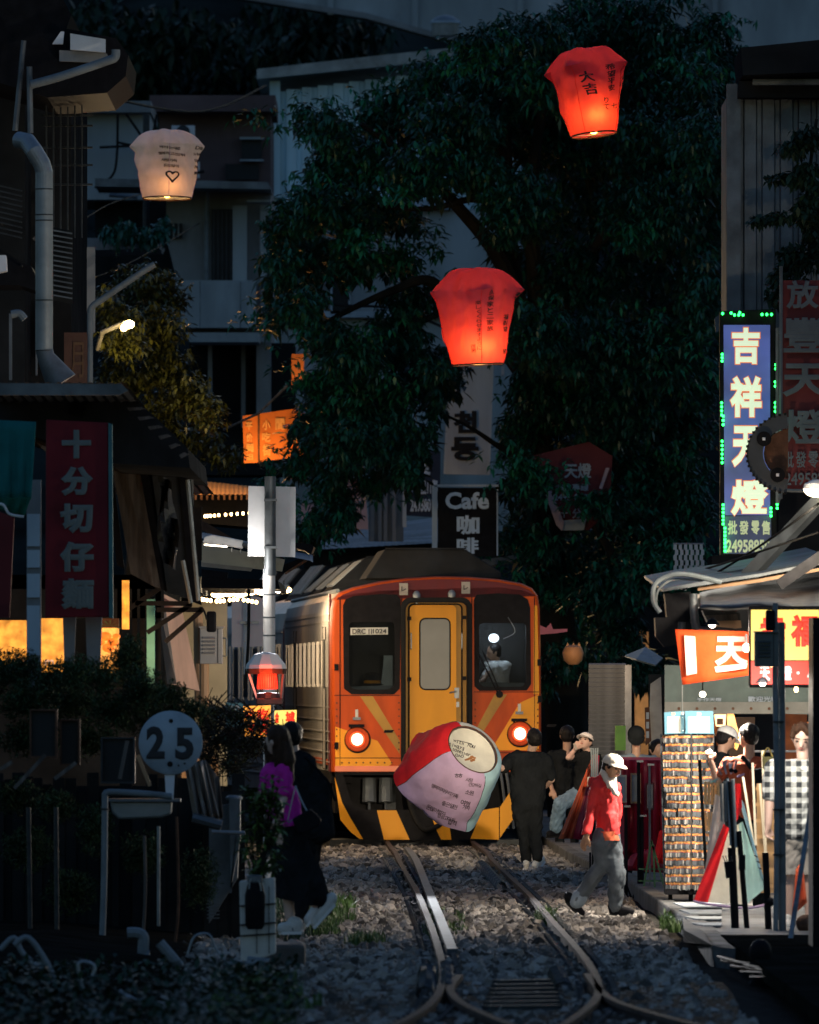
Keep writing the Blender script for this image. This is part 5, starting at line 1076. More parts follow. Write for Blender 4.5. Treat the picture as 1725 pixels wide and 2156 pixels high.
# clutter: pipes, boards, cables
for px,r,l,mt in [([(304,1760),(306,1880),(300,1990)],.014,'thin pole standing below the sink','wood'),([(334,1740),(334,1950)],.014,'slim metal pole below the 25 sign','galv'),([(372,1720),(376,1900),(368,1990)],.012,'thin reddish rod right of the bent pipe','rust'),([(268,1965),(290,1965),(302,1975),(302,2010),(316,2012)],.045,'fat plastic elbow pipe at the wall foot','pipe'),([(336,1985),(378,2034)],.04,'pale broken pipe lying on the ground','pipe'),([(470,2030),(540,2028)],.02,'thin pipe on the bank edge','pipe'),([(395,2010),(410,1972),(440,1968),(456,2000),(480,2030)],.008,'looped wire hanging over the bank','galv'),([(30,1990),(60,1975),(100,2030),(120,2080)],.02,'tangled hose at the far left','pipe'),([(0,2000),(30,1975),(50,2010),(110,2060)],.02,'pale tube among the left debris','pipe'),([(160,2120),(200,2040),(165,2030),(180,2100)],.012,'bent rod in the left debris','galv'),([(170,2130),(190,2140),(240,2146)],.05,'white pipe half buried bottom left','pipe'),([(250,2088),(290,2110),(310,2100)],.02,'shiny coiled strap on the ground','galv'),([(420,2080),(480,2050),(530,2048)],.014,'bright hose on the dark bank','galv'),([(520,2022),(566,2026)],.03,'grey pipe by the stepping stone','pipe'),([(60,1700),(64,1980)],.02,'dark vertical pole in the left hedge','darksteel'),([(118,1700),(120,1990)],.02,'second dark vertical pole in the left hedge','darksteel')]:
    d=min(gd(px[-1][1],.05) if px[-1][1]>1990 else 95,96); b=MB(); b.tube(crom([W(x,y,d) for x,y in px],5),r,8); tag(b.build('pipe' if r>.015 else 'rod',M[mt],loc=W(*px[0],d),smooth=True),l,'pipe','pipes and rods in the left clutter')
# hanging net curtain / dark boards making the wall of the left bank
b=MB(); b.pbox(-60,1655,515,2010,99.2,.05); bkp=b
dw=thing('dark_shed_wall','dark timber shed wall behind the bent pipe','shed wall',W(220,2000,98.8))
bkp.build('backing',M['darkwall'],dw)  # dark backing added to stop light coming through the plank gaps
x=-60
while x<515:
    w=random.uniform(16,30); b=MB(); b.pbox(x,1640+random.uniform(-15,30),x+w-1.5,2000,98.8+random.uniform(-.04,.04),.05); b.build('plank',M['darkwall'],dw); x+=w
for _ in range(18):
    pass
# planter with plants and bottle
pl_=thing('foam_planter','tall white planter box tied with string by the woman','planter',W(543,2024,88))
b=MB(); b.slab([(504,1856),(579,1848),(581,2008),(560,2016),(507,2028)],88,.26); b.build('box',M['styro'],pl_,bev=.012)
for y in (1905,1945,1968): b=MB(); b.beam(W(505,y+3,87.985),W(581,y-2,87.985),.012,.012); b.build('string_tie',M['rubber'],pl_)
for x in (540,566): b=MB(); b.pbox(x,1866,x+1.5,2008,87.98,.01); b.build('box_groove',M['rubber'],pl_)
bt=thing('dark_bottle','dark plastic bottle hanging on the white planter','bottle',W(537,1958,87.8)); c=W(537,1957,87.8); b=MB(); b.lathe([(.055,0),(.075,.03),(.08,.26),(.06,.34),(.045,.37)],c,16); b.build('body',M['blackpaint'],bt,smooth=True); b=MB(); b.lathe([(.055,.36),(.06,.37),(.06,.41),(.04,.42)],c,14); b.build('cap',M['galvdark'],bt); b=MB(); b.tube(crom([W(525,1872,87.75),W(528,1852,87.75),W(545,1856,87.75),W(550,1876,87.75)],5),.006,5); b.build('handle_cord',M['galv'],bt)
pt=thing('leafy_plant','green leafy plant growing from the white planter','plant',W(545,1850,88))
P=[]; b=MB()
for i in range(26):
    x1=545+random.uniform(-30,50); y1=random.uniform(1640,1840); c=crom([W(545+random.uniform(-15,15),1850,88.1),W((545+x1)/2,(y1+1840)/2,88.1),W(x1,y1,88.1+random.uniform(-.15,.1))],3); b.tube(c,.006,5)
    for q in c[4:]: P.append(q)
b.build('stem',M['bark'],pt)
o=link('foliage',leaf_mesh('foliage',np.array([tuple(p) for p in P]+[tuple(W(560+random.uniform(-25,22),random.uniform(1660,1700),88))for _ in range(14)]),.10,.034,6,M['plantleaf'],droop=.0,o0=off(pt)),pt); tag(o,kind='stuff')
b=MB(); b.box((G(570,2030).x,88.5,-.1),(G(650,2010).x,89.6,.16)); o=b.build('stepping_stone',M['kerb'],bev=.03,loc=G(610,2020)); tag(o,'dark rough stepping stone under the white shoes','stone')
# upper-left building: big duct, brackets, roofs
ub=thing('dark_house','dark old house front with shutters at the upper left','house',W(100,900,118))
b=MB(); b.pbox(-120,-120,52,830,118,8); b.pbox(52,120,150,806,120,6); b.build('wall',M['darkwall'],ub)
b=MB(); b.slab([(140,60),(245,80),(270,115),(265,160),(225,195),(100,205),(-80,150),(-80,-140),(60,-140),(150,30)],114,3.5); b.build('eave',M['blackpaint'],ub)
b=MB(); b.slab([(148,70),(222,82),(222,110),(148,104)],113.8,.1); b.build('sign_remnant',M['whitepaint'],ub)
b=MB(); b.slab([(128,66),(135,66),(132,92),(110,92)],113.8,.1); b.build('bracket',M['signgrey'],ub)
b=MB(); b.slab([(125,105),(225,112),(232,132),(125,128)],113.9,.1); b.build('fascia',M['concrete'],ub)
b=MB(); b.tube(crom([W(244,104,113.6),W(242,120,113.6),W(225,128,113.6),W(130,160,113.6),W(65,178,113.6)],6),.045,10); b.build('drain_pipe',M['pipe'],ub,smooth=True)
b=MB(); b.tube([W(50,85,113.8),W(32,275,113.8)],.028,8); b.tube([W(62,140,113.7),W(64,280,113.7)],.03,8); b.build('conduit',M['galvdark'],ub)
for i in range(6): b=MB(); b.pbox(96+i*15,188,99+i*15,500,116,.05); b.build('cage_bar',M['darksteel'],ub)
for y in (240,262,308,345,386): b=MB(); b.pbox(85,y,195,y+4,116.1,.05); b.build('cage_rail',M['darksteel'],ub)
for i in range(14): b=MB(); b.slab([(112,483+i*10.5),(152,490+i*10.5),(152,493+i*10.5),(112,486+i*10.5)],115,.04); b.build('shutter_slat',M['galvdark'],ub)
b=MB(); b.slab([(110,478),(153,486),(153,640),(110,632)],115.1,.05); b.build('shutter_panel',M['darkwall'],ub)
for i in range(10): b=MB(); b.slab([(-5,388+i*11),(46,400+i*11),(46,403+i*11),(-5,391+i*11)],115,.04); b.build('shutter_slat',M['darksteel'],ub)
b=MB(); b.slab([(-20,535),(0,535),(65,560),(75,580),(76,612),(40,600),(-20,600)],112.5,1.5); b.build('bracket_roof',M['blackpaint'],ub)
b=MB(); b.tube(crom([W(24,662,112),W(40,660,112),W(52,672,112)],5),.04,8); b.build('pipe_stub',M['pipe'],ub)
b=MB(); b.pbox(19,660,25,800,112.4,.06); b.pbox(75,660,79,790,113,.04); b.build('conduit',M['galvdark'],ub)
b=MB(); b.slab([(-5,537),(12,537),(14,570),(-5,574)],111.9,.3); b.build('meter_box',M['signgrey'],ub)
b=MB(); b.slab([(68,502),(100,530),(112,520),(80,492)],112.2,.1); b.build('strut',M['wood'],ub)
du=thing('ventilation_duct','fat grey ventilation duct bending down the upper left wall','duct',W(92,740,111))
b=MB(); b.tube([W(93,398,111),W(93,738,111)],.086,22); b.build('straight_duct',M['galv'],du,smooth=True)
b=MB(); b.tube([W(40,295,111.2),W(58,298,111.1),W(72,318,111),W(88,345,111),W(93,362,111),W(93,400,111)],.086,20); b.build('elbow',M['galv'],du)
b=MB(); b.tube([W(93,736,111),W(97,752,111),W(130,806,111)],[.086,.088,.16],22); b.build('lower_elbow',M['galvdark'],du,smooth=True)
for y in (398,452,464,632,738): b=MB(); b.tube([W(93,y-1.2,111),W(93,y+1.2,111)],.089,22); b.build('duct_band',M['darksteel'],du)
dp=thing('down_pipe','grey drain pipe with a slanted elbow above the lamplit tree','drain pipe',W(190,800,118)); b=MB(); b.tube(crom([W(326,556,118),W(300,572,118),W(215,630,118),W(194,646,118),W(190,662,118),W(190,704,118)],6),.035,10); b.tube([W(190,704,118),W(190,806,118)],.03,10); b.build('pipe',M['pipe'],dp,smooth=True)
b=MB(); b.pbox(183,520,200,700,118.6,.08); b.build('wall_post',M['concrete'],dp)
ol=thing('brown_shop_sign','dim brown sign with gold outline behind the duct','sign',W(165,805,119)); b=MB(); b.pbox(135,700,188,806,119,.08); b.build('board',mat('brown_board',(.10,.04,.025)),ol); b=MB(); glyphs(b,[('月',148,720,176,795)],118.98,.0); b.build('lettering',mat('dull_gold',(.14,.07,.03)),ol)
# orange faded hoarding
hb=thing('orange_hoarding','faded orange hoarding lit from below left of the tree','hoarding',W(565,975,185))
b=MB(); b.slab([(511,876),(543,871),(545,974),(514,975)],185,.1); b.build('board_panel',M['orangeboard'],hb); b=MB(); b.slab([(545,871),(616,861),(640,870),(640,960),(548,972)],185,.1); p=b.build('board_panel',M['orangeboard'],hb)
b=MB(); glyphs(b,[('平',517,888,532,905),('价',518,912,533,930),('岡',519,934,534,952),('旧',520,955,533,968),('小',552,884,570,905),('吃',552,910,570,930),('街',553,935,571,960),('間',580,880,600,905)],184.98,.04); b.build('lettering',mat('worn_gold',(.75,.38,.12),.7),p)
b=MB(); b.pbox(543,868,547,975,184.95,.2); b.build('post',M['rust'],hb)
plight('hoarding_light',W(545,985,184.2),55,(1,.5,.14),.15,hb)
b=MB(); b.pbox(614,745,640,810,190,.1); tag(b.build('orange_lit_board',M['orangeboard'],loc=W(627,810,190)),'orange lit strip of wall behind the left edge of the tree','board'); plight('board_light',W(628,815,189.3),14,(1,.55,.2),.1,hb)
b=MB(); b.tube([W(470,905,175),W(545,870,175),W(605,812,175)],.02,5); tag(b.build('cable',M['wood'],loc=W(545,870,175)),'pale cable rising to the left edge of the tree','cable')
oe=thing('orange_tiled_eave','warm lit tiled eave left of the sign panel','roof',W(470,1080,168))
b=MB(); V=[]
for i in range(27):
    x=408+i*4.6; V+=[W(x,1010+(i*.5)+(1.2 if i%2 else 0),171),W(x,1040+(2 if i%2 else 0),167)]
b.add(V,[(i*2,i*2+1,i*2+3,i*2+2) for i in range(26)]); b.build('tiles',mat('orange_tiles',(.55,.24,.06),.7,0,.3,6,.1),oe)
b=MB(); b.slab([(408,1042),(528,1042),(528,1110),(408,1100)],168,3); b.build('wall',M['darkwall'],oe)
for i in range(10): b=MB() if i==0 else b; b.pbox(410+i*12,1042,414+i*12,1052,167.5,.3)
b.build('rafter_ends',M['woodwarm'],oe); plight('eave_light',W(470,990,166),60,(1,.55,.18),.2,oe); plight('eave_light',W(470,1056,166.5),12,(1,.4,.12),.1,oe)
b=MB(); b.slab([(425,1095),(485,1130),(490,1140),(478,1146),(424,1115)],141,.3); tag(b.build('wood_eave',M['rust'],loc=W(450,1120,141)),'short dark wooden eave above the street light head','eave')
# roofs behind the train
rr_=thing('grey_tiled_roof','long grey tiled roof stretching behind the railcar','roof',W(800,1150,200))
b=MB(); V=[]
for i in range(40):
    x=640+i*7.2; V+=[W(x,1158-i*.4+(1 if i%2 else 0),195),W(x+20,1122-i*.9,206)]
b.add(V,[(i*2,i*2+1,i*2+3,i*2+2) for i in range(39)]); b.build('tiles',M['concrete'],rr_); b=MB(); b.slab([(640,1160),(910,1144),(910,1240),(640,1240)],196,3); b.build('wall',M['darkwall'],rr_)
b=MB(); b.slab([(1000,1180),(1140,1162),(1142,1168),(1020,1194),(1000,1196)],180,4); tag(b.build('lean_to_roof',M['concrete'],loc=W(1070,1175,180)),'thin grey lean-to roof right of the train roof box','roof')
# sign boards behind
def board(name,label,pts,d,mt,frames=None,txt=None,tm=None,bold=.03,post=None,tmn='lettering'):
    t=thing(name,label,'sign',W(sum(p[0] for p in pts)/len(pts),max(p[1] for p in pts),d)); b=MB(); b.slab(pts,d,.12); p=b.build('board',M[mt],t)
    if txt: b=MB(); glyphs(b,txt,d-.02,bold); b.build(tmn,M[tm],p)
    for q in (post or []): b=MB(); b.pbox(*q,d-.06,.2); b.build('post',M['whiteboard'],t)
    return t
board('cafe_sign','black board reading Cafe above the train roof',[(922,1027),(1050,1027),(1048,1172),(922,1172)],178,'blackpaint',txt=[('Cafe',938,1036,1030,1072),('咖',962,1085,1010,1126),('啡',962,1132,1008,1166)],tm='palelett',bold=.035,post=[(910,1022,921,1165),(1046,1030,1049,1170),(915,1020,1050,1025)])
board('korean_banner','tall white banner with black Korean characters',[(948,700),(1042,700),(1032,1000),(934,998)],186,'bannercloth',txt=[('ㅏ',962,785,975,830),('천',955,865,1005,912),('등',950,920,1008,970)],tm='ink',bold=.045)
board('black_banner','black strip of sign with white characters right of the middle lantern',[(1045,690),(1088,690),(1086,760),(1045,760)],187,'blackpaint',txt=[('式',1062,700,1084,722),('的',1060,726,1082,748)],tm='palelett')
b=MB(); b.pbox(1056,752,1086,757,186.9,.2); b.pbox(1056,757,1062,790,186.9,.2); tag(b.build('banner_bracket',M['whiteboard'],loc=W(1070,757,187)),'pale bracket below the black strip sign','bracket')
board('blue_shop_sign','navy sign with address and telephone number',[(852,945),(928,950),(926,1090),(852,1085)],190,'navy',txt=[('燈',870,958,908,1003),('十分里11鄰',862,1010,922,1042),('24958010',864,1050,922,1078)],tm='palelett',bold=.045,post=[(848,940,856,1110)])
board('pink_signboard','pale pink sign behind hanging leaves',[(704,975),(766,978),(776,1115),(708,1112)],192,'pinkboard',txt=[('餅',740,1005,768,1045),('平',714,985,726,1002),('溪',714,1005,726,1022),('名',714,1025,726,1042)],tm='maroon',bold=.01)
b=MB(); 
for x in (780,796,808,826): b.pbox(x,975,x+8,1140,193,.3)
b.pbox(776,985,850,1140,193.4,.2); tag(b.build('pale_board_wall',M['concrete'],loc=W(810,1140,193)),'pale vertical boards beside the pink sign','wall')
b=MB(); b.slab([(634,1060),(660,1060),(665,1140),(634,1140)],194,.2); tag(b.build('pale_wall_piece',M['pinkboard'],loc=W(650,1140,194)),'small pale wall patch left of the pink sign','wall')
lg=thing('lantern_shaped_sign','dark red lantern-shaped sign with a telephone number','sign',W(1210,1115,178.5))
b=MB(); b.slab([(1120,960),(1240,930),(1290,960),(1283,1080),(1240,1116),(1185,1118),(1160,1060)],178.5,.15); p=b.build('board',M['maroon'],lg)
b=MB(); b.slab([(1128,985),(1143,985),(1188,1100),(1184,1118),(1172,1105)],178.4,.25); b.build('edge',M['pinkboard'],lg); b=MB(); b.slab([(1276,985),(1284,985),(1268,1030),(1262,1028)],178.4,.2); b.build('edge',M['pinkboard'],lg)
b=MB(); glyphs(b,[('天燈',1188,975,1246,1008),('25位專線',1170,1018,1240,1034),('2495-8585',1166,1040,1246,1054),('十',1180,1072,1196,1090),('分',1205,1070,1225,1092)],178.47,.03); b.build('lettering',M['dim'],p); b=MB(); b.slab([(1182,1096),(1235,1092),(1230,1116),(1186,1117)],178.45,.02); b.build('picture_panel',M['dim'],p)
# hidden ground floor shops right of the train under the tree (shutter etc)
# ================================================================ RIGHT SIDE
def ZR(x,y): return (1123+x*.349,1168+y*.349)
def ZS(x,y): return (1347.7+x*.25,1482.5+y*.25)
# corrugated wall top right
cw=thing('right_house','tall ribbed metal wall house at the right','house',W(1620,640,121))
corr_wall('wall_sheet',1530,1760,205,700,121,2,M['galvdark'],cw,.18,.04)
b=MB(); b.pbox(1531,176,1560,700,120.9,.2); b.build('corner_trim',M['galvdark'],cw)
b=MB(); b.pbox(1555,170,1760,205,120.6,2); b.slab([(1560,100),(1760,80),(1760,150),(1565,158)],119.8,2.5); b.build('eave',M['darkwall'],cw)
b=MB(); b.tube([W(1585,172,120.2),W(1750,172,120.2)],.035,8); b.build('gutter_pipe',M['pipe'],cw)
b=MB(); b.slab([(1505,670),(1525,655),(1527,690),(1508,700)],120.7,.1); b.build('bracket_plate',M['galvdark'],cw)
b=MB(); b.pbox(1500,1170,1760,1300,122,2); b.pbox(1640,700,1760,1180,121.5,2); b.build('lower_wall',M['darkwall'],cw)
# illuminated blue sign
il=thing('illuminated_sign','tall blue lit lantern shop sign edged with green lights','sign',W(1572,1170,118))
D=118
b=MB(); b.slab([(1516,655),(1634,650),(1636,1172),(1517,1170)],D,.25); b.build('case',M['blackpaint'],il,bev=.01)
b=MB(); b.slab([(1524,684),(1622,684),(1622,1085),(1526,1085)],D-.012,.01); pn=b.build('lit_panel',M['signblue'],il)
b=MB(); b.slab([(1523,1087),(1624,1086),(1625,1166),(1524,1166)],D-.012,.01); pn2=b.build('lower_panel',mat('sign_lower_blue',(.09,.12,.28)),il)
big=[('吉',1540,688,1602,768),('祥',1536,790,1606,880),('天',1540,895,1602,985),('燈',1538,1008,1620,1088)]
b=MB(); 
for g in big: glyphs(b,[g],D-.017,.062,0,.0)
b.build('lettering_outline',M['signrim'],pn)
b=MB()
for g in big: glyphs(b,[(g[0],g[1]+2,g[2]+2,g[3]-2,g[4]-2)],D-.022,.040)
b.build('lettering',M['signcream'],pn)
b=MB(); glyphs(b,[('批',1533,1096,1553,1126),('發',1557,1096,1577,1126),('零',1582,1096,1600,1126),('售',1604,1096,1622,1126),('24958850',1530,1136,1622,1164)],D-.02,.035); b.build('lettering',emis('pale_green_print',(.45,.5,.3),.55),pn2)
bb=MB(); bb.ell((0,0,0),(.014,.012,.016),6,4); led=rawmesh('green_light',bb.v,bb.f,M['led']); Ls=[]
for x0,y0,dx,dy,n in [(1521,742,0,9,0),(1520,848,0,8.5,4),(1523,876,0,9,3),(1521,929,0,9,6),(1523,1063,0,8,6),(1527,1112,0,8,7),(1528,1142,0,9,3),(1634,768,0,8,2),(1633,804,0,9,2),(1633,848,0,9,3),(1635,924,0,9,1),(1636,942,0,9,3),(1640,1183-6,0,9,1),(1637,1062,0,8,2),(1582,743-80,9,0,0),(1547,663,9,0,3),(1605,662,10,0,3),(1522,660,18,-1,3),(1624,1070,0,8,3)]:
    for i in range(n): Ls.append(W(x0+dx*i,y0+dy*i,D-.05))
Ls+=[W(1521,746+i*7,D-.05) for i in range(3)]; copies(led,Ls,'green_light',il)
plight('sign_glow',W(1560,900,D-1.2),5,(.3,1,.5),.3,il)
b=MB(); b.pbox(1634,690,1640,1060,117.9,.06); tag(b.build('sign_frame_post',M['galvdark'],loc=W(1637,1060,118)),'thin metal post right of the blue lit sign','post')
# cog-wheel shaped sign
cg=thing('gear_shaped_sign','dark gear-shaped sign in front of the blue lit sign','sign',W(1640,1020,115))
cx_,cy_=1665,955; P=[]; Q=[]
for i in range(25):
    a=R(95+i*(170/24)); P.append((cx_+92*math.cos(a),cy_-84*math.sin(a))); Q.append((cx_+58*math.cos(a),cy_-54*math.sin(a)))
b=MB(); b.prism([W(x,y,115) for x,y in P+Q[::-1]],(0,.1,0)); b.build('disc',M['gearmetal'],cg)
b=MB(); b.prism([W(x,y,115.05) for x,y in [(cx_+56*math.cos(R(95+i*17)),cy_-52*math.sin(R(95+i*17))) for i in range(11)]],(0,.1,0)); b.build('centre_panel',M['rust'],cg)
for i in range(24):
    a=R(97+i*(166/23)); p=(cx_+92*math.cos(a),cy_-84*math.sin(a)); b=MB(); b.pbox(p[0]-2.5,p[1]-2.5,p[0]+2.5,p[1]+2.5,114.98,.13); b.build('tooth',M['rubber'],cg)
for x,y in ((1609,924),(1638,1000)): b=MB(); b.lathe([(.075,0),(.075,-.03)],W(x,y,115),20,'Y'); h=b.build('hub',M['blackpaint'],cg); b=MB(); b.pbox(x-3,y-3,x+3,y+3,114.95,.02); b.build('nut',M['signgrey'],h)
# red-brown sign at the right edge
fs=thing('red_brown_sign','large dim red-brown sign with raised grey characters at the right edge','sign',W(1690,1040,117))
b=MB(); b.pbox(1645,590,1800,1032,117,.15); p=b.build('board',M['maroon'],fs); b=MB(); b.tube(crom([W(1645,560,116.9),W(1645,1018,116.9),W(1652,1032,116.9),W(1760,1033,116.9)],5),.02,6); b.build('frame',M['galvdark'],fs)
b=MB(); glyphs(b,[('放',1656,590,1725,650),('豐',1650,668,1740,742),('天',1648,765,1745,835),('燈',1648,862,1740,938)],116.9,.03); glyphs(b,[('批',1652,950,1672,985),('發',1676,950,1698,985),('零',1702,950,1724,985),('售',1728,950,1750,985),('2495821',1653,995,1745,1022)],116.9,.02); b.build('lettering',M['dimmer'],p)
# street lamp at right edge
rl=thing('street_lamp','lit street lamp on a slanting grey arm at the right edge','street lamp',W(1590,1190,106))
b=MB(); b.beam(W(1575,1215,106.3),W(1740,1040,105.6),.10,.12); b.build('arm',M['galvdark'],rl)
c=W(1722,1030,105.4); b=MB(); b.lathe([(.14,.0),(.12,.05),(.05,.085),(.01,.09)],c,18,sx=1); b.build('lamp_head',M['whitepaint'],rl,smooth=True); b=MB(); b.ell(c-Vector((0,0,.0)),(.13,.13,.075),16,8); b.build('lamp_glass',emis('lamp_glass',(1,.80,.5),14),rl,smooth=True)
b=MB(); b.beam(W(1480,1215,108),W(1600,1195,107),.02,.02); b.build('stay_wire',M['galvdark'],rl)
# stall roof on the right
rt=thing('right_stall_roof','black tarpaulin roof with a wooden edge over the lantern stall','roof',W(1560,1270,104))
b=MB(); V=[]; X=[1372,1400,1440,1500,1560,1620,1680,1760]; T0=[1245,1240,1236,1226,1214,1206,1196,1180]; Bm=[1268,1266,1272,1268,1285,1300,1298,1300]
def sheet(name,xs,ya,yb,da,db,mt,amp=.06,nj=5,th=.02):
    b=MB(); V=[]; n=len(xs)
    for j in range(nj+1):
        for i in range(n): v=j/nj; V.append(W(xs[i],ya[i]*(1-v)+yb[i]*v,da*(1-v)+db*v+amp*math.sin(i*2.1+j*1.7)))
    b.add(V,[(j*n+i,j*n+i+1,(j+1)*n+i+1,(j+1)*n+i) for j in range(nj) for i in range(n-1)]); o=b.build(name,mt,rt,smooth=True); s=o.modifiers.new('s','SOLIDIFY'); s.thickness=th; return o
sheet('tarpaulin',[1475,1500,1530,1560,1600,1640,1680,1760],[1252,1246,1240,1232,1226,1222,1210,1190],[1282,1284,1286,1284,1282,1286,1296,1300],106,103.2,M['tarpblack'],.08)
b=MB(); b.prism([W(1470,1236,105),W(1600,1218,105),W(1760,1190,105),W(1760,1196,105),W(1600,1226,105),W(1470,1244,105)],(0,.1,0)); b.build('timber_edge',M['woodwarm'],rt)
b=MB(); b.prism([W(1395,1240,104.9),W(1470,1226,104.9),W(1600,1208,104.9),W(1760,1176,104.9),W(1760,1182,104.9),W(1600,1214,104.9),W(1470,1234,104.9),W(1395,1246,104.9)],(0,8,.2)); b.build('roof_sheet',M['galvdark'],rt)
b=MB(); b.beam(W(1640,1232,104),W(1760,1150,104),.06,.1); b.build('rafter',M['blackpaint'],rt)
b=MB(); b.tube(crom([W(1390,1290,104.5),W(1376,1265,104.5),W(1380,1230,104.5),W(1410,1212,104.5),W(1450,1210,104.5),W(1520,1226,104.5)],6),.024,8); b.tube(crom([W(1384,1285,104.6),W(1382,1260,104.6),W(1390,1238,104.6),W(1420,1220,104.6),W(1480,1222,104.6)],6),.012,8); b.build('grey_conduit',M['pipe'],rt)
for A,mt in [([(1400,1250),(1455,1246),(1452,1330),(1408,1330)],'blackpaint'),([(1452,1254),(1474,1250),(1473,1280),(1460,1282)],'boxgrey'),([(1480,1285),(1560,1278),(1590,1290),(1588,1330),(1500,1330)],'darksteel'),([(1487,1296),(1552,1293),(1556,1306),(1500,1308)],'wood'),([(1500,1308),(1560,1306),(1562,1322),(1500,1330)],'woodwarm'),([(1380,1300),(1420,1300),(1440,1355),(1400,1362),(1382,1340)],'blackpaint')]:
    b=MB(); b.slab(A,105+random.uniform(-.1,.2),.6); b.build('roof_clutter_panel',M[mt],rt)
b=MB(); b.tube(crom([W(1460,1250,104.3),W(1463,1300,104.3),W(1470,1325,104.3),W(1500,1328,104.3),W(1545,1332,104.3)],5),.04,10); b.tube(crom([W(1436,1310,104.2),W(1436,1340,104.2),W(1448,1350,104.2),W(1560,1356,104.2)],5),.036,10); b.build('drain_pipe',M['galvdark'],rt,smooth=True)
# orange banner
ob=thing('orange_banner','orange banner with big white characters under the right roof','banner',W(1500,1440,103))
cloth('cloth',[(1422,1325),(1592,1330),(1592,1420),(1437,1442)],103,M['banner'],ob,12,8,.03,3)
b=MB(); b.slab([(1441,1338),(1464,1340),(1468,1418),(1446,1422)],102.955,.004); b.build('white_bar',M['bannerw'],ob); b=MB(); glyphs(b,[('天',1505,1340,1575,1402)],102.95,.05); b.slab([(1505,1404),(1575,1396),(1572,1408),(1508,1416)],102.95,.004); b.build('lettering',M['bannerw'],ob)
b=MB(); b.tube([W(1437,1442,103),W(1437,1500,103)],.005,5); b.build('cord',M['galv'],ob)
hl2=thing('stall_lamp','bright bare bulb at the right end of the orange banner','lamp',W(1572,1364,102.4)); b=MB(); b.ell(W(1572,1364,102.4),(.035,.035,.04)); b.build('bulb',M['bulbwhite'],hl2,smooth=True); b=MB(); b.tube([W(1572,1358,102.4),W(1572,1335,102.4)],.012,6); b.build('holder',M['blackpaint'],hl2)
plight('bulb_light',W(1572,1364,102.2),150,(1,.80,.55),.05,hl2)
hl3=thing('stall_lamp','small shaded lamp hanging beside the electric box','lamp',W(1606,1440,98.2)); b=MB(); b.lathe([(.06,0),(.03,.04),(.01,.05)],W(1606,1438,98.2),12); b.build('shade',M['blackpaint'],hl3); b=MB(); b.ell(W(1606,1440,98.2),(.028,.028,.02)); b.build('bulb',M['bulbwhite'],hl3); b=MB(); b.tube([W(1606,1428,98.2),W(1606,1405,98.2)],.004,5); b.build('cord',M['rubber'],hl3)  # added lamp, brightens the display lantern and the man beside it
plight('bulb_light',W(1600,1452,98.0),75,(1,.90,.78),.06,hl3)
plight('bulb_light',W(1677,1462,97.9),50,(1,.90,.78),.06,hl3)
plight('goods_light',W(1600,1560,101.3),80,(1,.86,.7),.08,hl2)
bl=thing('added_banner_lamp','small shaded lamp under the tarpaulin lighting the orange banner','lamp',W(1500,1318,101.6)); b=MB(); b.lathe([(.07,0),(.03,.05),(.01,.06)],W(1500,1316,101.6),12); b.build('shade',M['blackpaint'],bl); b=MB(); b.ell(W(1500,1317,101.6),(.03,.03,.02)); b.build('bulb',M['bulbwhite'],bl)  # added lamp, put in to brighten the banner
plight('added_banner_light',W(1500,1322,101.6),22,(1,.8,.6),.05,bl)
# pastel board behind
pb=thing('pastel_signboard','long pale green board behind the orange banner','sign',W(1550,1500,112)); b=MB(); b.slab([(1400,1400),(1700,1410),(1730,1470),(1728,1505),(1400,1498)],112,.1); b.build('board',mat('sage_board',(.09,.12,.105),.7,0,.4,3,dirt=.4),pb)
b=MB(); b.pbox(1400,1478,1730,1503,111.95,.05); b.build('lower_strip',mat('cream_strip',(.17,.165,.14),.7,0,.3,5),pb); b=MB(); glyphs(b,[('手作天燈',1468,1469,1520,1477),('歡迎光臨',1575,1466,1640,1478)],111.94,.03); b.build('lettering',M['dim'],pb)
for i in range(7): b=MB() if i==0 else b; c=W(1430+i*38,1492,111.93); b.lathe([(.015,0),(.015,.01)],c,8,'Y')
b.build('dots',M['rust'],pb)
# yellow lightbox
yl=thing('yellow_light_box','yellow and red lit sign box with red characters','sign',W(1640,1415,100))
b=MB(); b.pbox(1578,1276,1735,1448,100,.22); b.build('case',M['blackpaint'],yl,bev=.01); b=MB(); b.pbox(1582,1284,1725,1390,99.98,.02); p=b.build('yellow_panel',M['ylit'],yl); b=MB(); b.pbox(1582,1392,1706,1441,99.98,.02); p2=b.build('red_panel',M['rlit'],yl)
b=MB(); glyphs(b,[('幸',1598,1294,1655,1362),('福',1665,1294,1722,1362)],99.965,.055); b.build('lettering',M['rlit'],p); b=MB(); glyphs(b,[('天',1600,1402,1622,1434),('燈',1646,1402,1668,1434),('·',1678,1414,1684,1420),('小',1700,1402,1722,1434)],99.965,.05); b.build('lettering',M['whitelit'],p2)
plight('sign_glow',W(1640,1350,98.9),7,(1,.6,.3),.3,yl)
b=MB(); b.ell(W(1677,1452,99.6),(.018,.018,.024)); b.ell(W(1625,1400,99.6),(.018,.018,.02)); tag(b.build('small_orange_bulb',M['bulbwarm'],loc=W(1677,1452,99.6)),'tiny orange bulb under the yellow light box','lamp')
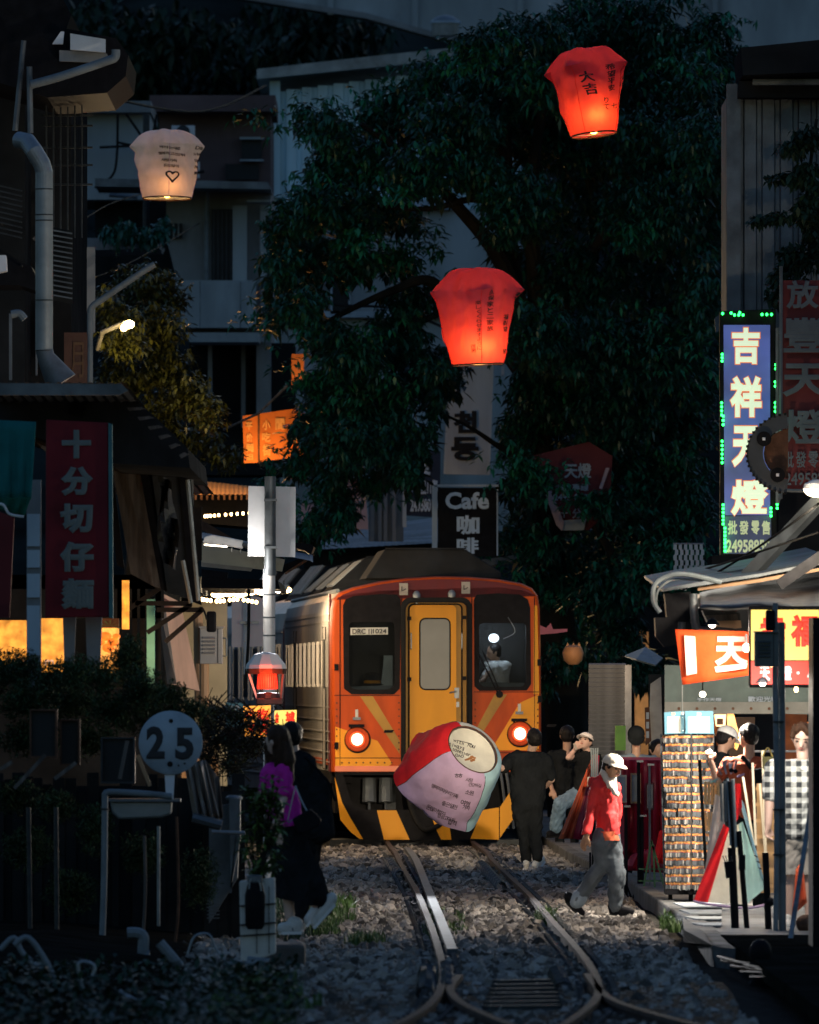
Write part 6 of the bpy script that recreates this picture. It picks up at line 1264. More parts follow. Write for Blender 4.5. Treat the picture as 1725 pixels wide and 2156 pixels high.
# electric box with two tall poles
eb=thing('double_pole','two grey poles standing side by side at the right stall','pole',W(1645,1960,97))
b=MB(); b.tube(crom([W(1633,1270,97),W(1632,1400,97),W(1633,1480,97),W(1636,1700,97),W(1634,1962,97)],5),.022,12); b.build('thin_pole',M['pipe'],eb,smooth=True)
b=MB(); b.tube([W(1645,1310,97.05),W(1648,1960,97.05)],.032,12); b.build('thick_pole',M['galvdark'],eb,smooth=True)
for y in (1520,1705,1800): b=MB(); b.tube([W(1640,y-2,97),W(1640,y+2,97)],.05,12); b.build('clamp',M['darksteel'],eb)
ubox('electric_box',1590,1332,1640,1404,96.7,'dark grey louvred electric box on the two right poles',mat('dark_box',(.10,.115,.12),.5,.2))
b=MB(); b.pbox(1613,1284,1633,1328,96.8,.12); tag(b.build('black_junction_box',M['blackpaint'],loc=W(1623,1328,96.8),bev=.02),'rounded black junction box above the electric box','junction box')
b=MB(); b.pbox(1712,1300,1800,2300,90,1.0); tag(b.build('dark_door_edge',M['blackpaint'],loc=W(1740,2156,90)),'tall dark post closing the right edge','post')
b=MB(); b.beam(W(1708,1700,95),W(1660,2010,93),.035,.035); b.beam(W(1712,1560,95),W(1706,1720,95),.03,.03); tag(b.build('leaning_pole',M['pipe'],loc=W(1680,2000,93)),'grey pole leaning beside the man in a checked shirt','pole')
# price boards and packet rack
RD=110.5
M['cardyel']=mat('packet_yellow',(.80,.62,.30),.5,0,.2,50,0,rnd=.3); M['cardred']=mat('packet_red',(.62,.10,.06),.5,0,.2,50,0,rnd=.4); M['cardgrey']=mat('packet_dark',(.10,.11,.12),.3,0,.5,90,.3,90,rnd=.6)
pr=thing('souvenir_rack','tall two-sided wire rack packed with keyring packets','display rack',W(1450,1880,RD))
b=MB()
for x0,x1,d0,d1 in ((1392,1455,RD,RD-.45),(1455,1503,RD-.45,RD+.3)):
    for x,d in ((x0,d0),(x1,d1)): b.tube([W(x,1545,d+.05),W(x+(8 if x<1500 else -14),1880,d+.05)],.010,6)
    for k in range(18): b.tube([W(x0+k*.35,1550+k*18.4,d0+.04),W(x1+(-k*.0),1550+k*18.4,d1+.04)],.005,5)
b.build('wire_frame',M['galvdark'],pr)
b=MB(); b.pbox(1402,1872,1500,1884,RD-.3,.8); b.build('base_tray',M['blackpaint'],pr)
for x in (1412,1455,1490): b=MB(); b.lathe([(.05,-.02),(.05,.02)],W(x,1893,RD-.1),12,'X'); b.build('castor',M['rubber'],pr)
b=MB(); P=[W(1396,1548,RD+.1),W(1455,1548,RD-.35),W(1455,1872,RD-.35),W(1404,1872,RD+.1)]; b.add(P,[(0,1,2,3)]); P=[W(1455,1548,RD-.35),W(1503,1548,RD+.4),W(1488,1872,RD+.4),W(1455,1872,RD-.35)]; b.add(P,[(0,1,2,3)]); b.build('back_mesh',mat('rack_backing',(.20,.19,.18),.6),pr)
pks=[]
for q in range(6):
    rq=random.Random(q); b=MB(); b.box((-.018,-.006,-.010),(.018,.006,0),0); b.box((-.018,-.0055,-.018),(.018,.0055,-.0105),rq.choice((0,3,3))); b.box((-.0175,-.005,-.023),(.0175,.005,-.0185),4)
    x=-.017
    while x<.014:
        w=rq.uniform(.006,.013); b.box((x,-.010-rq.uniform(0,.004),-.062-rq.uniform(0,.014)),(x+w,-.002,-.024),rq.choice((1,1,1,2,5) if q<4 else (1,1,5,2))); x+=w+.002
    b.tube([(0,.02,.004),(0,-.028,.004),(0,-.034,.012)],.0022,5,2); pks.append(rawmesh('keyring_packet',b.v,b.f,[M['cardorange'],M['cardgrey'],M['galv'],M['cardyel'],M['cardred'],M['cardpale']],b.m))
cnt=0
for r_ in range(19):
    y=1549+r_*17.2
    for s,(xa,xb,da,db,n) in enumerate([(1396+r_*.45,1453,RD,RD-.44,9),(1459,1503-r_*.95,RD-.44,RD+.3,6)]):
        for c_ in range(n):
            if random.random()<.03: continue
            t=(c_+.5)/n; p=W(xa+(xb-xa)*t,y+random.uniform(-1,1),da+(db-da)*t-.06); o=bpy.data.objects.new('keyring_packet',random.choice(pks[:4] if s==0 else pks[2:])); COL.objects.link(o); o.location=p  # right face gets more pale packets, so its brightness is partly in the colour
            o.rotation_euler=(random.uniform(-.06,.06),random.uniform(-.09,.09),(-.55 if s==0 else .9)+random.uniform(-.12,.12))
            if s==1: o.scale=(1.25,1,1)
            tag(o,['small orange-topped keyring packet hanging on the left face of the wire rack','pale orange-topped keyring packet hanging on the right face of the wire rack'][s],'packet',['keyring packets on the left rack face','keyring packets on the right rack face'][s]); cnt+=1
for A,l,tx in (([(1399,1500),(1441,1497),(1441,1544),(1400,1546)],'left blue bordered price board on top of the packet rack',('50',1414,1500,1422,1506)),([(1443,1497),(1502,1497),(1504,1545),(1443,1545)],'right blue bordered price board on top of the packet rack',('50',1468,1500,1477,1507))):
    t=thing('price_board',l,'price board',W(A[3][0],A[3][1],RD-.3),'price boards on the packet rack'); b=MB(); b.slab(A,RD-.3,.015); p=b.build('board',M['boardblue'],t); x0,x1=A[0][0]+6,A[1][0]-7; b=MB(); b.pbox(x0,1509,x1,1543,RD-.305,.006); b.build('grid_paper',M['paperwhite'],t); b=MB(); glyphs(b,[tx],RD-.31,.04); b.build('lettering',M['ylit'],p)
bo=thing('hanging_bottle','clear plastic bottle hanging in front of the price boards','bottle',W(1437,1545,102.9)); c=W(1437,1543,102.9); b=MB(); b.lathe([(.02,0),(.032,.01),(.034,.10),(.026,.14),(.012,.165)],c,14); b.build('body',M['glassclear'],bo,smooth=True); b=MB(); b.lathe([(.014,.163),(.014,.185)],c,10); b.build('cap',M['whitepaint'],bo)
# shop lamp above rack
lp=thing('stall_lamp','warm lamp hanging behind the orange banner over the rack','lamp',W(1480,1465,106.5)); b=MB(); b.ell(W(1480,1462,106.5),(.03,.03,.028)); b.build('bulb',M['bulbwhite'],lp,smooth=True); b=MB(); b.tube([W(1480,1455,106.5),W(1480,1420,106.5)],.006,5); b.build('cord',M['rubber'],lp)
# deeper shop
ds=thing('lantern_shop','dim lantern shop behind the packet rack','shop',W(1600,1800,118))
b=MB(); b.pbox(1480,1490,1800,1900,121,.2); b.build('back_wall',M['darkwall'],ds); b=MB(); b.pbox(1535,1510,1590,1660,120,.3); b.build('wood_shelf',M['woodwarm'],ds)
b=MB(); b.slab([(1640,1500),(1700,1500),(1690,1690),(1645,1650)],119,.1); b.build('orange_wall_print',mat('orange_print',(.45,.12,.03),.7,0,.5,5),ds)
b=MB(); b.slab([(1500,1500),(1520,1490),(1545,1540),(1545,1575),(1510,1570)],113,.05); b.build('orange_poster',M['orangeboard'],ds); b=MB(); glyphs(b,[('0',1546-25,1545,1552-25,1560)],112.97,.05); b.build('lettering',M['rlit'],ds)
b=MB(); b.pbox(1700,1520,1712,1600,112,.05); b.build('orange_strip',M['orangeboard'],ds)
plight('rack_light',W(1500,1474,108.2),460,(1,.90,.76),.08,lp)
plight('shop_light',W(1560,1500,113.5),130,(1,.70,.42),.1,ds); plight('shop_light',W(1600,1560,109),80,(1,.8,.6),.1,ds)
# glowing robot-like paper lamp with a face-free body
gl_=thing('small_glowing_lamp','small glowing paper lamp above the price boards','lamp',W(1515,1530,112)); b=MB(); b.slab([(1504,1504),(1530,1504),(1528,1530),(1508,1530)],112,.08); b.build('shade',emis('glow_paper',(1,.62,.3),1.6),gl_,bev=.01); b=MB(); b.pbox(1510,1513,1523,1526,111.97,.02); b.build('dark_panel',M['rust'],gl_); b=MB(); b.tube([W(1504,1510,112),W(1498,1503,112)],.012,6); b.tube([W(1528,1504,112),W(1532,1496,112)],.012,6); b.build('arm',M['khaki'],gl_)
b=MB(); b.slab([(1532,1500),(1545,1500),(1560,1560),(1552,1580),(1532,1560)],112.4,.05); tag(b.build('glowing_panel',emis('amber_panel',(1,.45,.1),1.6,.6,10),loc=W(1545,1560,112.4)),'glowing amber panel beside the small paper lamp','panel')
# shutter, columns and stall backs under the tree
shu=thing('rolling_shutter','metal rolling shutter under the tree with warm reflections','shutter',W(1283,1620,150))
b=MB(); b.pbox(1240,1400,1318,1640,150.1,.1); b.build('backing',M['galvdark'],shu)
sl2=MB(); a=W(1240,0,150).x; c=W(1318,0,150).x; w=c-a; sl2.box((0,-.02,0),(w,.02,.05)); sme2=rawmesh('shutter_slat',sl2.v,sl2.f,M['galvdark'])
copies(sme2,[Vector((a,150,W(0,1405+i*9.6,150).z)) for i in range(22)],'shutter_slat',shu,[(.5,0,0)]*22)
b=MB(); b.pbox(1316,1400,1330,1650,149.8,.3); b.build('side_rail',M['galvdark'],shu)
plight('shutter_light',W(1275,1395,148.6),60,(1,.62,.35),.1,shu)
oc=thing('lit_column','warm lit cream column behind the tree foliage','column',W(1348,1590,187)); b=MB(); b.pbox(1337,1330,1366,1600,187,.2); b.build('shaft',mat('peach_paint',(.7,.42,.2)),oc); b=MB(); b.pbox(1334,1552,1369,1560,186.9,.4); b.build('base_mould',mat('peach_trim',(.6,.34,.15)),oc)
plight('column_light',W(1352,1470,185.2),40,(1,.65,.3),.06,oc)
mr_=thing('painted_hoarding','dim hoarding painted with an abstract pale shape','hoarding',W(1390,1620,141)); b=MB(); b.pbox(1366,1420,1400,1650,141,.1); b.pbox(1400,1440,1500,1640,141.6,.1); b.build('board',M['darkwall'],mr_); b=MB(); b.slab([(1370,1440),(1392,1425),(1396,1560),(1378,1590),(1366,1560)],140.95,.03); b.build('pale_shape',M['khaki'],mr_); b=MB(); b.slab([(1358,1490),(1368,1488),(1372,1560),(1360,1570)],140.9,.03); b.build('brown_pole_print',M['rust'],mr_)
for i in range(3): b=MB(); b.pbox(1361,1500+i*20,1367,1514+i*20,140.88,.02); b.build('pale_tile',M['dim'],mr_)
b=MB(); 
P=[W(1316,1380,146),W(1360,1362,146),W(1396,1385,145),W(1380,1400,144.6),W(1340,1388,144.8)]; b.prism(P,(0,.05,-.02)); tag(b.build('blue_awning',mat('slate_awning',(.12,.17,.21)),loc=P[0]),'small slate awning among the branches','awning')
gb=thing('wall_ornament','warm lit paper ornament hanging in the dark foliage','ornament',W(1195,1420,160)); c=W(1207,1378,158); b=MB(); b.lathe([(.07,-.14),(.13,-.08),(.15,.02),(.12,.10),(.05,.13)],c,12); b.build('body',mat('ochre_clay',(.5,.24,.10)),gb,smooth=True); b=MB(); 
for i in range(3): b.prism([c+Vector((-.11+i*.075,0,.08)),c+Vector((-.03+i*.075,0,.08)),c+Vector((-.075+i*.08,0,.17))],(0,.04,0))
b.build('crest',mat('ochre_crest',(.55,.27,.11)),gb); plight('ornament_light',W(1207,1352,157.2),5,(1,.6,.25),.05,gb)
b=MB(); P=[(1135,1315),(1150,1322),(1160,1312),(1165,1325),(1195,1324),(1195,1330),(1165,1334),(1138,1336)]; b.slab(P,157,.04); tag(b.build('pink_paper_decoration',mat('pink_paper',(.6,.14,.18)),loc=W(1150,1335,157)),'torn pink paper decoration beside the train roof','decoration')
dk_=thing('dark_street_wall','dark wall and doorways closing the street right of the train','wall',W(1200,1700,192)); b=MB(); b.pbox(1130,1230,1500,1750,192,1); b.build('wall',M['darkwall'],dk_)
b=MB(); b.pbox(1296,1528,1318,1580,146,.3); tag(b.build('green_box',mat('lime_box',(.12,.30,.03)),loc=W(1307,1580,146)),'lime green box on the shelf beside the shutter','box')
tb=thing('woven_display_panel','pale perforated metal screen above the right roof','screen',W(1445,1210,125)); bb2=MB(); bb2.box((-.018,-.01,-.03),(.018,.01,.03)); me=rawmesh('screen_link',bb2.v,bb2.f,M['whiteboard']); copies(me,[W(1422+i*11+(j%2)*3,1152+j*11,125) for i in range(6) for j in range(5)],'screen_link',tb)
b=MB(); b.tube([W(1418,1145,125),W(1482,1145,125)],.012,6); b.build('top_rail',M['galv'],tb)
# crimson cloth table with frames and stands
ct=thing('crimson_cloth_stand','crimson cloth draped stand with small frames','display stand',W(1340,1830,121))
cloth('cloth',[(1308,1596),(1392,1600),(1396,1800),(1308,1810)],121,M['crimson'],ct,14,10,.08,9); cloth('front_drape',[(1330,1800),(1402,1775),(1398,1838),(1310,1832)],120.8,M['crimson'],ct,10,4,.06,8)
b=MB(); b.beam(W(1306,1597,120.9),W(1396,1598,120.9),.03,.03); b.build('top_rail',mat('pink_rail',(.6,.08,.16)),ct)
for x0,y0,x1,y1,mt in ((1300,1632,1320,1690,'paperwhite'),(1328,1628,1350,1692,'woodwarm'),(1360,1648,1378,1706,'maroon')):
    b=MB(); b.pbox(x0,y0,x1,y1,120.7,.03); f=b.build('picture_frame',M[mt],ct); b=MB(); b.pbox(x0+3,y0+4,x1-3,y1-4,120.68,.03); b.build('picture',M['galvdark'] if mt!='paperwhite' else M['greycloth'],f)
for x,y0,y1,mt in ((1345,1605,1900,'blackpaint'),(1368,1612,1905,'galvdark'),(1318,1700,1900,'blackpaint'),(1352,1720,1900,'blackpaint')):
    t=thing('display_pole',{1345:'tall pole with a chrome top in front of the crimson cloth',1368:'pole with a green clip in front of the crimson cloth',1318:'short black pole at the left edge of the crimson cloth',1352:'short black pole in the middle of the crimson cloth'}[x],'pole',W(x,y1,119.5),'poles before the crimson cloth'); b=MB(); b.tube([W(x,y0,119.5),W(x+1,y1-10,119.5)],.018 if mt=='blackpaint' else .013,8); b.build('shaft',M[mt],t)
    b=MB(); b.pbox(x-4,y0-4,x+10,y0,119.45,.05); b.build('head',M['galv'],t)
    for s in (-1,0,1): b=MB(); b.beam(W(x,y1-40,119.5),W(x+s*14,y1-4,119.5+(.2 if s==0 else -.1)),.012,.012); b.build('leg',M['blackpaint'],t)
gt=thing('green_easel','green folding easel leaning before the crimson cloth','easel',W(1385,1890,118)); 
for P in (((1372,1770),(1408,1900)),((1372,1770),(1352,1890)),((1376,1780),(1380,1892))): b=MB(); b.beam(W(*P[0],118),W(*P[1],118),.02,.02); b.build('leg',M['greenpaint'],gt)
for y in (1830,1855): b=MB(); b.beam(W(1345,y,118.1),W(1398,y,118.1),.015,.015); b.build('crossbar',M['greenpaint'],gt)
rb=thing('red_plastic_bag','red plastic bag hanging beside the green easel','bag',W(1390,1820,118.2)); cloth('bag_film',[(1388,1750),(1402,1745),(1398,1820),(1376,1812)],118.2,M['redpaper'],rb,4,4,.02,3)
# black stepped barrier behind grandma: frame of orange lantern cloth
# folded orange lantern hung beside the woman looking up
fl=thing('folded_orange_lantern','folded orange sky lantern hanging from a metal stand','paper lantern',W(1215,1770,126))
b=MB()
def lay(pts,d,mt,nm,amp=.04,fr=4): return cloth(nm,pts,d,M[mt],fl,8,8,amp,fr)
lay([(1249,1588),(1256,1588),(1210,1766),(1177,1766)],126,'orangecloth','left_fold'); lay([(1254,1590),(1262,1590),(1254,1772),(1206,1766)],125.9,'crimson','right_fold')
ms=thing('metal_stand','upright metal stand holding folded lanterns beside the woman in red','stand',W(1254,1830,125)); b=MB(); b.tube([W(1251,1650,125.3),W(1250,1830,125.3)],.02,8); b.tube([W(1243,1795,125),W(1243,1830,125)],.012,6); b.build('post',M['blackpaint'],ms)
for i in range(4): b=MB(); b.tube(crom([W(1246+i*4,1650,125.2),W(1246+i*4,1595,125.2),W(1244+i*5,1575,125.2)],4),.010,6); b.build('prong',M['galv'],ms)
b=MB(); b.pbox(1237,1636,1263,1656,124.9,.04); p=b.build('price_card',M['capcream'],ms); b=MB(); b.pbox(1243,1640,1256,1652,124.88,.02); b.build('card_print',M['redsign'],p)
# display lantern with poles and hooks at the right
ln=thing('display_lantern','big white, red and mint paper lantern standing at the stall','paper lantern',W(1535,1912,100))
D=100
def face(nm,pts,mt,d0,ds,n=8):
    V=[]; b=MB(); a,b_,c,e=[np.array(p,float) for p in pts]
    for j in range(n+1):
        for i in range(n+1):
            u,v=i/n,j/n; p=(a*(1-u)+b_*u)*(1-v)+(e*(1-u)+c*u)*v; V.append(W(p[0],p[1],d0+ds*(u)-.25*v*v+.02*math.sin(u*8+v*5)))
    b.add(V,[(j*(n+1)+i,j*(n+1)+i+1,(j+1)*(n+1)+i+1,(j+1)*(n+1)+i) for j in range(n) for i in range(n)]); return b.build(nm,M[mt],ln,smooth=True)
face('red_panel',[(1524,1735),(1536,1745),(1491,1900),(1461,1896)],'redpaper',D+.1,-.1); face('ivory_panel',[(1536,1745),(1556,1735),(1571,1905),(1491,1900)],'ivory',D,0); face('mint_panel',[(1556,1735),(1564,1730),(1613,1870),(1571,1905)],'mint',D,.1); face('blue_panel',[(1552,1670),(1566,1690),(1613,1866),(1604,1850)],'bluepaper',D+.12,.05)
face('upper_red',[(1545,1650),(1560,1650),(1563,1700),(1550,1735)],'redpaper',D+.05,0); face('plastic_cover',[(1506,1672),(1524,1680),(1528,1760),(1484,1840)],'tarp',D+.3,0)
b=MB(); b.tube(crom([W(1461,1897,D-.2),W(1491,1904,D-.26),W(1571,1912,D-.26),W(1613,1905,D-.2)],6),.012,6); b.build('bottom_ring',M['lilac'],ln)
for x,y in ((1589,1800),(1594,1812),(1598,1826)): b=MB(); b.add([W(x,y,D-.16),W(x+7,y+3,D-.16),W(x+6,y+6,D-.16),W(x-1,y+2,D-.16)],[(0,1,2,3)]); b.build('pen_stroke',M['ink'],ln)
sfs=thing('selfie_stick_stand','bunch of selfie sticks and dark poles in front of the display lantern','display stand',W(1545,1960,98))
for (x0,y0,x1,y1,r,mt) in [(1520,1650,1522,1730,.018,'khaki'),(1527,1645,1529,1730,.014,'galvdark'),(1536,1645,1545,1790,.020,'blackpaint'),(1543,1640,1549,1785,.018,'galv'),(1541,1785,1549,1965,.036,'blackpaint'),(1556,1750,1574,1965,.024,'blackpaint'),(1532,1640,1540,1780,.012,'greycloth')]:
    b=MB(); b.tube([W(x0,y0,98),W(x1,y1,98)],r,10); b.build('pole',M[mt],sfs)
for x,y,dx,dy,mt in [(1520,1632,-12,-20,'galv'),(1530,1630,-8,-28,'whiteboard'),(1540,1630,-4,-24,'signgrey'),(1546,1628,4,-26,'pinkboard'),(1552,1636,16,-6,'lilac'),(1512,1640,-16,8,'mint')]:
    b=MB(); b.beam(W(x,y,97.9),W(x+dx,y+dy,97.9),.03,.015); b.beam(W(x+dx*.5,y+dy*.5,97.88),W(x+dx*.6+5,y+dy*1.05,97.88),.02,.012); b.build('clip',M[mt],sfs)
for x,y in ((1540,1622),(1549,1624)): b=MB(); b.lathe([(.02,0),(.02,-.03)],W(x,y,97.8),12,'Y'); b.build('knob',M['blackpaint'],sfs)
b=MB(); b.slab([(1525,1816),(1545,1812),(1548,1846),(1530,1850)],97.7,.12); b.build('pen_pot',M['blackpaint'],sfs); b=MB()
for i in range(4): b.beam(W(1528+i*4,1816,97.75),W(1522+i*6,1802,97.75),.008,.008)
b.build('pens',M['ink'],sfs); b=MB(); b.pbox(1556,1800,1570,1832,97.9,.05); b.build('holder',M['blackpaint'],sfs)
b=MB(); b.tube([W(1612,1795,97.6),W(1620,1990,97.6)],.03,10); b.ell(W(1620,1899,97.6),(.05,.05,.04)); tag(b.build('black_pole',M['blackpaint'],loc=W(1620,1990,97.6)),'black pole with a collar right of the display lantern','pole')
# white slatted racks behind
for i,(x0,y0,x1,y1) in enumerate([(1565,1636,1600,1860),(1585,1606,1592,1780),(1606,1580,1618,1965),(1600,1650,1620,1900)]):
    b=MB(); b.beam(W(x0,y0,102+i*.3),W(x1,y1,102+i*.3),.04,.02); tag(b.build('white_rack_post',M['cream'],loc=W(x1,y1,102+i*.3)),['slanted cream rack post right of the selfie sticks','short cream post behind the selfie sticks','tall cream post beside the checked shirt','cream post leaning behind the display lantern'][i],'post','cream display posts')
b=MB()
for i in range(7): b.beam(W(1592,1660+i*34,103.5),W(1632,1662+i*34,103.5),.02,.03)
b.pbox(1594,1650,1630,1880,104,.05); o=b.build('hanging_goods_panel',M['cardboard'],loc=W(1610,1880,103.5)); tag(o,'brown panel of wooden souvenirs behind the cream posts','display panel')
for i in range(2):
    t=thing('wooden_tag_bunch',['upper bunch of wooden tags right of the packet rack','lower bunch of wooden tags right of the packet rack'][i],'souvenirs',W(1495,1690+60*i,107),'wooden tag bunches'); 
    for k in range(5): b=MB(); b.pbox(1483+k*7,1646+i*64,1489+k*7,1694+i*56,107+random.uniform(-.05,.05),.02); b.build('tag',M['cardboard'],t)
b=MB(); b.beam(W(1473,1600,106),W(1487,1830,106),.035,.03); tag(b.build('black_strap_pole',M['blackpaint'],loc=W(1487,1830,106)),'black pole with silver bands in front of the rack','pole')
ba=thing('straw_basket','small green straw basket hanging beside the tall cream post','basket',W(1617,1625,101)); c=W(1617,1622,101); b=MB(); b.lathe([(.03,0),(.045,.02),(.05,.12)],c,14,closed=False); b.build('body',mat('straw',(.42,.38,.15)),ba); b=MB(); b.tube(crom([c+Vector((-.045,0,.12)),c+Vector((0,0,.20)),c+Vector((.045,0,.12))],5),.008,6); b.build('handle',mat('straw_handle',(.5,.38,.12)),ba)
b=MB(); b.pbox(1590,1580,1720,1584,108,.1); tag(b.build('counter_edge',M['whitepaint'],loc=W(1650,1584,108)),'white counter edge behind the man in a checked shirt','counter')
bg_=thing('orange_bag','orange and red bag standing beside the leaning pole','bag',W(1680,1930,98.5)); cloth('body',[(1676,1830),(1690,1812),(1700,1900),(1668,1930)],98.5,M['orangecloth'],bg_,5,6,.03,3)
wr=thing('steel_wrench','large steel wrench bar lying across behind the leaning pole','tool',W(1680,1900,99)); b=MB(); b.beam(W(1655,1895,99),W(1700,1898,99),.05,.03); b.lathe([(.04,-.02),(.04,.02)],W(1702,1898,99),8,'Y'); b.build('bar',M['galvdark'],wr)
bk=thing('wicker_ball','dark wicker ball planter at the right edge','planter',W(1698,1960,97)); b=MB(); b.ell(W(1698,1945,97),(.09,.09,.08),14,10); b.build('body',M['rust'],bk)
# bicycle-like wheel and black round object lower right
bw=thing('signal_lever','dark rounded signal housing on a white post lower right','signal',W(1602,2085,86)); b=MB(); b.ell(W(1602,2005,86),(.085,.08,.10),16,10); b.build('head',M['blackpaint'],bw,smooth=True); b=MB(); b.lathe([(.05,0),(.045,.1),(.035,.2),(.05,.24)],W(1602,2090,86),14); b.build('post',M['pipe'],bw,smooth=True); b=MB(); b.ell(W(1602,2080,86),(.10,.08,.09),12,8); b.build('base',M['blackpaint'],bw)
db=MB()
for i in range(5): P=crom([G(1500+i*20,2010+i*12,.0),G(1580+i*20,2030+i*8,.08),G(1700,2035+i*20,.02)],5); db.tube(P,.012,5)
tag(db.build('loose_cables',M['rubber'],loc=G(1600,2040)),'tangle of black cables on the dark ground lower right','cables')
b=MB(); b.prism([(kp[-2].x+.17,94.5,.0),(kp[-2].x+.22,60,.0),(9,60,.0),(9,94.5,.0)],(0,0,.108)); tag(b.build('dark_platform',M['soil']),'dark ground slab at the lower right','ground',kind='structure')
# ================================================================ SKY LANTERNS
def basis(zaxis,roll=0,xh=(1,0,0)):
    z=Vector(zaxis).normalized(); x=Vector(xh); x=(x-z*x.dot(z)).normalized(); y=z.cross(x); m=Matrix((x,y,z)).transposed(); return m@Matrix.Rotation(roll,3,'Z')
from mathutils import noise as nz_
def sky_lantern(name,label,base,R0,S1,H,yaw,axis,mats,texts=(),power=0,lcol=(1,.5,.18),pinch=.10,seam='redpaper',seed=1,ear=.16,bulge=1.0,flame=True,grp='sky lanterns',lin=.17,cap=.21,lr=.05):
    rnd=random.Random(seed); t0=thing(name,label,'sky lantern',base,grp); B=basis(axis,yaw); ph=[rnd.uniform(0,6.28) for _ in range(8)]
    def surf(a,t):
        if t<=1:
            s=R0+(S1-R0)*(t**(.85*bulge)); p=2+2.0*t; z=H*(1-cap)*t; e=max(0,(t-.84)/.16)
        else:
            u=(t-1)/.5; s=S1*(1-u); p=4-1.8*u; z=H*((1-cap)+cap*(1-(1-u)**4.4)); e=max(0,1-u*5.5)
        r=s/((abs(math.cos(a))**p+abs(math.sin(a))**p)**(1/p)); c4=abs(math.sin(2*a))**6
        r*=1+ear*c4*e; z-=H*.03*c4*e
        w=.012*math.sin(a*5+ph[0]+t*4)*t+.010*math.sin(a*9+ph[1]-t*7)*min(1,t)+.008*math.sin(t*13+a*3+ph[2])*t
        q=Vector((math.cos(a)*1.8+ph[4],math.sin(a)*1.8,t*2.2)); w+=(.030*(abs(nz_.noise(q*1.7))-.2)+.012*nz_.noise(q*5))*min(1,.25+t)*(1 if t<1.2 else .5)
        return base+B@Vector(((r+w)*math.cos(a),(r+w)*math.sin(a),z+ (0.012*math.sin(a*4+ph[3])*min(1,t))))
    n=96; T_=[i/26 for i in range(27)]+[1+.5*(i/12) for i in range(1,12)]; V=[surf(2*math.pi*i/n,t) for t in T_ for i in range(n)]
    V.append(surf(0,1.4999)); b=MB(); k=len(T_)
    for j in range(k-1):
        for i in range(n):
            a=(i+.5)/n*4; mi=int(a+.5)%4 if len(mats)>1 else 0
            b_=(j*n+i,j*n+(i+1)%n,(j+1)*n+(i+1)%n,(j+1)*n+i); b.f.append(b_); b.m.append(mi)
    for i in range(n): b.f.append(((k-1)*n+i,(k-1)*n+(i+1)%n,len(V)-1)); b.m.append(int((i+.5)/n*4+.5)%4 if len(mats)>1 else 0)
    b.v=V; b.build('paper_shell',[M[q] for q in mats],t0,smooth=True)
    b=MB(); b.tube([surf(2*math.pi*i/40,0)+B@Vector((0,0,.004)) for i in range(41)],.009,6,cap=False); b.build('bottom_ring',M['rust'] if seam!='x' else M['galv'],t0)
    for q in range(4):
        a=R(45+90*q); b=MB(); P=[surf(a,.01+i*.99/14) for i in range(15)]; b.tube([p+(p-base-B@Vector((0,0,(B.transposed()@(p-base)).z))).normalized()*.003 for p in P],.0035,5); b.build('seam',M[seam] if seam in M else M['galv'],t0)
    def nrm(a,t): 
        e=.01; u=surf(a+e,t)-surf(a-e,t); v=surf(a,min(t+e,.999 if t<1 else 1.49))-surf(a,t-e); return u.cross(v).normalized()
    for (s_,a0,t0_,size,mode,rot) in texts:
        b=MB(); pos=0
        for ch in s_:
            if ch==' ': pos+=size*.6; continue
            Vv,Fc,w,h=tmesh(ch,.02); sc=size/max(w,h,.55)*1.0; V=[]
            for gx,gy,gz in Vv:
                x=(gx-.5)*w*sc; y=(gy-.5)*h*sc
                if mode=='v': X,Y=x,-pos+y
                else: X,Y=pos+x,y
                cr,sr=math.cos(rot),math.sin(rot); X,Y=X*cr-Y*sr,X*sr+Y*cr
                t=t0_+Y/H; r=R0+(S1-R0)*max(t,.05); a=a0+X/max(r,.1)
                t=min(max(t,.02),.98); V.append(surf(a,t)+nrm(a,t)*(.006+.002*gz))
            b.add(V,Fc); pos+=size*(1.12 if mode=='v' else .9)
        b.build('handwriting',M['ink'],t0)
    if power:
        c=base+B@Vector((0,0,H*lin))+Vector((.03,-.185,.03))*(R0/.262)
        if flame: b=MB(); b.ell(base+B@Vector((0,0,.05)),(.05,.05,.04),10,6); b.build('fuel_pad',M['flame'],t0); b=MB(); b.tube([surf(0,0),surf(math.pi,0)],.004,4); b.tube([surf(math.pi/2,0),surf(math.pi*1.5,0)],.004,4); b.build('wire_cross',M['galv'],t0)
        plight('flame_light',c,power,lcol,lr,t0)
    return t0,surf,B
# angle -pi/2 faces the camera in an unrotated frame
c=W(1007,768,117)
sky_lantern('sky_lantern','bright red sky lantern with black writing floating above the train',c,.262,.355,.985,R(45+8),(-.045,0,1),['redlant'],
  [('久保家と二家族',R(-45-90+16),.93,.070,'v',.0),('楽しくくらせますように',R(-45-90-4),.80,.052,'v',0),('茂男',R(-45-90-16),.24,.05,'v',.0),('福財成',R(-45-8-45+22),.62,.072,'v',0),('祈金榮',R(-45-45+38),.93,.060,'v',.0),('學業',R(-45-45+44),.50,.07,'v',0),('男',R(-45-45+16),.16,.07,'v',0)],power=10,seed=3,seam='redpaper')
c=W(1251,284,122)
sky_lantern('sky_lantern','dusky red sky lantern glowing orange at its base, highest of the three',c,.245,.345,.93,R(45-22),(-.12,.08,1),['redlant'],
  [('希望平安',R(-60-10),.93,.085,'v',.1),('大吉',R(-115),.80,.15,'v',.15),('りて',R(-80),.45,.08,'v',0),('七',R(-60),.36,.08,'v',0),('小川',R(-40),.75,.07,'v',0)],power=8,seed=8,lin=.2)
c=W(352,418,150)
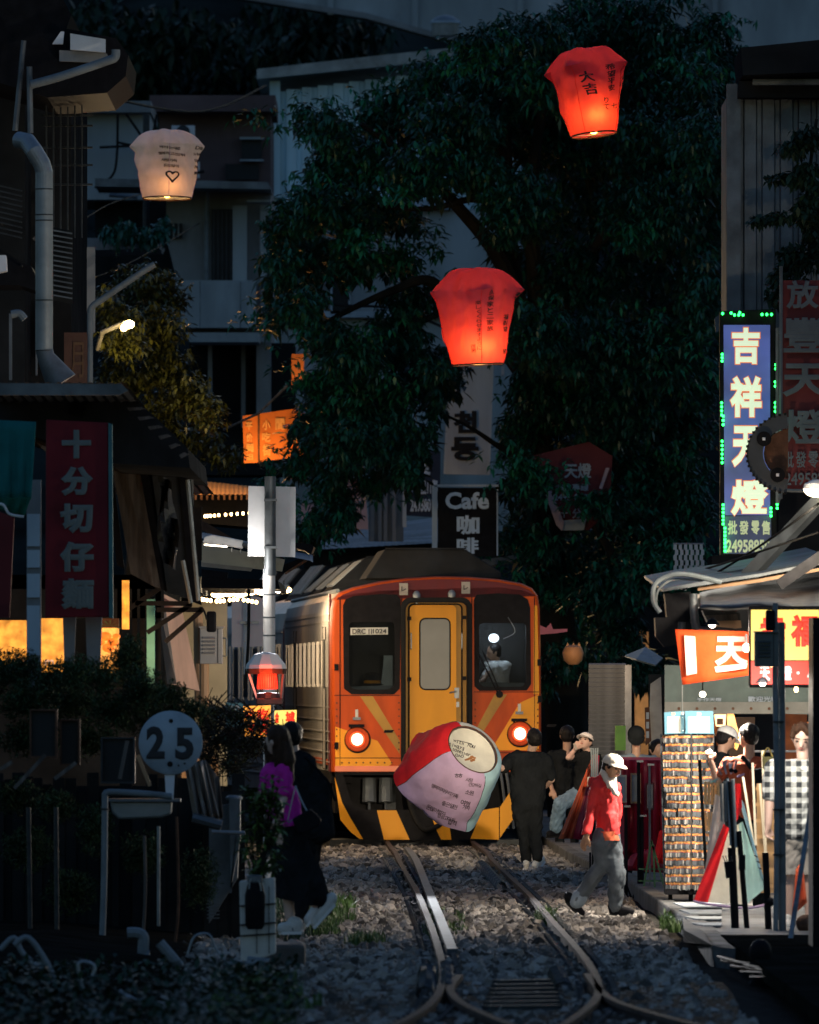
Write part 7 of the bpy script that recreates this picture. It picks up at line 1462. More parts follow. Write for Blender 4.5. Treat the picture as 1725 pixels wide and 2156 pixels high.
sky_lantern('sky_lantern','white sky lantern with writing and a drawn heart glowing peach below',c,.32,.37,.90,R(45+5),(.0,.05,1),['whitepaper','whitepaper','whitepaper','whitepaper'],
  [('바라는대로',R(-148),.90,.055,'h',0),('행복하고건강하자',R(-152),.78,.05,'h',0),('사랑가득',R(-146),.66,.05,'h',0),('돈도많이',R(-142),.56,.05,'h',0),('♡',R(-128),.36,.19,'h',0),('Daily',R(-66),.92,.055,'h',0),('happiness',R(-70),.80,.045,'h',0),('우리가족',R(-68),.68,.055,'h',0),('건강하게',R(-66),.57,.05,'h',0),('행복',R(-62),.46,.05,'h',0)],power=2.4,lcol=(1,.45,.14),ear=.10,seed=5,seam='lilac',lin=.15)
# hand-held lantern
hd=132.6; rc=W(996,1578,hd); ax=Vector((-.50,.66,-.56)).normalized()
hl_t,hs,HB=sky_lantern('sky_lantern','large red, lilac and pale blue sky lantern held open before the train',rc,.325,.55,.92,R(18),ax,['bluepaper','lilac','redpaper','creampaper'],[],0,seed=11,seam='ink',ear=.06,grp='sky lanterns',cap=.2,bulge=.42)
b=MB(); n=40; b.v=[rc+HB@Vector((.31*math.cos(2*math.pi*i/n),.31*math.sin(2*math.pi*i/n),.02)) for i in range(n)]+[rc+HB@Vector((0,0,.10))]; b.f=[(i,(i+1)%n,n) for i in range(n)]; b.m=[0]*n; b.build('inner_paper',M['creampaper'],hl_t,smooth=True)
def flat_ink(parent,items,mt='ink'):
    """hand writing lying just in front of the lantern surface, found by casting onto it"""
    b=MB()
    for s_,x,y,sz,ang in items:
        px_=x
        for ch in s_:
            if ch!=' ':
                V,Fc,w,h=tmesh(ch,.012); sc=sz/max(w,h,.5)
                V2=[]
                for gx,gy,gz in V:
                    u=(gx-.5)*w*sc; v=(gy-.5)*h*sc; X=px_+u*math.cos(ang)+v*math.sin(ang); Y=y+u*math.sin(ang)-v*math.cos(ang); V2.append((X,Y,gz))
                b.add([cast(parent,X,Y,gz*.002) for X,Y,gz in V2],Fc)
            px_+=sz*.85*math.cos(ang); y+=sz*.85*math.sin(ang)
    b.build('handwriting',M[mt],parent)
from mathutils.bvhtree import BVHTree
def mkbvh(t):
    bpy.context.view_layer.update(); V=[];Fc=[]
    for ch in t.children:
        if ch.name.startswith(('paper_shell','inner_paper')):
            k=len(V); V+=[v.co+t.location for v in ch.data.vertices]; Fc+=[tuple(k+i for i in p.vertices) for p in ch.data.polygons]
    return BVHTree.FromPolygons(V,Fc)
bv={}
def cast(t,X,Y,e=0):
    if t.name not in bv: bv[t.name]=mkbvh(t)
    o=Vector((0,0,CH)); d=(W(X,Y,130)-o).normalized(); h=bv[t.name].ray_cast(o,d)
    return (h[0]-d*(.006+e)) if h[0] is not None else W(X,Y,132.9)
hw=[('행복하자우리가족',912,1655,9,.42),('사랑',985,1642,9,.15),('건강하길',990,1652,8,.12),('소원',985,1668,10,.2),('좋은일만',935,1692,10,.30),('돈많이벌자',903,1700,10,.42),('항상고마워',925,1718,9,.30),('합격',948,1731,11,.25),('ㅎㅎ',962,1633,9,0),('여행',975,1690,12,.3),('가자',978,1700,9,.2),('Always',948,1567,7,.35),('together',955,1578,6,.35),('with you',958,1560,7,.3),('ㅡㅡㅡ',968,1560,12,.25),('ㅇㅅㅇ',962,1590,7,.2)]
flat_ink(hl_t,hw)
b=MB(); 
for dx,dy,r in ((0,0,3),(4,-3,3.2),(-5,2,2.5),(7,3,3),(-9,3,2),(3,5,2.4),(10,-1,2)): 
    P=[cast(hl_t,990+dx+r*1.5*math.cos(i),1597+dy+r*math.sin(i)) for i in range(6)]; b.add(P,[tuple(range(6))])
b.build('burnt_stain',mat('brown_stain',(.45,.18,.05)),hl_t)
# ================================================================ PEOPLE
from mathutils import noise as mnoise
def remesh(name,prims,mt,parent,vox=.011,cuts=(),smooth=4,extra=None,fold=0):
    b=MB()
    for p in prims:
        if len(p)==4: b.cap2(p[0],p[1],p[2],p[3],12)
        else: b.ell(p[0],p[1],14,10,rot=(p[2] if len(p)>2 else None))
    o0=off(parent); me=rawmesh('tmp',[v-o0 for v in b.v],b.f,M[mt] if isinstance(mt,str) else mt); o=bpy.data.objects.new('tmp',me); COL.objects.link(o)
    r=o.modifiers.new('r','REMESH'); r.mode='VOXEL'; r.voxel_size=vox; r.use_smooth_shade=True
    s=o.modifiers.new('s','SMOOTH'); s.factor=.6; s.iterations=smooth
    dg=bpy.context.evaluated_depsgraph_get(); dg.update(); m2=bpy.data.meshes.new_from_object(o.evaluated_get(dg)); bpy.data.objects.remove(o); bpy.data.meshes.remove(me)
    if not m2.materials: m2.materials.append(M[mt])
    if cuts:
        bm=bmesh.new(); bm.from_mesh(m2)
        for co,no in cuts: bmesh.ops.bisect_plane(bm,geom=bm.verts[:]+bm.edges[:]+bm.faces[:],plane_co=Vector(co)-o0,plane_no=Vector(no),clear_outer=True)
        bm.to_mesh(m2); bm.free()
    if fold:
        bm=bmesh.new(); bm.from_mesh(m2); bm.normal_update(); sd=hash(name)%97*1.3 if False else len(name)*1.7
        for v in bm.verts:
            p=v.co; k=mnoise.noise(Vector((p.x*9+p.z*5+sd,p.y*9-p.z*3,p.z*3.2)))*.6+mnoise.noise(Vector((p.x*22-p.z*14,p.y*22+sd,p.z*9)))*.35
            k=abs(k)*1.6-.45; v.co+=v.normal*k*fold
        bm.to_mesh(m2); bm.free()
    m2.name=name; m2.polygons.foreach_set('use_smooth',[True]*len(m2.polygons)); return link(name,m2,parent,o0)
class Fig:
    def __init__(s,label,Tm,d,foot,gz=0.0,vox=.011):
        s.T=Tm; s.d=d; s.root=thing('person',label,'person',W(*Tm(*foot),d)); s.vox=vox; s.body=[]
    def p(s,x,y,dy=0.0): 
        return W(*s.T(x,y),s.d+dy)
    def head(s,c,f,u=(0,0,1),r=.095,neck=None,skin='skin',face=True,female=False):
        """head at c looking along f"""
        f=Vector(f).normalized(); u=Vector(u); sd=f.cross(u).normalized(); u=sd.cross(f).normalized(); s.hc,s.hf,s.hu,s.hs,s.hr=c,f,u,sd,r
        rot=Matrix((sd,f,u)).transposed(); s.rot=rot; s.skin=skin
        P=[(c,(r*.80,r*.98,r*1.05),rot),(c+f*r*.22-u*r*.42,(r*.62,r*.68,r*.75),rot),(c+f*r*.42-u*r*.86,(r*.38,r*.36,r*.28),rot),
           (c+f*r*.86-u*r*.28,c+f*r*1.06-u*r*.42,r*.12,r*.16),(c+f*r*.80+u*r*.02,c+f*r*1.02-u*r*.38,r*.10,r*.13),(c+f*r*.86-u*r*.68,(r*.25,r*.12,r*.10),rot),(c+f*r*.80+u*r*.12,(r*.5,r*.14,r*.10),rot),
           (c+sd*r*.80-u*r*.15-f*r*.05,(r*.10,r*.2,r*.28),rot),(c-sd*r*.80-u*r*.15-f*r*.05,(r*.10,r*.2,r*.28),rot)]
        if neck is not None: P.append((c-u*r*.5-f*r*.15,neck,r*.52,r*.50))
        s.body+=P; s.face=face
    def features(s,lips='lips'):
        c,f,u,sd,r=s.hc,s.hf,s.hu,s.hs,s.hr
        for q in (-1,1):
            b=MB(); b.ell(c+f*r*.90+sd*q*r*.34-u*r*.08,(r*.16,r*.07,r*.07),10,6,rot=s.rot); b.build('eye',M['eye'],s.root,smooth=True)
            b=MB(); b.cap2(c+f*r*.96+sd*q*r*.18+u*r*.14,c+f*r*.86+sd*q*r*.52+u*r*.16,r*.04,r*.03,6); b.build('eyebrow',M['hair'],s.root)
        b=MB(); b.ell(c+f*r*.955-u*r*.68,(r*.22,r*.06,r*.06),10,6,rot=s.rot); b.build('mouth',M[lips],s.root,smooth=True)
    def arm(s,sh,el,wr,r=(.048,.040,.028)): s.body+=[(sh,el,r[0],r[1]),(el,wr,r[1],r[2])]
    def leg(s,hp,kn,an,r=(.085,.058,.040)): s.body+=[(hp,kn,r[0],r[1]),(kn,an,r[1],r[2])]
    def hand(s,w,dr,side,palm=(0,1,0),k=1.0,curl=.5):
        """palm, four bent fingers of different length and a thumb"""
        d_=Vector(dr).normalized(); n=Vector(palm); n=(n-d_*n.dot(d_)).normalized(); l=d_.cross(n).normalized()*side
        pe=w+d_*.085*k; s.body+=[(w,w+d_*.03*k,.026*k,.028*k)]
        for i in range(4):
            o=l*(.030-.020*i)*k; s.body.append((w+d_*.02*k+o*.7,pe+o,.015*k,.0125*k)); L=[.068,.078,.072,.056][i]*k
            m=pe+o+(d_*math.cos(curl)+n*math.sin(curl))*L*.5; e=m+(d_*math.cos(curl*2.1)+n*math.sin(curl*2.1))*L*.5; s.body+=[(pe+o,m,.0115*k,.0105*k),(m,e,.0105*k,.009*k)]
        t=w+d_*.025*k+l*.028*k; m=t+(d_*.7+l*.7+n*.25)*.04*k; e=m+(d_*.95+l*.2+n*.4)*.035*k; s.body+=[(t,m,.0145*k,.0125*k),(m,e,.0125*k,.010*k)]
    def done(s):
        s.body=[(p[0],p[1],p[2]*.55,p[3]*.55) if len(p)==4 and min(p[2],p[3])>.115 else p for p in s.body]
        return remesh('body',s.body,s.skin if hasattr(s,'skin') else 'skin',s.root,s.vox,smooth=2)
    def wear(s,nm,pr,mt,cuts=(),vox=None,smooth=3): return remesh(nm,pr,mt,s.root,vox or s.vox,cuts,smooth,fold=0 if nm in('cap','cuff') else .012 if nm=='hair' else .024)
    def shoe(s,heel,toe,mt='shoe',h=.05):
        v=(toe-heel); rot=Matrix((v.normalized().cross(Vector((0,0,1))).normalized(),v.normalized(),Vector((0,0,1)))).transposed()
        o=remesh('shoe',[(heel+Vector((0,0,.035)),toe+Vector((0,0,.02)),.042,.036),(heel+Vector((0,0,.05)),heel+v*.35+Vector((0,0,.07)),.042,.04),(heel,toe,.032,.036)],mt,s.root,.010,smooth=2)
        b=MB(); b.beam(heel-Vector((0,0,.030))-v*.12,toe-Vector((0,0,.030))+v*.08,.078,.022); b.build('sole',M['rubber'] if mt!='shoe' else M['whitepaint'],o); return o
M['eye']=mat('eye',(.03,.02,.015),.2,0,.05,8,0); M['lips']=mat('lips',(.42,.12,.10),.45,0,.1,8,0)
def hairset(s,mt='hair',long=None,back=1.0):
    c,f,u,sd,r=s.hc,s.hf,s.hu,s.hs,s.hr
    P=[(c-f*r*.14+u*r*.16,(r*.93,r*1.02*back,r*1.04),s.rot),(c-f*r*.35-u*r*.25,(r*.85,r*.72,r*.75),s.rot)]
    for a,b_,ra,rb in (long or []): P.append((a,b_,ra,rb))
    # cut the front so that the face stays free
    return s.wear('hair',P,mt,cuts=[(c+f*r*.62,f)] if not long else [],vox=.010,smooth=2)
def cap(s,mt,brim=True,bill=None):
    c,f,u,sd,r=s.hc,s.hf,s.hu,s.hs,s.hr
    o=s.wear('cap',[(c+u*r*.34-f*r*.06,(r*1.02,r*1.14,r*.88),s.rot)],mt,cuts=[(c+u*r*.22,-u)],vox=.010,smooth=2)
    b=MB(); P=[]; Q=[]; 
    for i in range(13):
        a=R(-78+i*13); x=math.sin(a); y=math.cos(a); P.append(c+u*r*.30+sd*x*r*.95+f*y*r*1.0); Q.append(c+u*r*.12+sd*x*r*1.0+f*(y*r*1.0+r*.75*max(0,math.cos(a))**.6))
    V=P+Q; up=[v+u*.006 for v in V]; n=13
    b.add(V+up,[(i,i+1,n+i+1,n+i) for i in range(12)]+[(2*n+i,3*n+i,3*n+i+1,2*n+i+1) for i in range(12)]+[(n+i,n+i+1,3*n+i+1,3*n+i) for i in range(12)]); b.build('cap_brim',M[mt],s.root,smooth=True); return o
def cutat(p,d): return (p,d)
# ---- woman in red jacket walking right
TA=lambda x,y:(988.3+x*.2396,1482.5+y*.2396)
g=Fig('woman in a red jacket and cream cap striding right beside the track',TA,108.3,(1200,1850))
hc=g.p(1262,545); g.head(hc,(.62,-.72,-.22),(.05,.05,1),.097,neck=g.p(1215,665),skin='skinold')
shL=g.p(1115,735,.02); shR=g.p(1275,725,.10); el=g.p(1068,960,.0); wr=g.p(1035,1150,-.06)
g.arm(shL,el,wr); g.arm(shR,g.p(1300,930,.2),g.p(1290,1080,.18)); g.hand(wr,(g.p(1000,1240,-.03)-wr),1,palm=(.6,.6,0),curl=.25,k=1.05)
hip=g.p(1200,1180,.05); kB=g.p(1165,1420,.02); aB=g.p(945,1735,.03); kF=g.p(1300,1500,-.04); aF=g.p(1285,1770,-.03)
g.leg(g.p(1165,1200),kB,aB); g.leg(g.p(1240,1200,.08),kF,aF)
g.body+=[(g.p(1205,740,.05),g.p(1200,960,.05),.15,.13),(g.p(1200,960,.05),g.p(1200,1180,.05),.13,.15)]
g.done(); g.features()
g.wear('jacket',[(g.p(1150,720,.03),g.p(1245,715,.09),.080,.078),(g.p(1200,740,.05),g.p(1215,900,.05),.115,.105),(g.p(1215,900,.05),g.p(1215,1080,.05),.105,.118),(g.p(1215,1080,.05),g.p(1215,1200,.05),.118,.122),(g.p(1235,1000,-.0),g.p(1240,1180,-.0),.09,.095),
   (shL,el,.068,.058),(el,wr+Vector((0,0,.03)),.058,.050),(shR,g.p(1300,930,.2),.066,.055),(g.p(1300,930,.2),g.p(1290,1080,.18),.055,.045),
   (g.p(1090,690,.10),g.p(1100,735,.06),.065,.055),(g.p(1100,735,.0),g.p(1180,730,-.03),.045,.04),(g.p(1180,650,.06),g.p(1120,690,.08),.06,.06)],'redjacket',cuts=[(g.p(1200,1142),(0,0,-1))] ,smooth=3)
g.wear('undershirt',[(g.p(1205,1080,.05),g.p(1205,1225,.05),.115,.128),(g.p(1235,1100,-.01),g.p(1235,1220,-.01),.09,.095)],'orangecloth',cuts=[(g.p(1200,1198),(0,0,-1)),(g.p(1200,1120),(0,0,1))])
g.wear('trousers',[(g.p(1190,1190,.02),g.p(1225,1190,.06),.125,.125),(g.p(1165,1220),kB,.105,.082),(kB,aB,.082,.075),(g.p(1245,1220,.07),kF,.105,.085),(kF,aF+Vector((0,0,-.01)),.085,.078)],'denim',cuts=[(aB+(aB-kB).normalized()*.02,(aB-kB)),(aF+Vector((0,0,-.035)),(0,0,-1))],smooth=3) if False else g.wear('trousers',[(g.p(1190,1190,.02),g.p(1225,1190,.06),.125,.125),(g.p(1165,1220),kB,.105,.082),(kB,aB,.082,.072),(g.p(1245,1220,.07),kF,.105,.085),(kF,aF+Vector((0,0,-.01)),.085,.076)],'denim',smooth=3)
g.wear('cuff',[(aB+(kB-aB).normalized()*.05,aB,.078,.078)],'greycloth',smooth=1)
g.shoe(g.p(870,1735,.03),g.p(985,1850,.03),'blackpaint'); g.shoe(g.p(1255,1822,-.03),g.p(1420,1846,-.05),'blackpaint')
hairset(g,'hair'); cp=cap(g,'capcream'); 
b=MB(); 
for i in range(3): b.tube(crom([g.hc+g.hf*g.hr*1.03+g.hu*(.062+.012*(i%2))+g.hs*(.012-.018*i),g.hc+g.hf*g.hr*1.06+g.hu*.075+g.hs*(.005-.018*i)],3),.003,4)
b.build('cap_embroidery',M['woodwarm'],cp)
g.wear('neck_towel',[(g.p(1170,600,.0),g.p(1225,690,-.08),.035,.038),(g.p(1225,690,-.09),g.p(1300,800,-.13),.036,.030),(g.p(1270,650,-.02),g.p(1285,760,-.10),.035,.028),(g.p(1180,590,.06),g.p(1250,600,.1),.04,.04)],'capcream',smooth=2)
b=MB(); b.tube([g.hc+g.hs*.075+g.hf*.02-g.hu*.0,g.hc+g.hf*.06-g.hu*.105],.006,5); b.build('mask_strap',mat('pink_mask',(.55,.2,.2)),g.root)
# ---- man in black holding lantern
g=Fig('man in a black T-shirt seen from behind holding the big sky lantern',TA,136.2,(560,1440))
hc=g.p(568,300); g.head(hc,(-.35,.93,-.05),(0,0,1),.105,neck=g.p(548,405,.07),skin='skin2')
sL=g.p(375,485,-.02); sR=g.p(670,500,-.02); eL=g.p(300,565,-.16); wL=g.p(205,545,-.30); eR=g.p(722,660,-.04); wR=g.p(665,725,.18)
g.arm(sL,eL,wL,(.055,.046,.034)); g.arm(sR,eR,wR,(.055,.046,.034)); g.hand(wL,g.p(140,520,-.36)-wL,-1,palm=(0,.9,-.3),curl=.7,k=1.1); g.hand(wR,(-.3,.9,.1),1,palm=(0,0,-1))
kL=g.p(480,1120,.02); aL=g.p(500,1360,.04); kR=g.p(575,1115,-.03); aR=g.p(600,1345,-.12)
g.leg(g.p(460,900),kL,aL); g.leg(g.p(560,900),kR,aR); g.body+=[(g.p(520,520),g.p(510,880),.18,.18)]; g.done()
g.wear('t_shirt',[(g.p(410,465),g.p(640,475),.085,.085),(g.p(450,520),g.p(445,820),.13,.125),(g.p(600,520),g.p(575,820),.14,.125),(g.p(520,600,.03),g.p(510,900,.03),.17,.17),(g.p(525,530,.0),g.p(520,640,.0),.14,.14),(sL,eL+(sL-eL)*.15,.092,.080),(sR,eR+(sR-eR)*.22,.095,.085)],'blackcloth',cuts=[(g.p(510,880),(0,0,-1))])
g.wear('trousers',[(g.p(470,880),g.p(560,880),.14,.14),(g.p(455,910),kL,.125,.085),(kL,aL,.085,.070),(g.p(565,910),kR,.125,.088),(kR,aR,.088,.070)],'blackcloth'); g.shoe(g.p(500,1432,.0),g.p(515,1400,.25)); g.shoe(g.p(575,1450,-.15),g.p(640,1370,.05)); hairset(g,back=1.05)
# ---- woman in magenta with black skirt
TB=lambda x,y:(485.2+x*.2917,1482.5+y*.2917)
g=Fig('long haired woman in a magenta T-shirt and long black skirt stepping left',TB,91.5,(430,1650))
hc=g.p(335,262); g.head(hc,(-.80,.55,-.15),(0,0,1),.098,neck=g.p(365,400),skin='skin2')
sR=g.p(385,475,-.05); eR=g.p(395,650,-.08); wR=g.p(350,800,-.12); sL=g.p(300,470,.18)
g.arm(sR,eR,wR,(.044,.036,.026)); g.arm(sL,g.p(250,620,.24),g.p(180,700,.2)); g.hand(wR,(-.35,-.1,-.9),1,palm=(-.7,.5,0),k=.92)
aF=g.p(430,1545,.05); aB=g.p(610,1440,.1)
g.leg(g.p(370,950),g.p(400,1230,.05),aF); g.leg(g.p(430,950,.1),g.p(520,1200,.1),aB); g.body+=[(g.p(350,500,.06),g.p(390,860,.06),.12,.14)]; g.done()
g.wear('magenta_t_shirt',[(g.p(310,455,.12),g.p(390,460,-.02),.06,.065),(g.p(320,520,.06),g.p(370,720,.06),.13,.125),(g.p(370,700,.06),g.p(400,870,.06),.13,.15),(sR,eR+(sR-eR)*.12,.076,.070),(sL,g.p(250,620,.24),.07,.06),(g.p(430,640,.02),g.p(470,790,.02),.07,.06)],'magenta',cuts=[(g.p(400,885),(.1,0,-1))])
g.wear('skirt',[(g.p(340,900,.05),g.p(430,880,.05),.13,.125),(g.p(365,950,.05),g.p(410,1450,.02),.12,.10),(g.p(430,900,.05),g.p(640,1400,.08),.11,.08),(g.p(390,950,.05),g.p(490,1430,.0),.13,.12),(g.p(430,930,.1),g.p(570,1420,.12),.12,.11)],'blackcloth',cuts=[(g.p(430,1420),(-.22,0,-1))])
g.shoe(g.p(490,1625,.05),g.p(370,1628,.0)); g.shoe(g.p(735,1440,.1),g.p(610,1580,.08)); 
b=MB(); 
for k in range(3): b.beam(g.p(395+k*22,1590,-.0),g.p(410+k*22,1640,-.0),.010,.01)
b.build('shoe_stripes',M['galvdark'],g.root)
hairset(g,'hairbrown',long=[(g.p(345,230,.02),g.p(400,400,-.03),.10,.085),(g.p(400,380,-.04),g.p(440,560,-.06),.075,.025),(g.p(310,300,.08),g.p(300,560,.08),.08,.035),(g.p(365,380,-.02),g.p(350,520,-.02),.07,.03)])
bgt=thing('handbag','black quilted handbag on a chain at the woman in magenta','handbag',g.p(550,940,-.2)); b=MB(); b.prism([g.p(445,830,-.22),g.p(580,755,-.22),g.p(660,835,-.22),g.p(640,880,-.22),g.p(520,945,-.22),g.p(480,925,-.22)],(0,.1,0)); b.build('body',M['blackpaint'],bgt,bev=.015); b=MB(); b.tube(crom([g.p(470,590,-.1),g.p(510,690,-.16),g.p(552,770,-.2)],5),.006,5); b.tube(crom([g.p(470,590,-.1),g.p(440,720,-.18),g.p(415,850,-.2),g.p(450,835,-.22)],5),.005,5); b.build('chain',M['galv'],bgt)
# companion in black
g=Fig('dark haired person in black walking behind the woman in magenta',TB,94.5,(680,1600))
hc=g.p(440,225); g.head(hc,(-.35,.93,-.1),(0,0,1),.10,neck=g.p(455,350),skin='skin2')
kL=g.p(560,1130,.05); aL=g.p(690,1480,.1); g.leg(g.p(540,900),kL,aL); g.leg(g.p(600,900,.1),g.p(560,1200,.2),g.p(500,1560,.25)); g.arm(g.p(560,450),g.p(640,640),g.p(640,800)); g.hand(g.p(640,800),(0,0,-1),1); g.body+=[(g.p(520,430),g.p(570,880),.16,.16)]; g.done()
g.wear('black_coat',[(g.p(440,400),g.p(560,420),.07,.08),(g.p(500,450),g.p(560,880),.14,.14),(g.p(560,440),g.p(640,660),.075,.075),(g.p(640,660),g.p(650,820),.07,.06),(g.p(600,600),g.p(640,900),.14,.14)],'blackcloth'); g.wear('trousers',[(g.p(540,900),kL,.12,.09),(kL,aL,.09,.07),(g.p(600,900,.1),g.p(560,1200,.2),.11,.085),(g.p(560,1200,.2),g.p(500,1560,.25),.085,.07)],'blackcloth')
g.shoe(g.p(670,1430,.1),g.p(560,1570,.1)); g.shoe(g.p(520,1610,.25),g.p(430,1610,.25)); hairset(g)
b=MB(); b.tube([g.p(540,380,-.1),g.p(700,550,-.14),g.p(760,700,-.1)],.012,5); b.build('shoulder_strap',M['blackpaint'],g.root)
# ---- girl in white cap looking up
g=Fig('girl in a white cap looking up with one arm raised',TA,150,(740,1165),.1)
hc=g.p(1022,330); g.head(hc,(-.35,-.80,.42),(.1,.1,1),.105,neck=g.p(1045,430),skin='skin2')
sL=g.p(950,470); sR=g.p(1130,470); eL=g.p(870,470,-.2); wL=g.p(930,400,-.1); g.arm(sL,eL,wL,(.045,.038,.028)); g.arm(sR,g.p(1170,600,.05),g.p(1130,740,-.05)); g.hand(wL,(.4,0,.9),-1,curl=.8); g.hand(g.p(1130,740,-.05),(0,0,-1),1)
g.leg(g.p(960,790),g.p(800,880,-.25),g.p(760,1090,-.1)); g.leg(g.p(1050,790),g.p(1020,960,-.1),g.p(1010,1130,0)); g.body+=[(g.p(1030,480),g.p(1010,790),.14,.14)]; g.done(); g.features()
g.wear('black_t_shirt',[(g.p(965,460),g.p(1115,460),.065,.065),(g.p(1030,500),g.p(1010,780),.15,.15),(sL,g.p(900,480,-.1),.07,.065),(sR,g.p(1160,570,.04),.07,.065)],'blackcloth'); g.wear('jeans',[(g.p(960,800),g.p(1050,800),.12,.12),(g.p(950,800),g.p(800,880,-.25),.12,.10),(g.p(800,880,-.25),g.p(760,1080,-.1),.10,.09),(g.p(1050,800),g.p(1020,960,-.1),.11,.09),(g.p(1020,960,-.1),g.p(1010,1120,0),.09,.08)],'denimblue')
g.shoe(g.p(790,1140,0),g.p(700,1150,-.15),'blackpaint'); g.shoe(g.p(1020,1150,0),g.p(1000,1160,-.2),'blackpaint'); hairset(g,'hair',long=[(hc+Vector((.075,.02,-.02)),hc+Vector((.09,.0,-.38)),.045,.03),(hc+Vector((-.085,.02,-.04)),hc+Vector((-.085,-.02,-.36)),.035,.025)]); cap(g,'capwhite')
b=MB(); b.beam(g.p(920,345,-.15),g.p(945,400,-.15),.05,.03); b.build('phone_case',M['khaki'],g.root)
def standing(label,T_,d,hx,hy,w,feet,hr=.1,face=(0,1,0),shirt='blackcloth',legs='blackcloth',hair='hair',skin='skin',arm=0,feat=False,capm=None,u=(0,0,1),lean=0,armp=None):
    """simple upright figure: hx,hy = head centre, w = half shoulder width in metres"""
    g=Fig(label,T_,d,(hx,hy)); c=g.p(hx,hy); gz=.0; g.head(c,face,u,hr,neck=c+Vector((lean*.3,0,-.20)),skin=skin)
    H=c.z; S=c+Vector((lean,0,-.27)); hipz=max(.75,H-.78); hip=Vector((c.x+lean*1.4,d,hipz)); ft=Vector((c.x+lean*1.4,d,.04))
    sL=S+Vector((-w,0,0)); sR=S+Vector((w,0,0)); A=armp or [(Vector((-.05,0,-.28)),Vector((.06,-.12,-.18))),(Vector((.05,0,-.28)),Vector((-.06,-.12,-.18)))]
    pr=[]
    for s_,(e,wv),sd in ((sL,A[0],-1),(sR,A[1],1)):
        g.arm(s_,s_+e,s_+e+wv); g.hand(s_+e+wv,wv,sd,k=.95); pr.append((s_,s_+e*.62,.072,.066))
    for q in (-1,1): g.leg(hip+Vector((q*.09,0,0)),hip+Vector((q*.1,-.02,-hipz*.48)),ft+Vector((q*.1,0,.06)))
    g.body.append((S,hip,.13,.13)); g.done()
    if feat: g.features()
    g.wear('shirt',pr+[(sL+Vector((.06,0,.0)),sR+Vector((-.06,0,.0)),.075,.075),(S+Vector((-.07,0,-.06)),hip+Vector((-.05,0,.05)),.12,.12),(S+Vector((.07,0,-.06)),hip+Vector((.05,0,.05)),.12,.12)],shirt,cuts=[(hip+Vector((0,0,-.03)),(0,0,-1))])
    tr=[]
    for q in (-1,1): tr+=[(hip+Vector((q*.08,0,0)),hip+Vector((q*.1,-.02,-hipz*.48)),.11,.08)]+([(hip+Vector((q*.1,-.02,-hipz*.48)),ft+Vector((q*.1,0,.05)),.08,.065)] if legs!='khaki' else [])
    g.wear('shorts' if legs=='khaki' else 'trousers',tr,legs)
    for q in (-1,1): g.shoe(ft+Vector((q*.1,.06,0)),ft+Vector((q*.1,-.14,0)) if face[1]<0 else ft+Vector((q*.1,.2,0)),'shoe' if legs=='khaki' else 'blackpaint')
    if capm: hairset(g,hair); cap(g,capm)
    else: hairset(g,hair)
    return g
standing('dark figure with hair tied up walking away between the train and the girl',TA,152,860,270,.21,None,.11)
standing('dark figure in black behind the girl in the white cap',TA,156,1140,200,.25,None,.12)
standing('man in a blue grey shirt and black cap looking down',TA,127,1468,285,.19,None,.098,face=(.0,-.78,-.62),shirt='greycloth',capm='blackcloth',feat=True,u=(0,-.5,1))
standing('dark haired person bending behind the crimson cloth',TA,129,1655,400,.17,None,.10,face=(.3,-.8,-.3))
TR=lambda x,y:(1123+x*.349,1168+y*.349)
g=standing('man in a rust shirt with a black backpack turned to the shelves',TR,108,1298,1090,.20,None,.102,face=(-.75,.65,0),shirt='rustcloth',armp=[(Vector((-.10,-.05,-.18)),Vector((-.05,.05,.20))),(Vector((.04,0,-.28)),Vector((-.04,.12,-.12)))])
c=g.hc; bp=thing('backpack','black backpack on the man in the rust shirt','backpack',c+Vector((.14,-.15,-.6))); b=MB(); b.prism([c+Vector(v) for v in ((.02,-.19,-.32),(.17,-.17,-.30),(.20,-.17,-.72),(.04,-.19,-.74))],(0,-.10,0)); b.build('body',M['blackcloth'],bp,bev=.03); b=MB(); b.tube(crom([c+Vector((-.06,-.11,-.2)),c+Vector((.02,-.16,-.3)),c+Vector((.10,-.18,-.42))],5),.022,6); b.build('strap',M['blackcloth'],bp)
g=Fig('person in a white cap bending over the stall shelves',TR,112,(1165,1110)); c=g.p(1168,1105); 
g.head(c,(.75,.4,-.4),(0,0,1),.10,neck=c+Vector((-.05,0,-.2)),skin='skin'); S=c+Vector((-.08,0,-.27)); g.arm(S+Vector((.1,-.1,0)),S+Vector((.15,-.1,-.25)),S+Vector((.35,-.05,-.25))); g.hand(S+Vector((.35,-.05,-.25)),(1,0,.1),1)
for q in (-1,1): g.leg(Vector((c.x-.1,112+q*.1,.85)),Vector((c.x-.08,112+q*.1,.45)),Vector((c.x-.1,112+q*.1,.08)))
g.body.append((S,Vector((c.x-.1,112,.85)),.13,.13)); g.done(); g.wear('dark_shirt',[(S+Vector((0,0,0)),Vector((c.x-.1,112,.85)),.15,.15),(S+Vector((.1,-.1,0)),S+Vector((.14,-.1,-.2)),.07,.065)],'blackcloth'); g.wear('trousers',[(Vector((c.x-.1,112+q*.1,.85)),Vector((c.x-.1,112+q*.1,.12)),.11,.07) for q in (-1,1)],'blackcloth'); hairset(g); cap(g,'capwhite')
for q in (-1,1): g.shoe(Vector((c.x-.14,112+q*.1,.04)),Vector((c.x+.06,112+q*.1,.04)),'blackpaint')
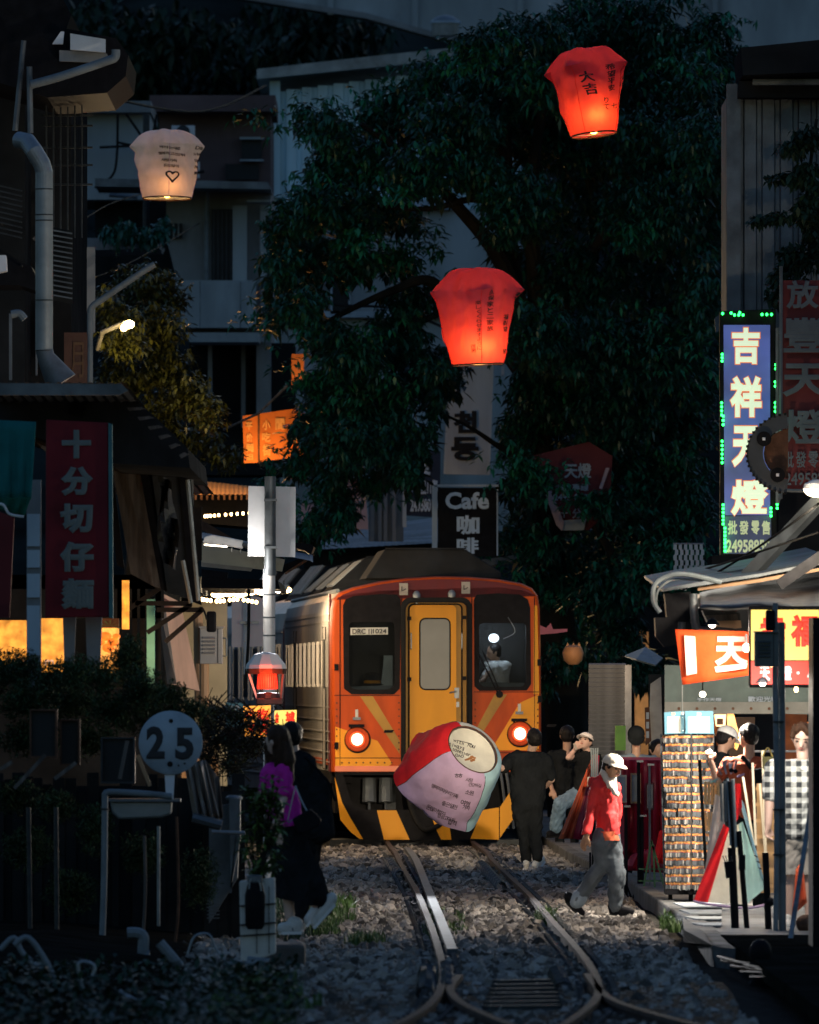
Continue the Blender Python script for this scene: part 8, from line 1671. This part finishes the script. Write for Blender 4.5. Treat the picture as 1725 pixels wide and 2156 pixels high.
# ---- man in checked shirt
TS=lambda x,y:(1347.7+x*.25,1482.5+y*.25)
g=Fig('young man in a black and white checked shirt and shorts looking down',TS,99,(1270,1890),.1)
hc=g.p(1368,275); g.head(hc,(-.10,-.92,-.34),(.08,-.1,1),.108,neck=g.p(1372,455),skin='skin2')
sL=g.p(1130,545,.02); sR=g.p(1560,555); eL=g.p(1092,820,.0); wL=g.p(1080,1020,-.06)
g.arm(sL,eL,wL,(.055,.046,.034)); g.arm(sR,g.p(1590,820),g.p(1560,1020,-.1)); g.hand(wL,(-.08,-.1,-1),-1,palm=(.7,-.5,0),curl=.6); g.hand(g.p(1560,1020,-.1),(0,0,-1),1)
g.leg(g.p(1280,1150),g.p(1262,1450,-.02),g.p(1250,1780)); g.leg(g.p(1440,1150,.05),g.p(1430,1450),g.p(1430,1780)); g.body+=[(g.p(1340,600),g.p(1350,1100),.17,.17)]; g.done(); g.features()
g.wear('checked_shirt',[(g.p(1190,535),g.p(1510,540),.085,.085),(g.p(1270,600),g.p(1275,1120),.14,.145),(g.p(1430,600),g.p(1440,1120),.15,.15),(sL,eL+(sL-eL)*.25,.095,.085),(sR,g.p(1585,760),.095,.085),(g.p(1350,700,-.05),g.p(1350,1050,-.05),.14,.14)],'plaid',cuts=[(g.p(1350,1140),(0,0,-1))],smooth=3)
g.wear('shorts',[(g.p(1290,1150),g.p(1430,1150),.14,.14),(g.p(1280,1180),g.p(1265,1480,-.02),.125,.11),(g.p(1435,1180,.05),g.p(1430,1480),.125,.11)],'khaki',cuts=[(g.p(1350,1435),(0,0,-1))]); g.shoe(g.p(1250,1860,.05),g.p(1235,1885,-.15)); g.shoe(g.p(1430,1860,.05),g.p(1440,1885,-.15))
g.wear('collar',[(g.p(1325,480,-.03),g.p(1360,545,-.11),.03,.022),(g.p(1430,480,-.03),g.p(1385,545,-.11),.03,.022)],'plaid',smooth=1)
hairset(g,'hairbrown',long=[(hc+Vector((-.06,-.06,.09)),hc+Vector((-.09,-.07,.0)),.03,.02),(hc+Vector((.0,-.085,.095)),hc+Vector((.05,-.105,.035)),.035,.02),(hc+Vector((-.02,-.085,.095)),hc+Vector((-.055,-.10,.05)),.03,.018),(hc+Vector((.09,-.02,.05)),hc+Vector((.095,-.02,-.05)),.03,.02)])
# ---- driver and cap in the cab
DT=lambda x,y:(x,y)
g=Fig('driver in a white shirt behind the right cab window',DT,TD+1.05,(1048,1455)); hc=g.p(1040,1372); g.head(hc,(-.9,-.3,-.1),(0,0,1),.10,neck=g.p(1046,1396),skin='skin'); g.arm(g.p(1035,1405,-.1),g.p(1018,1430,-.25),g.p(1008,1438,-.45)); g.hand(g.p(1008,1438,-.45),(-.3,-1,0),1); g.body+=[(g.p(1048,1410),g.p(1048,1470),.15,.15),(g.p(1048,1470),g.p(1030,1490,-.3),.12,.1)]; g.done(); g.wear('white_shirt',[(g.p(1030,1402),g.p(1066,1402),.08,.08),(g.p(1048,1415),g.p(1048,1465),.17,.17),(g.p(1035,1405,-.1),g.p(1020,1426,-.2),.07,.06)],'capwhite'); hairset(g)
cp=thing('peaked_cap','black peaked cap with a gold band behind the left cab window','cap',W(784,1446,TD+.45)); c=W(784,1432,TD+.45); b=MB(); b.lathe([(.10,-.04),(.11,.0),(.115,.05),(.10,.09),(.03,.11)],c,20); b.build('crown',M['blackcloth'],cp,smooth=True); b=MB(); b.lathe([(.112,-.045),(.118,-.02),(.112,-.005)],c,20,closed=False); b.build('gold_band',M['yellow'],cp); b=MB(); b.lathe([(.16,-.065),(.12,-.045)],c,20,closed=False); b.build('peak',M['blackpaint'],cp)
# ================================================================ LAMPS THAT LIGHT THE STREET
fl_=thing('added_flood_lamp','small flood lamp under the right roof edge aimed at the tracks','lamp',W(1440,1240,107)); b=MB(); b.pbox(1434,1232,1448,1242,107,.08); b.build('housing',M['blackpaint'],fl_); b=MB(); b.prism([W(1435,1233,107.09),W(1447,1233,107.09),W(1447,1241,107.09),W(1435,1241,107.09)],(0,.01,0)); b.build('lamp_glass',M['bulbwhite'],fl_)  # added lamp, put in as the main light on the train front
plight('added_flood_light',W(1440,1238,107.3),36000,(1,.80,.54),.10,fl_,spot=9,target=W(915,1640,155))
# street light head on the signal pole and the lamp at the right edge
plight('street_light',W(470,1158,124.5),15000,(.93,.95,1),.15,None,spot=21,target=G(900,1925),blend=.9)
plight('street_light',W(1690,1105,103.0),480,(1,.84,.62),.15,None,spot=110,target=G(1400,1850))
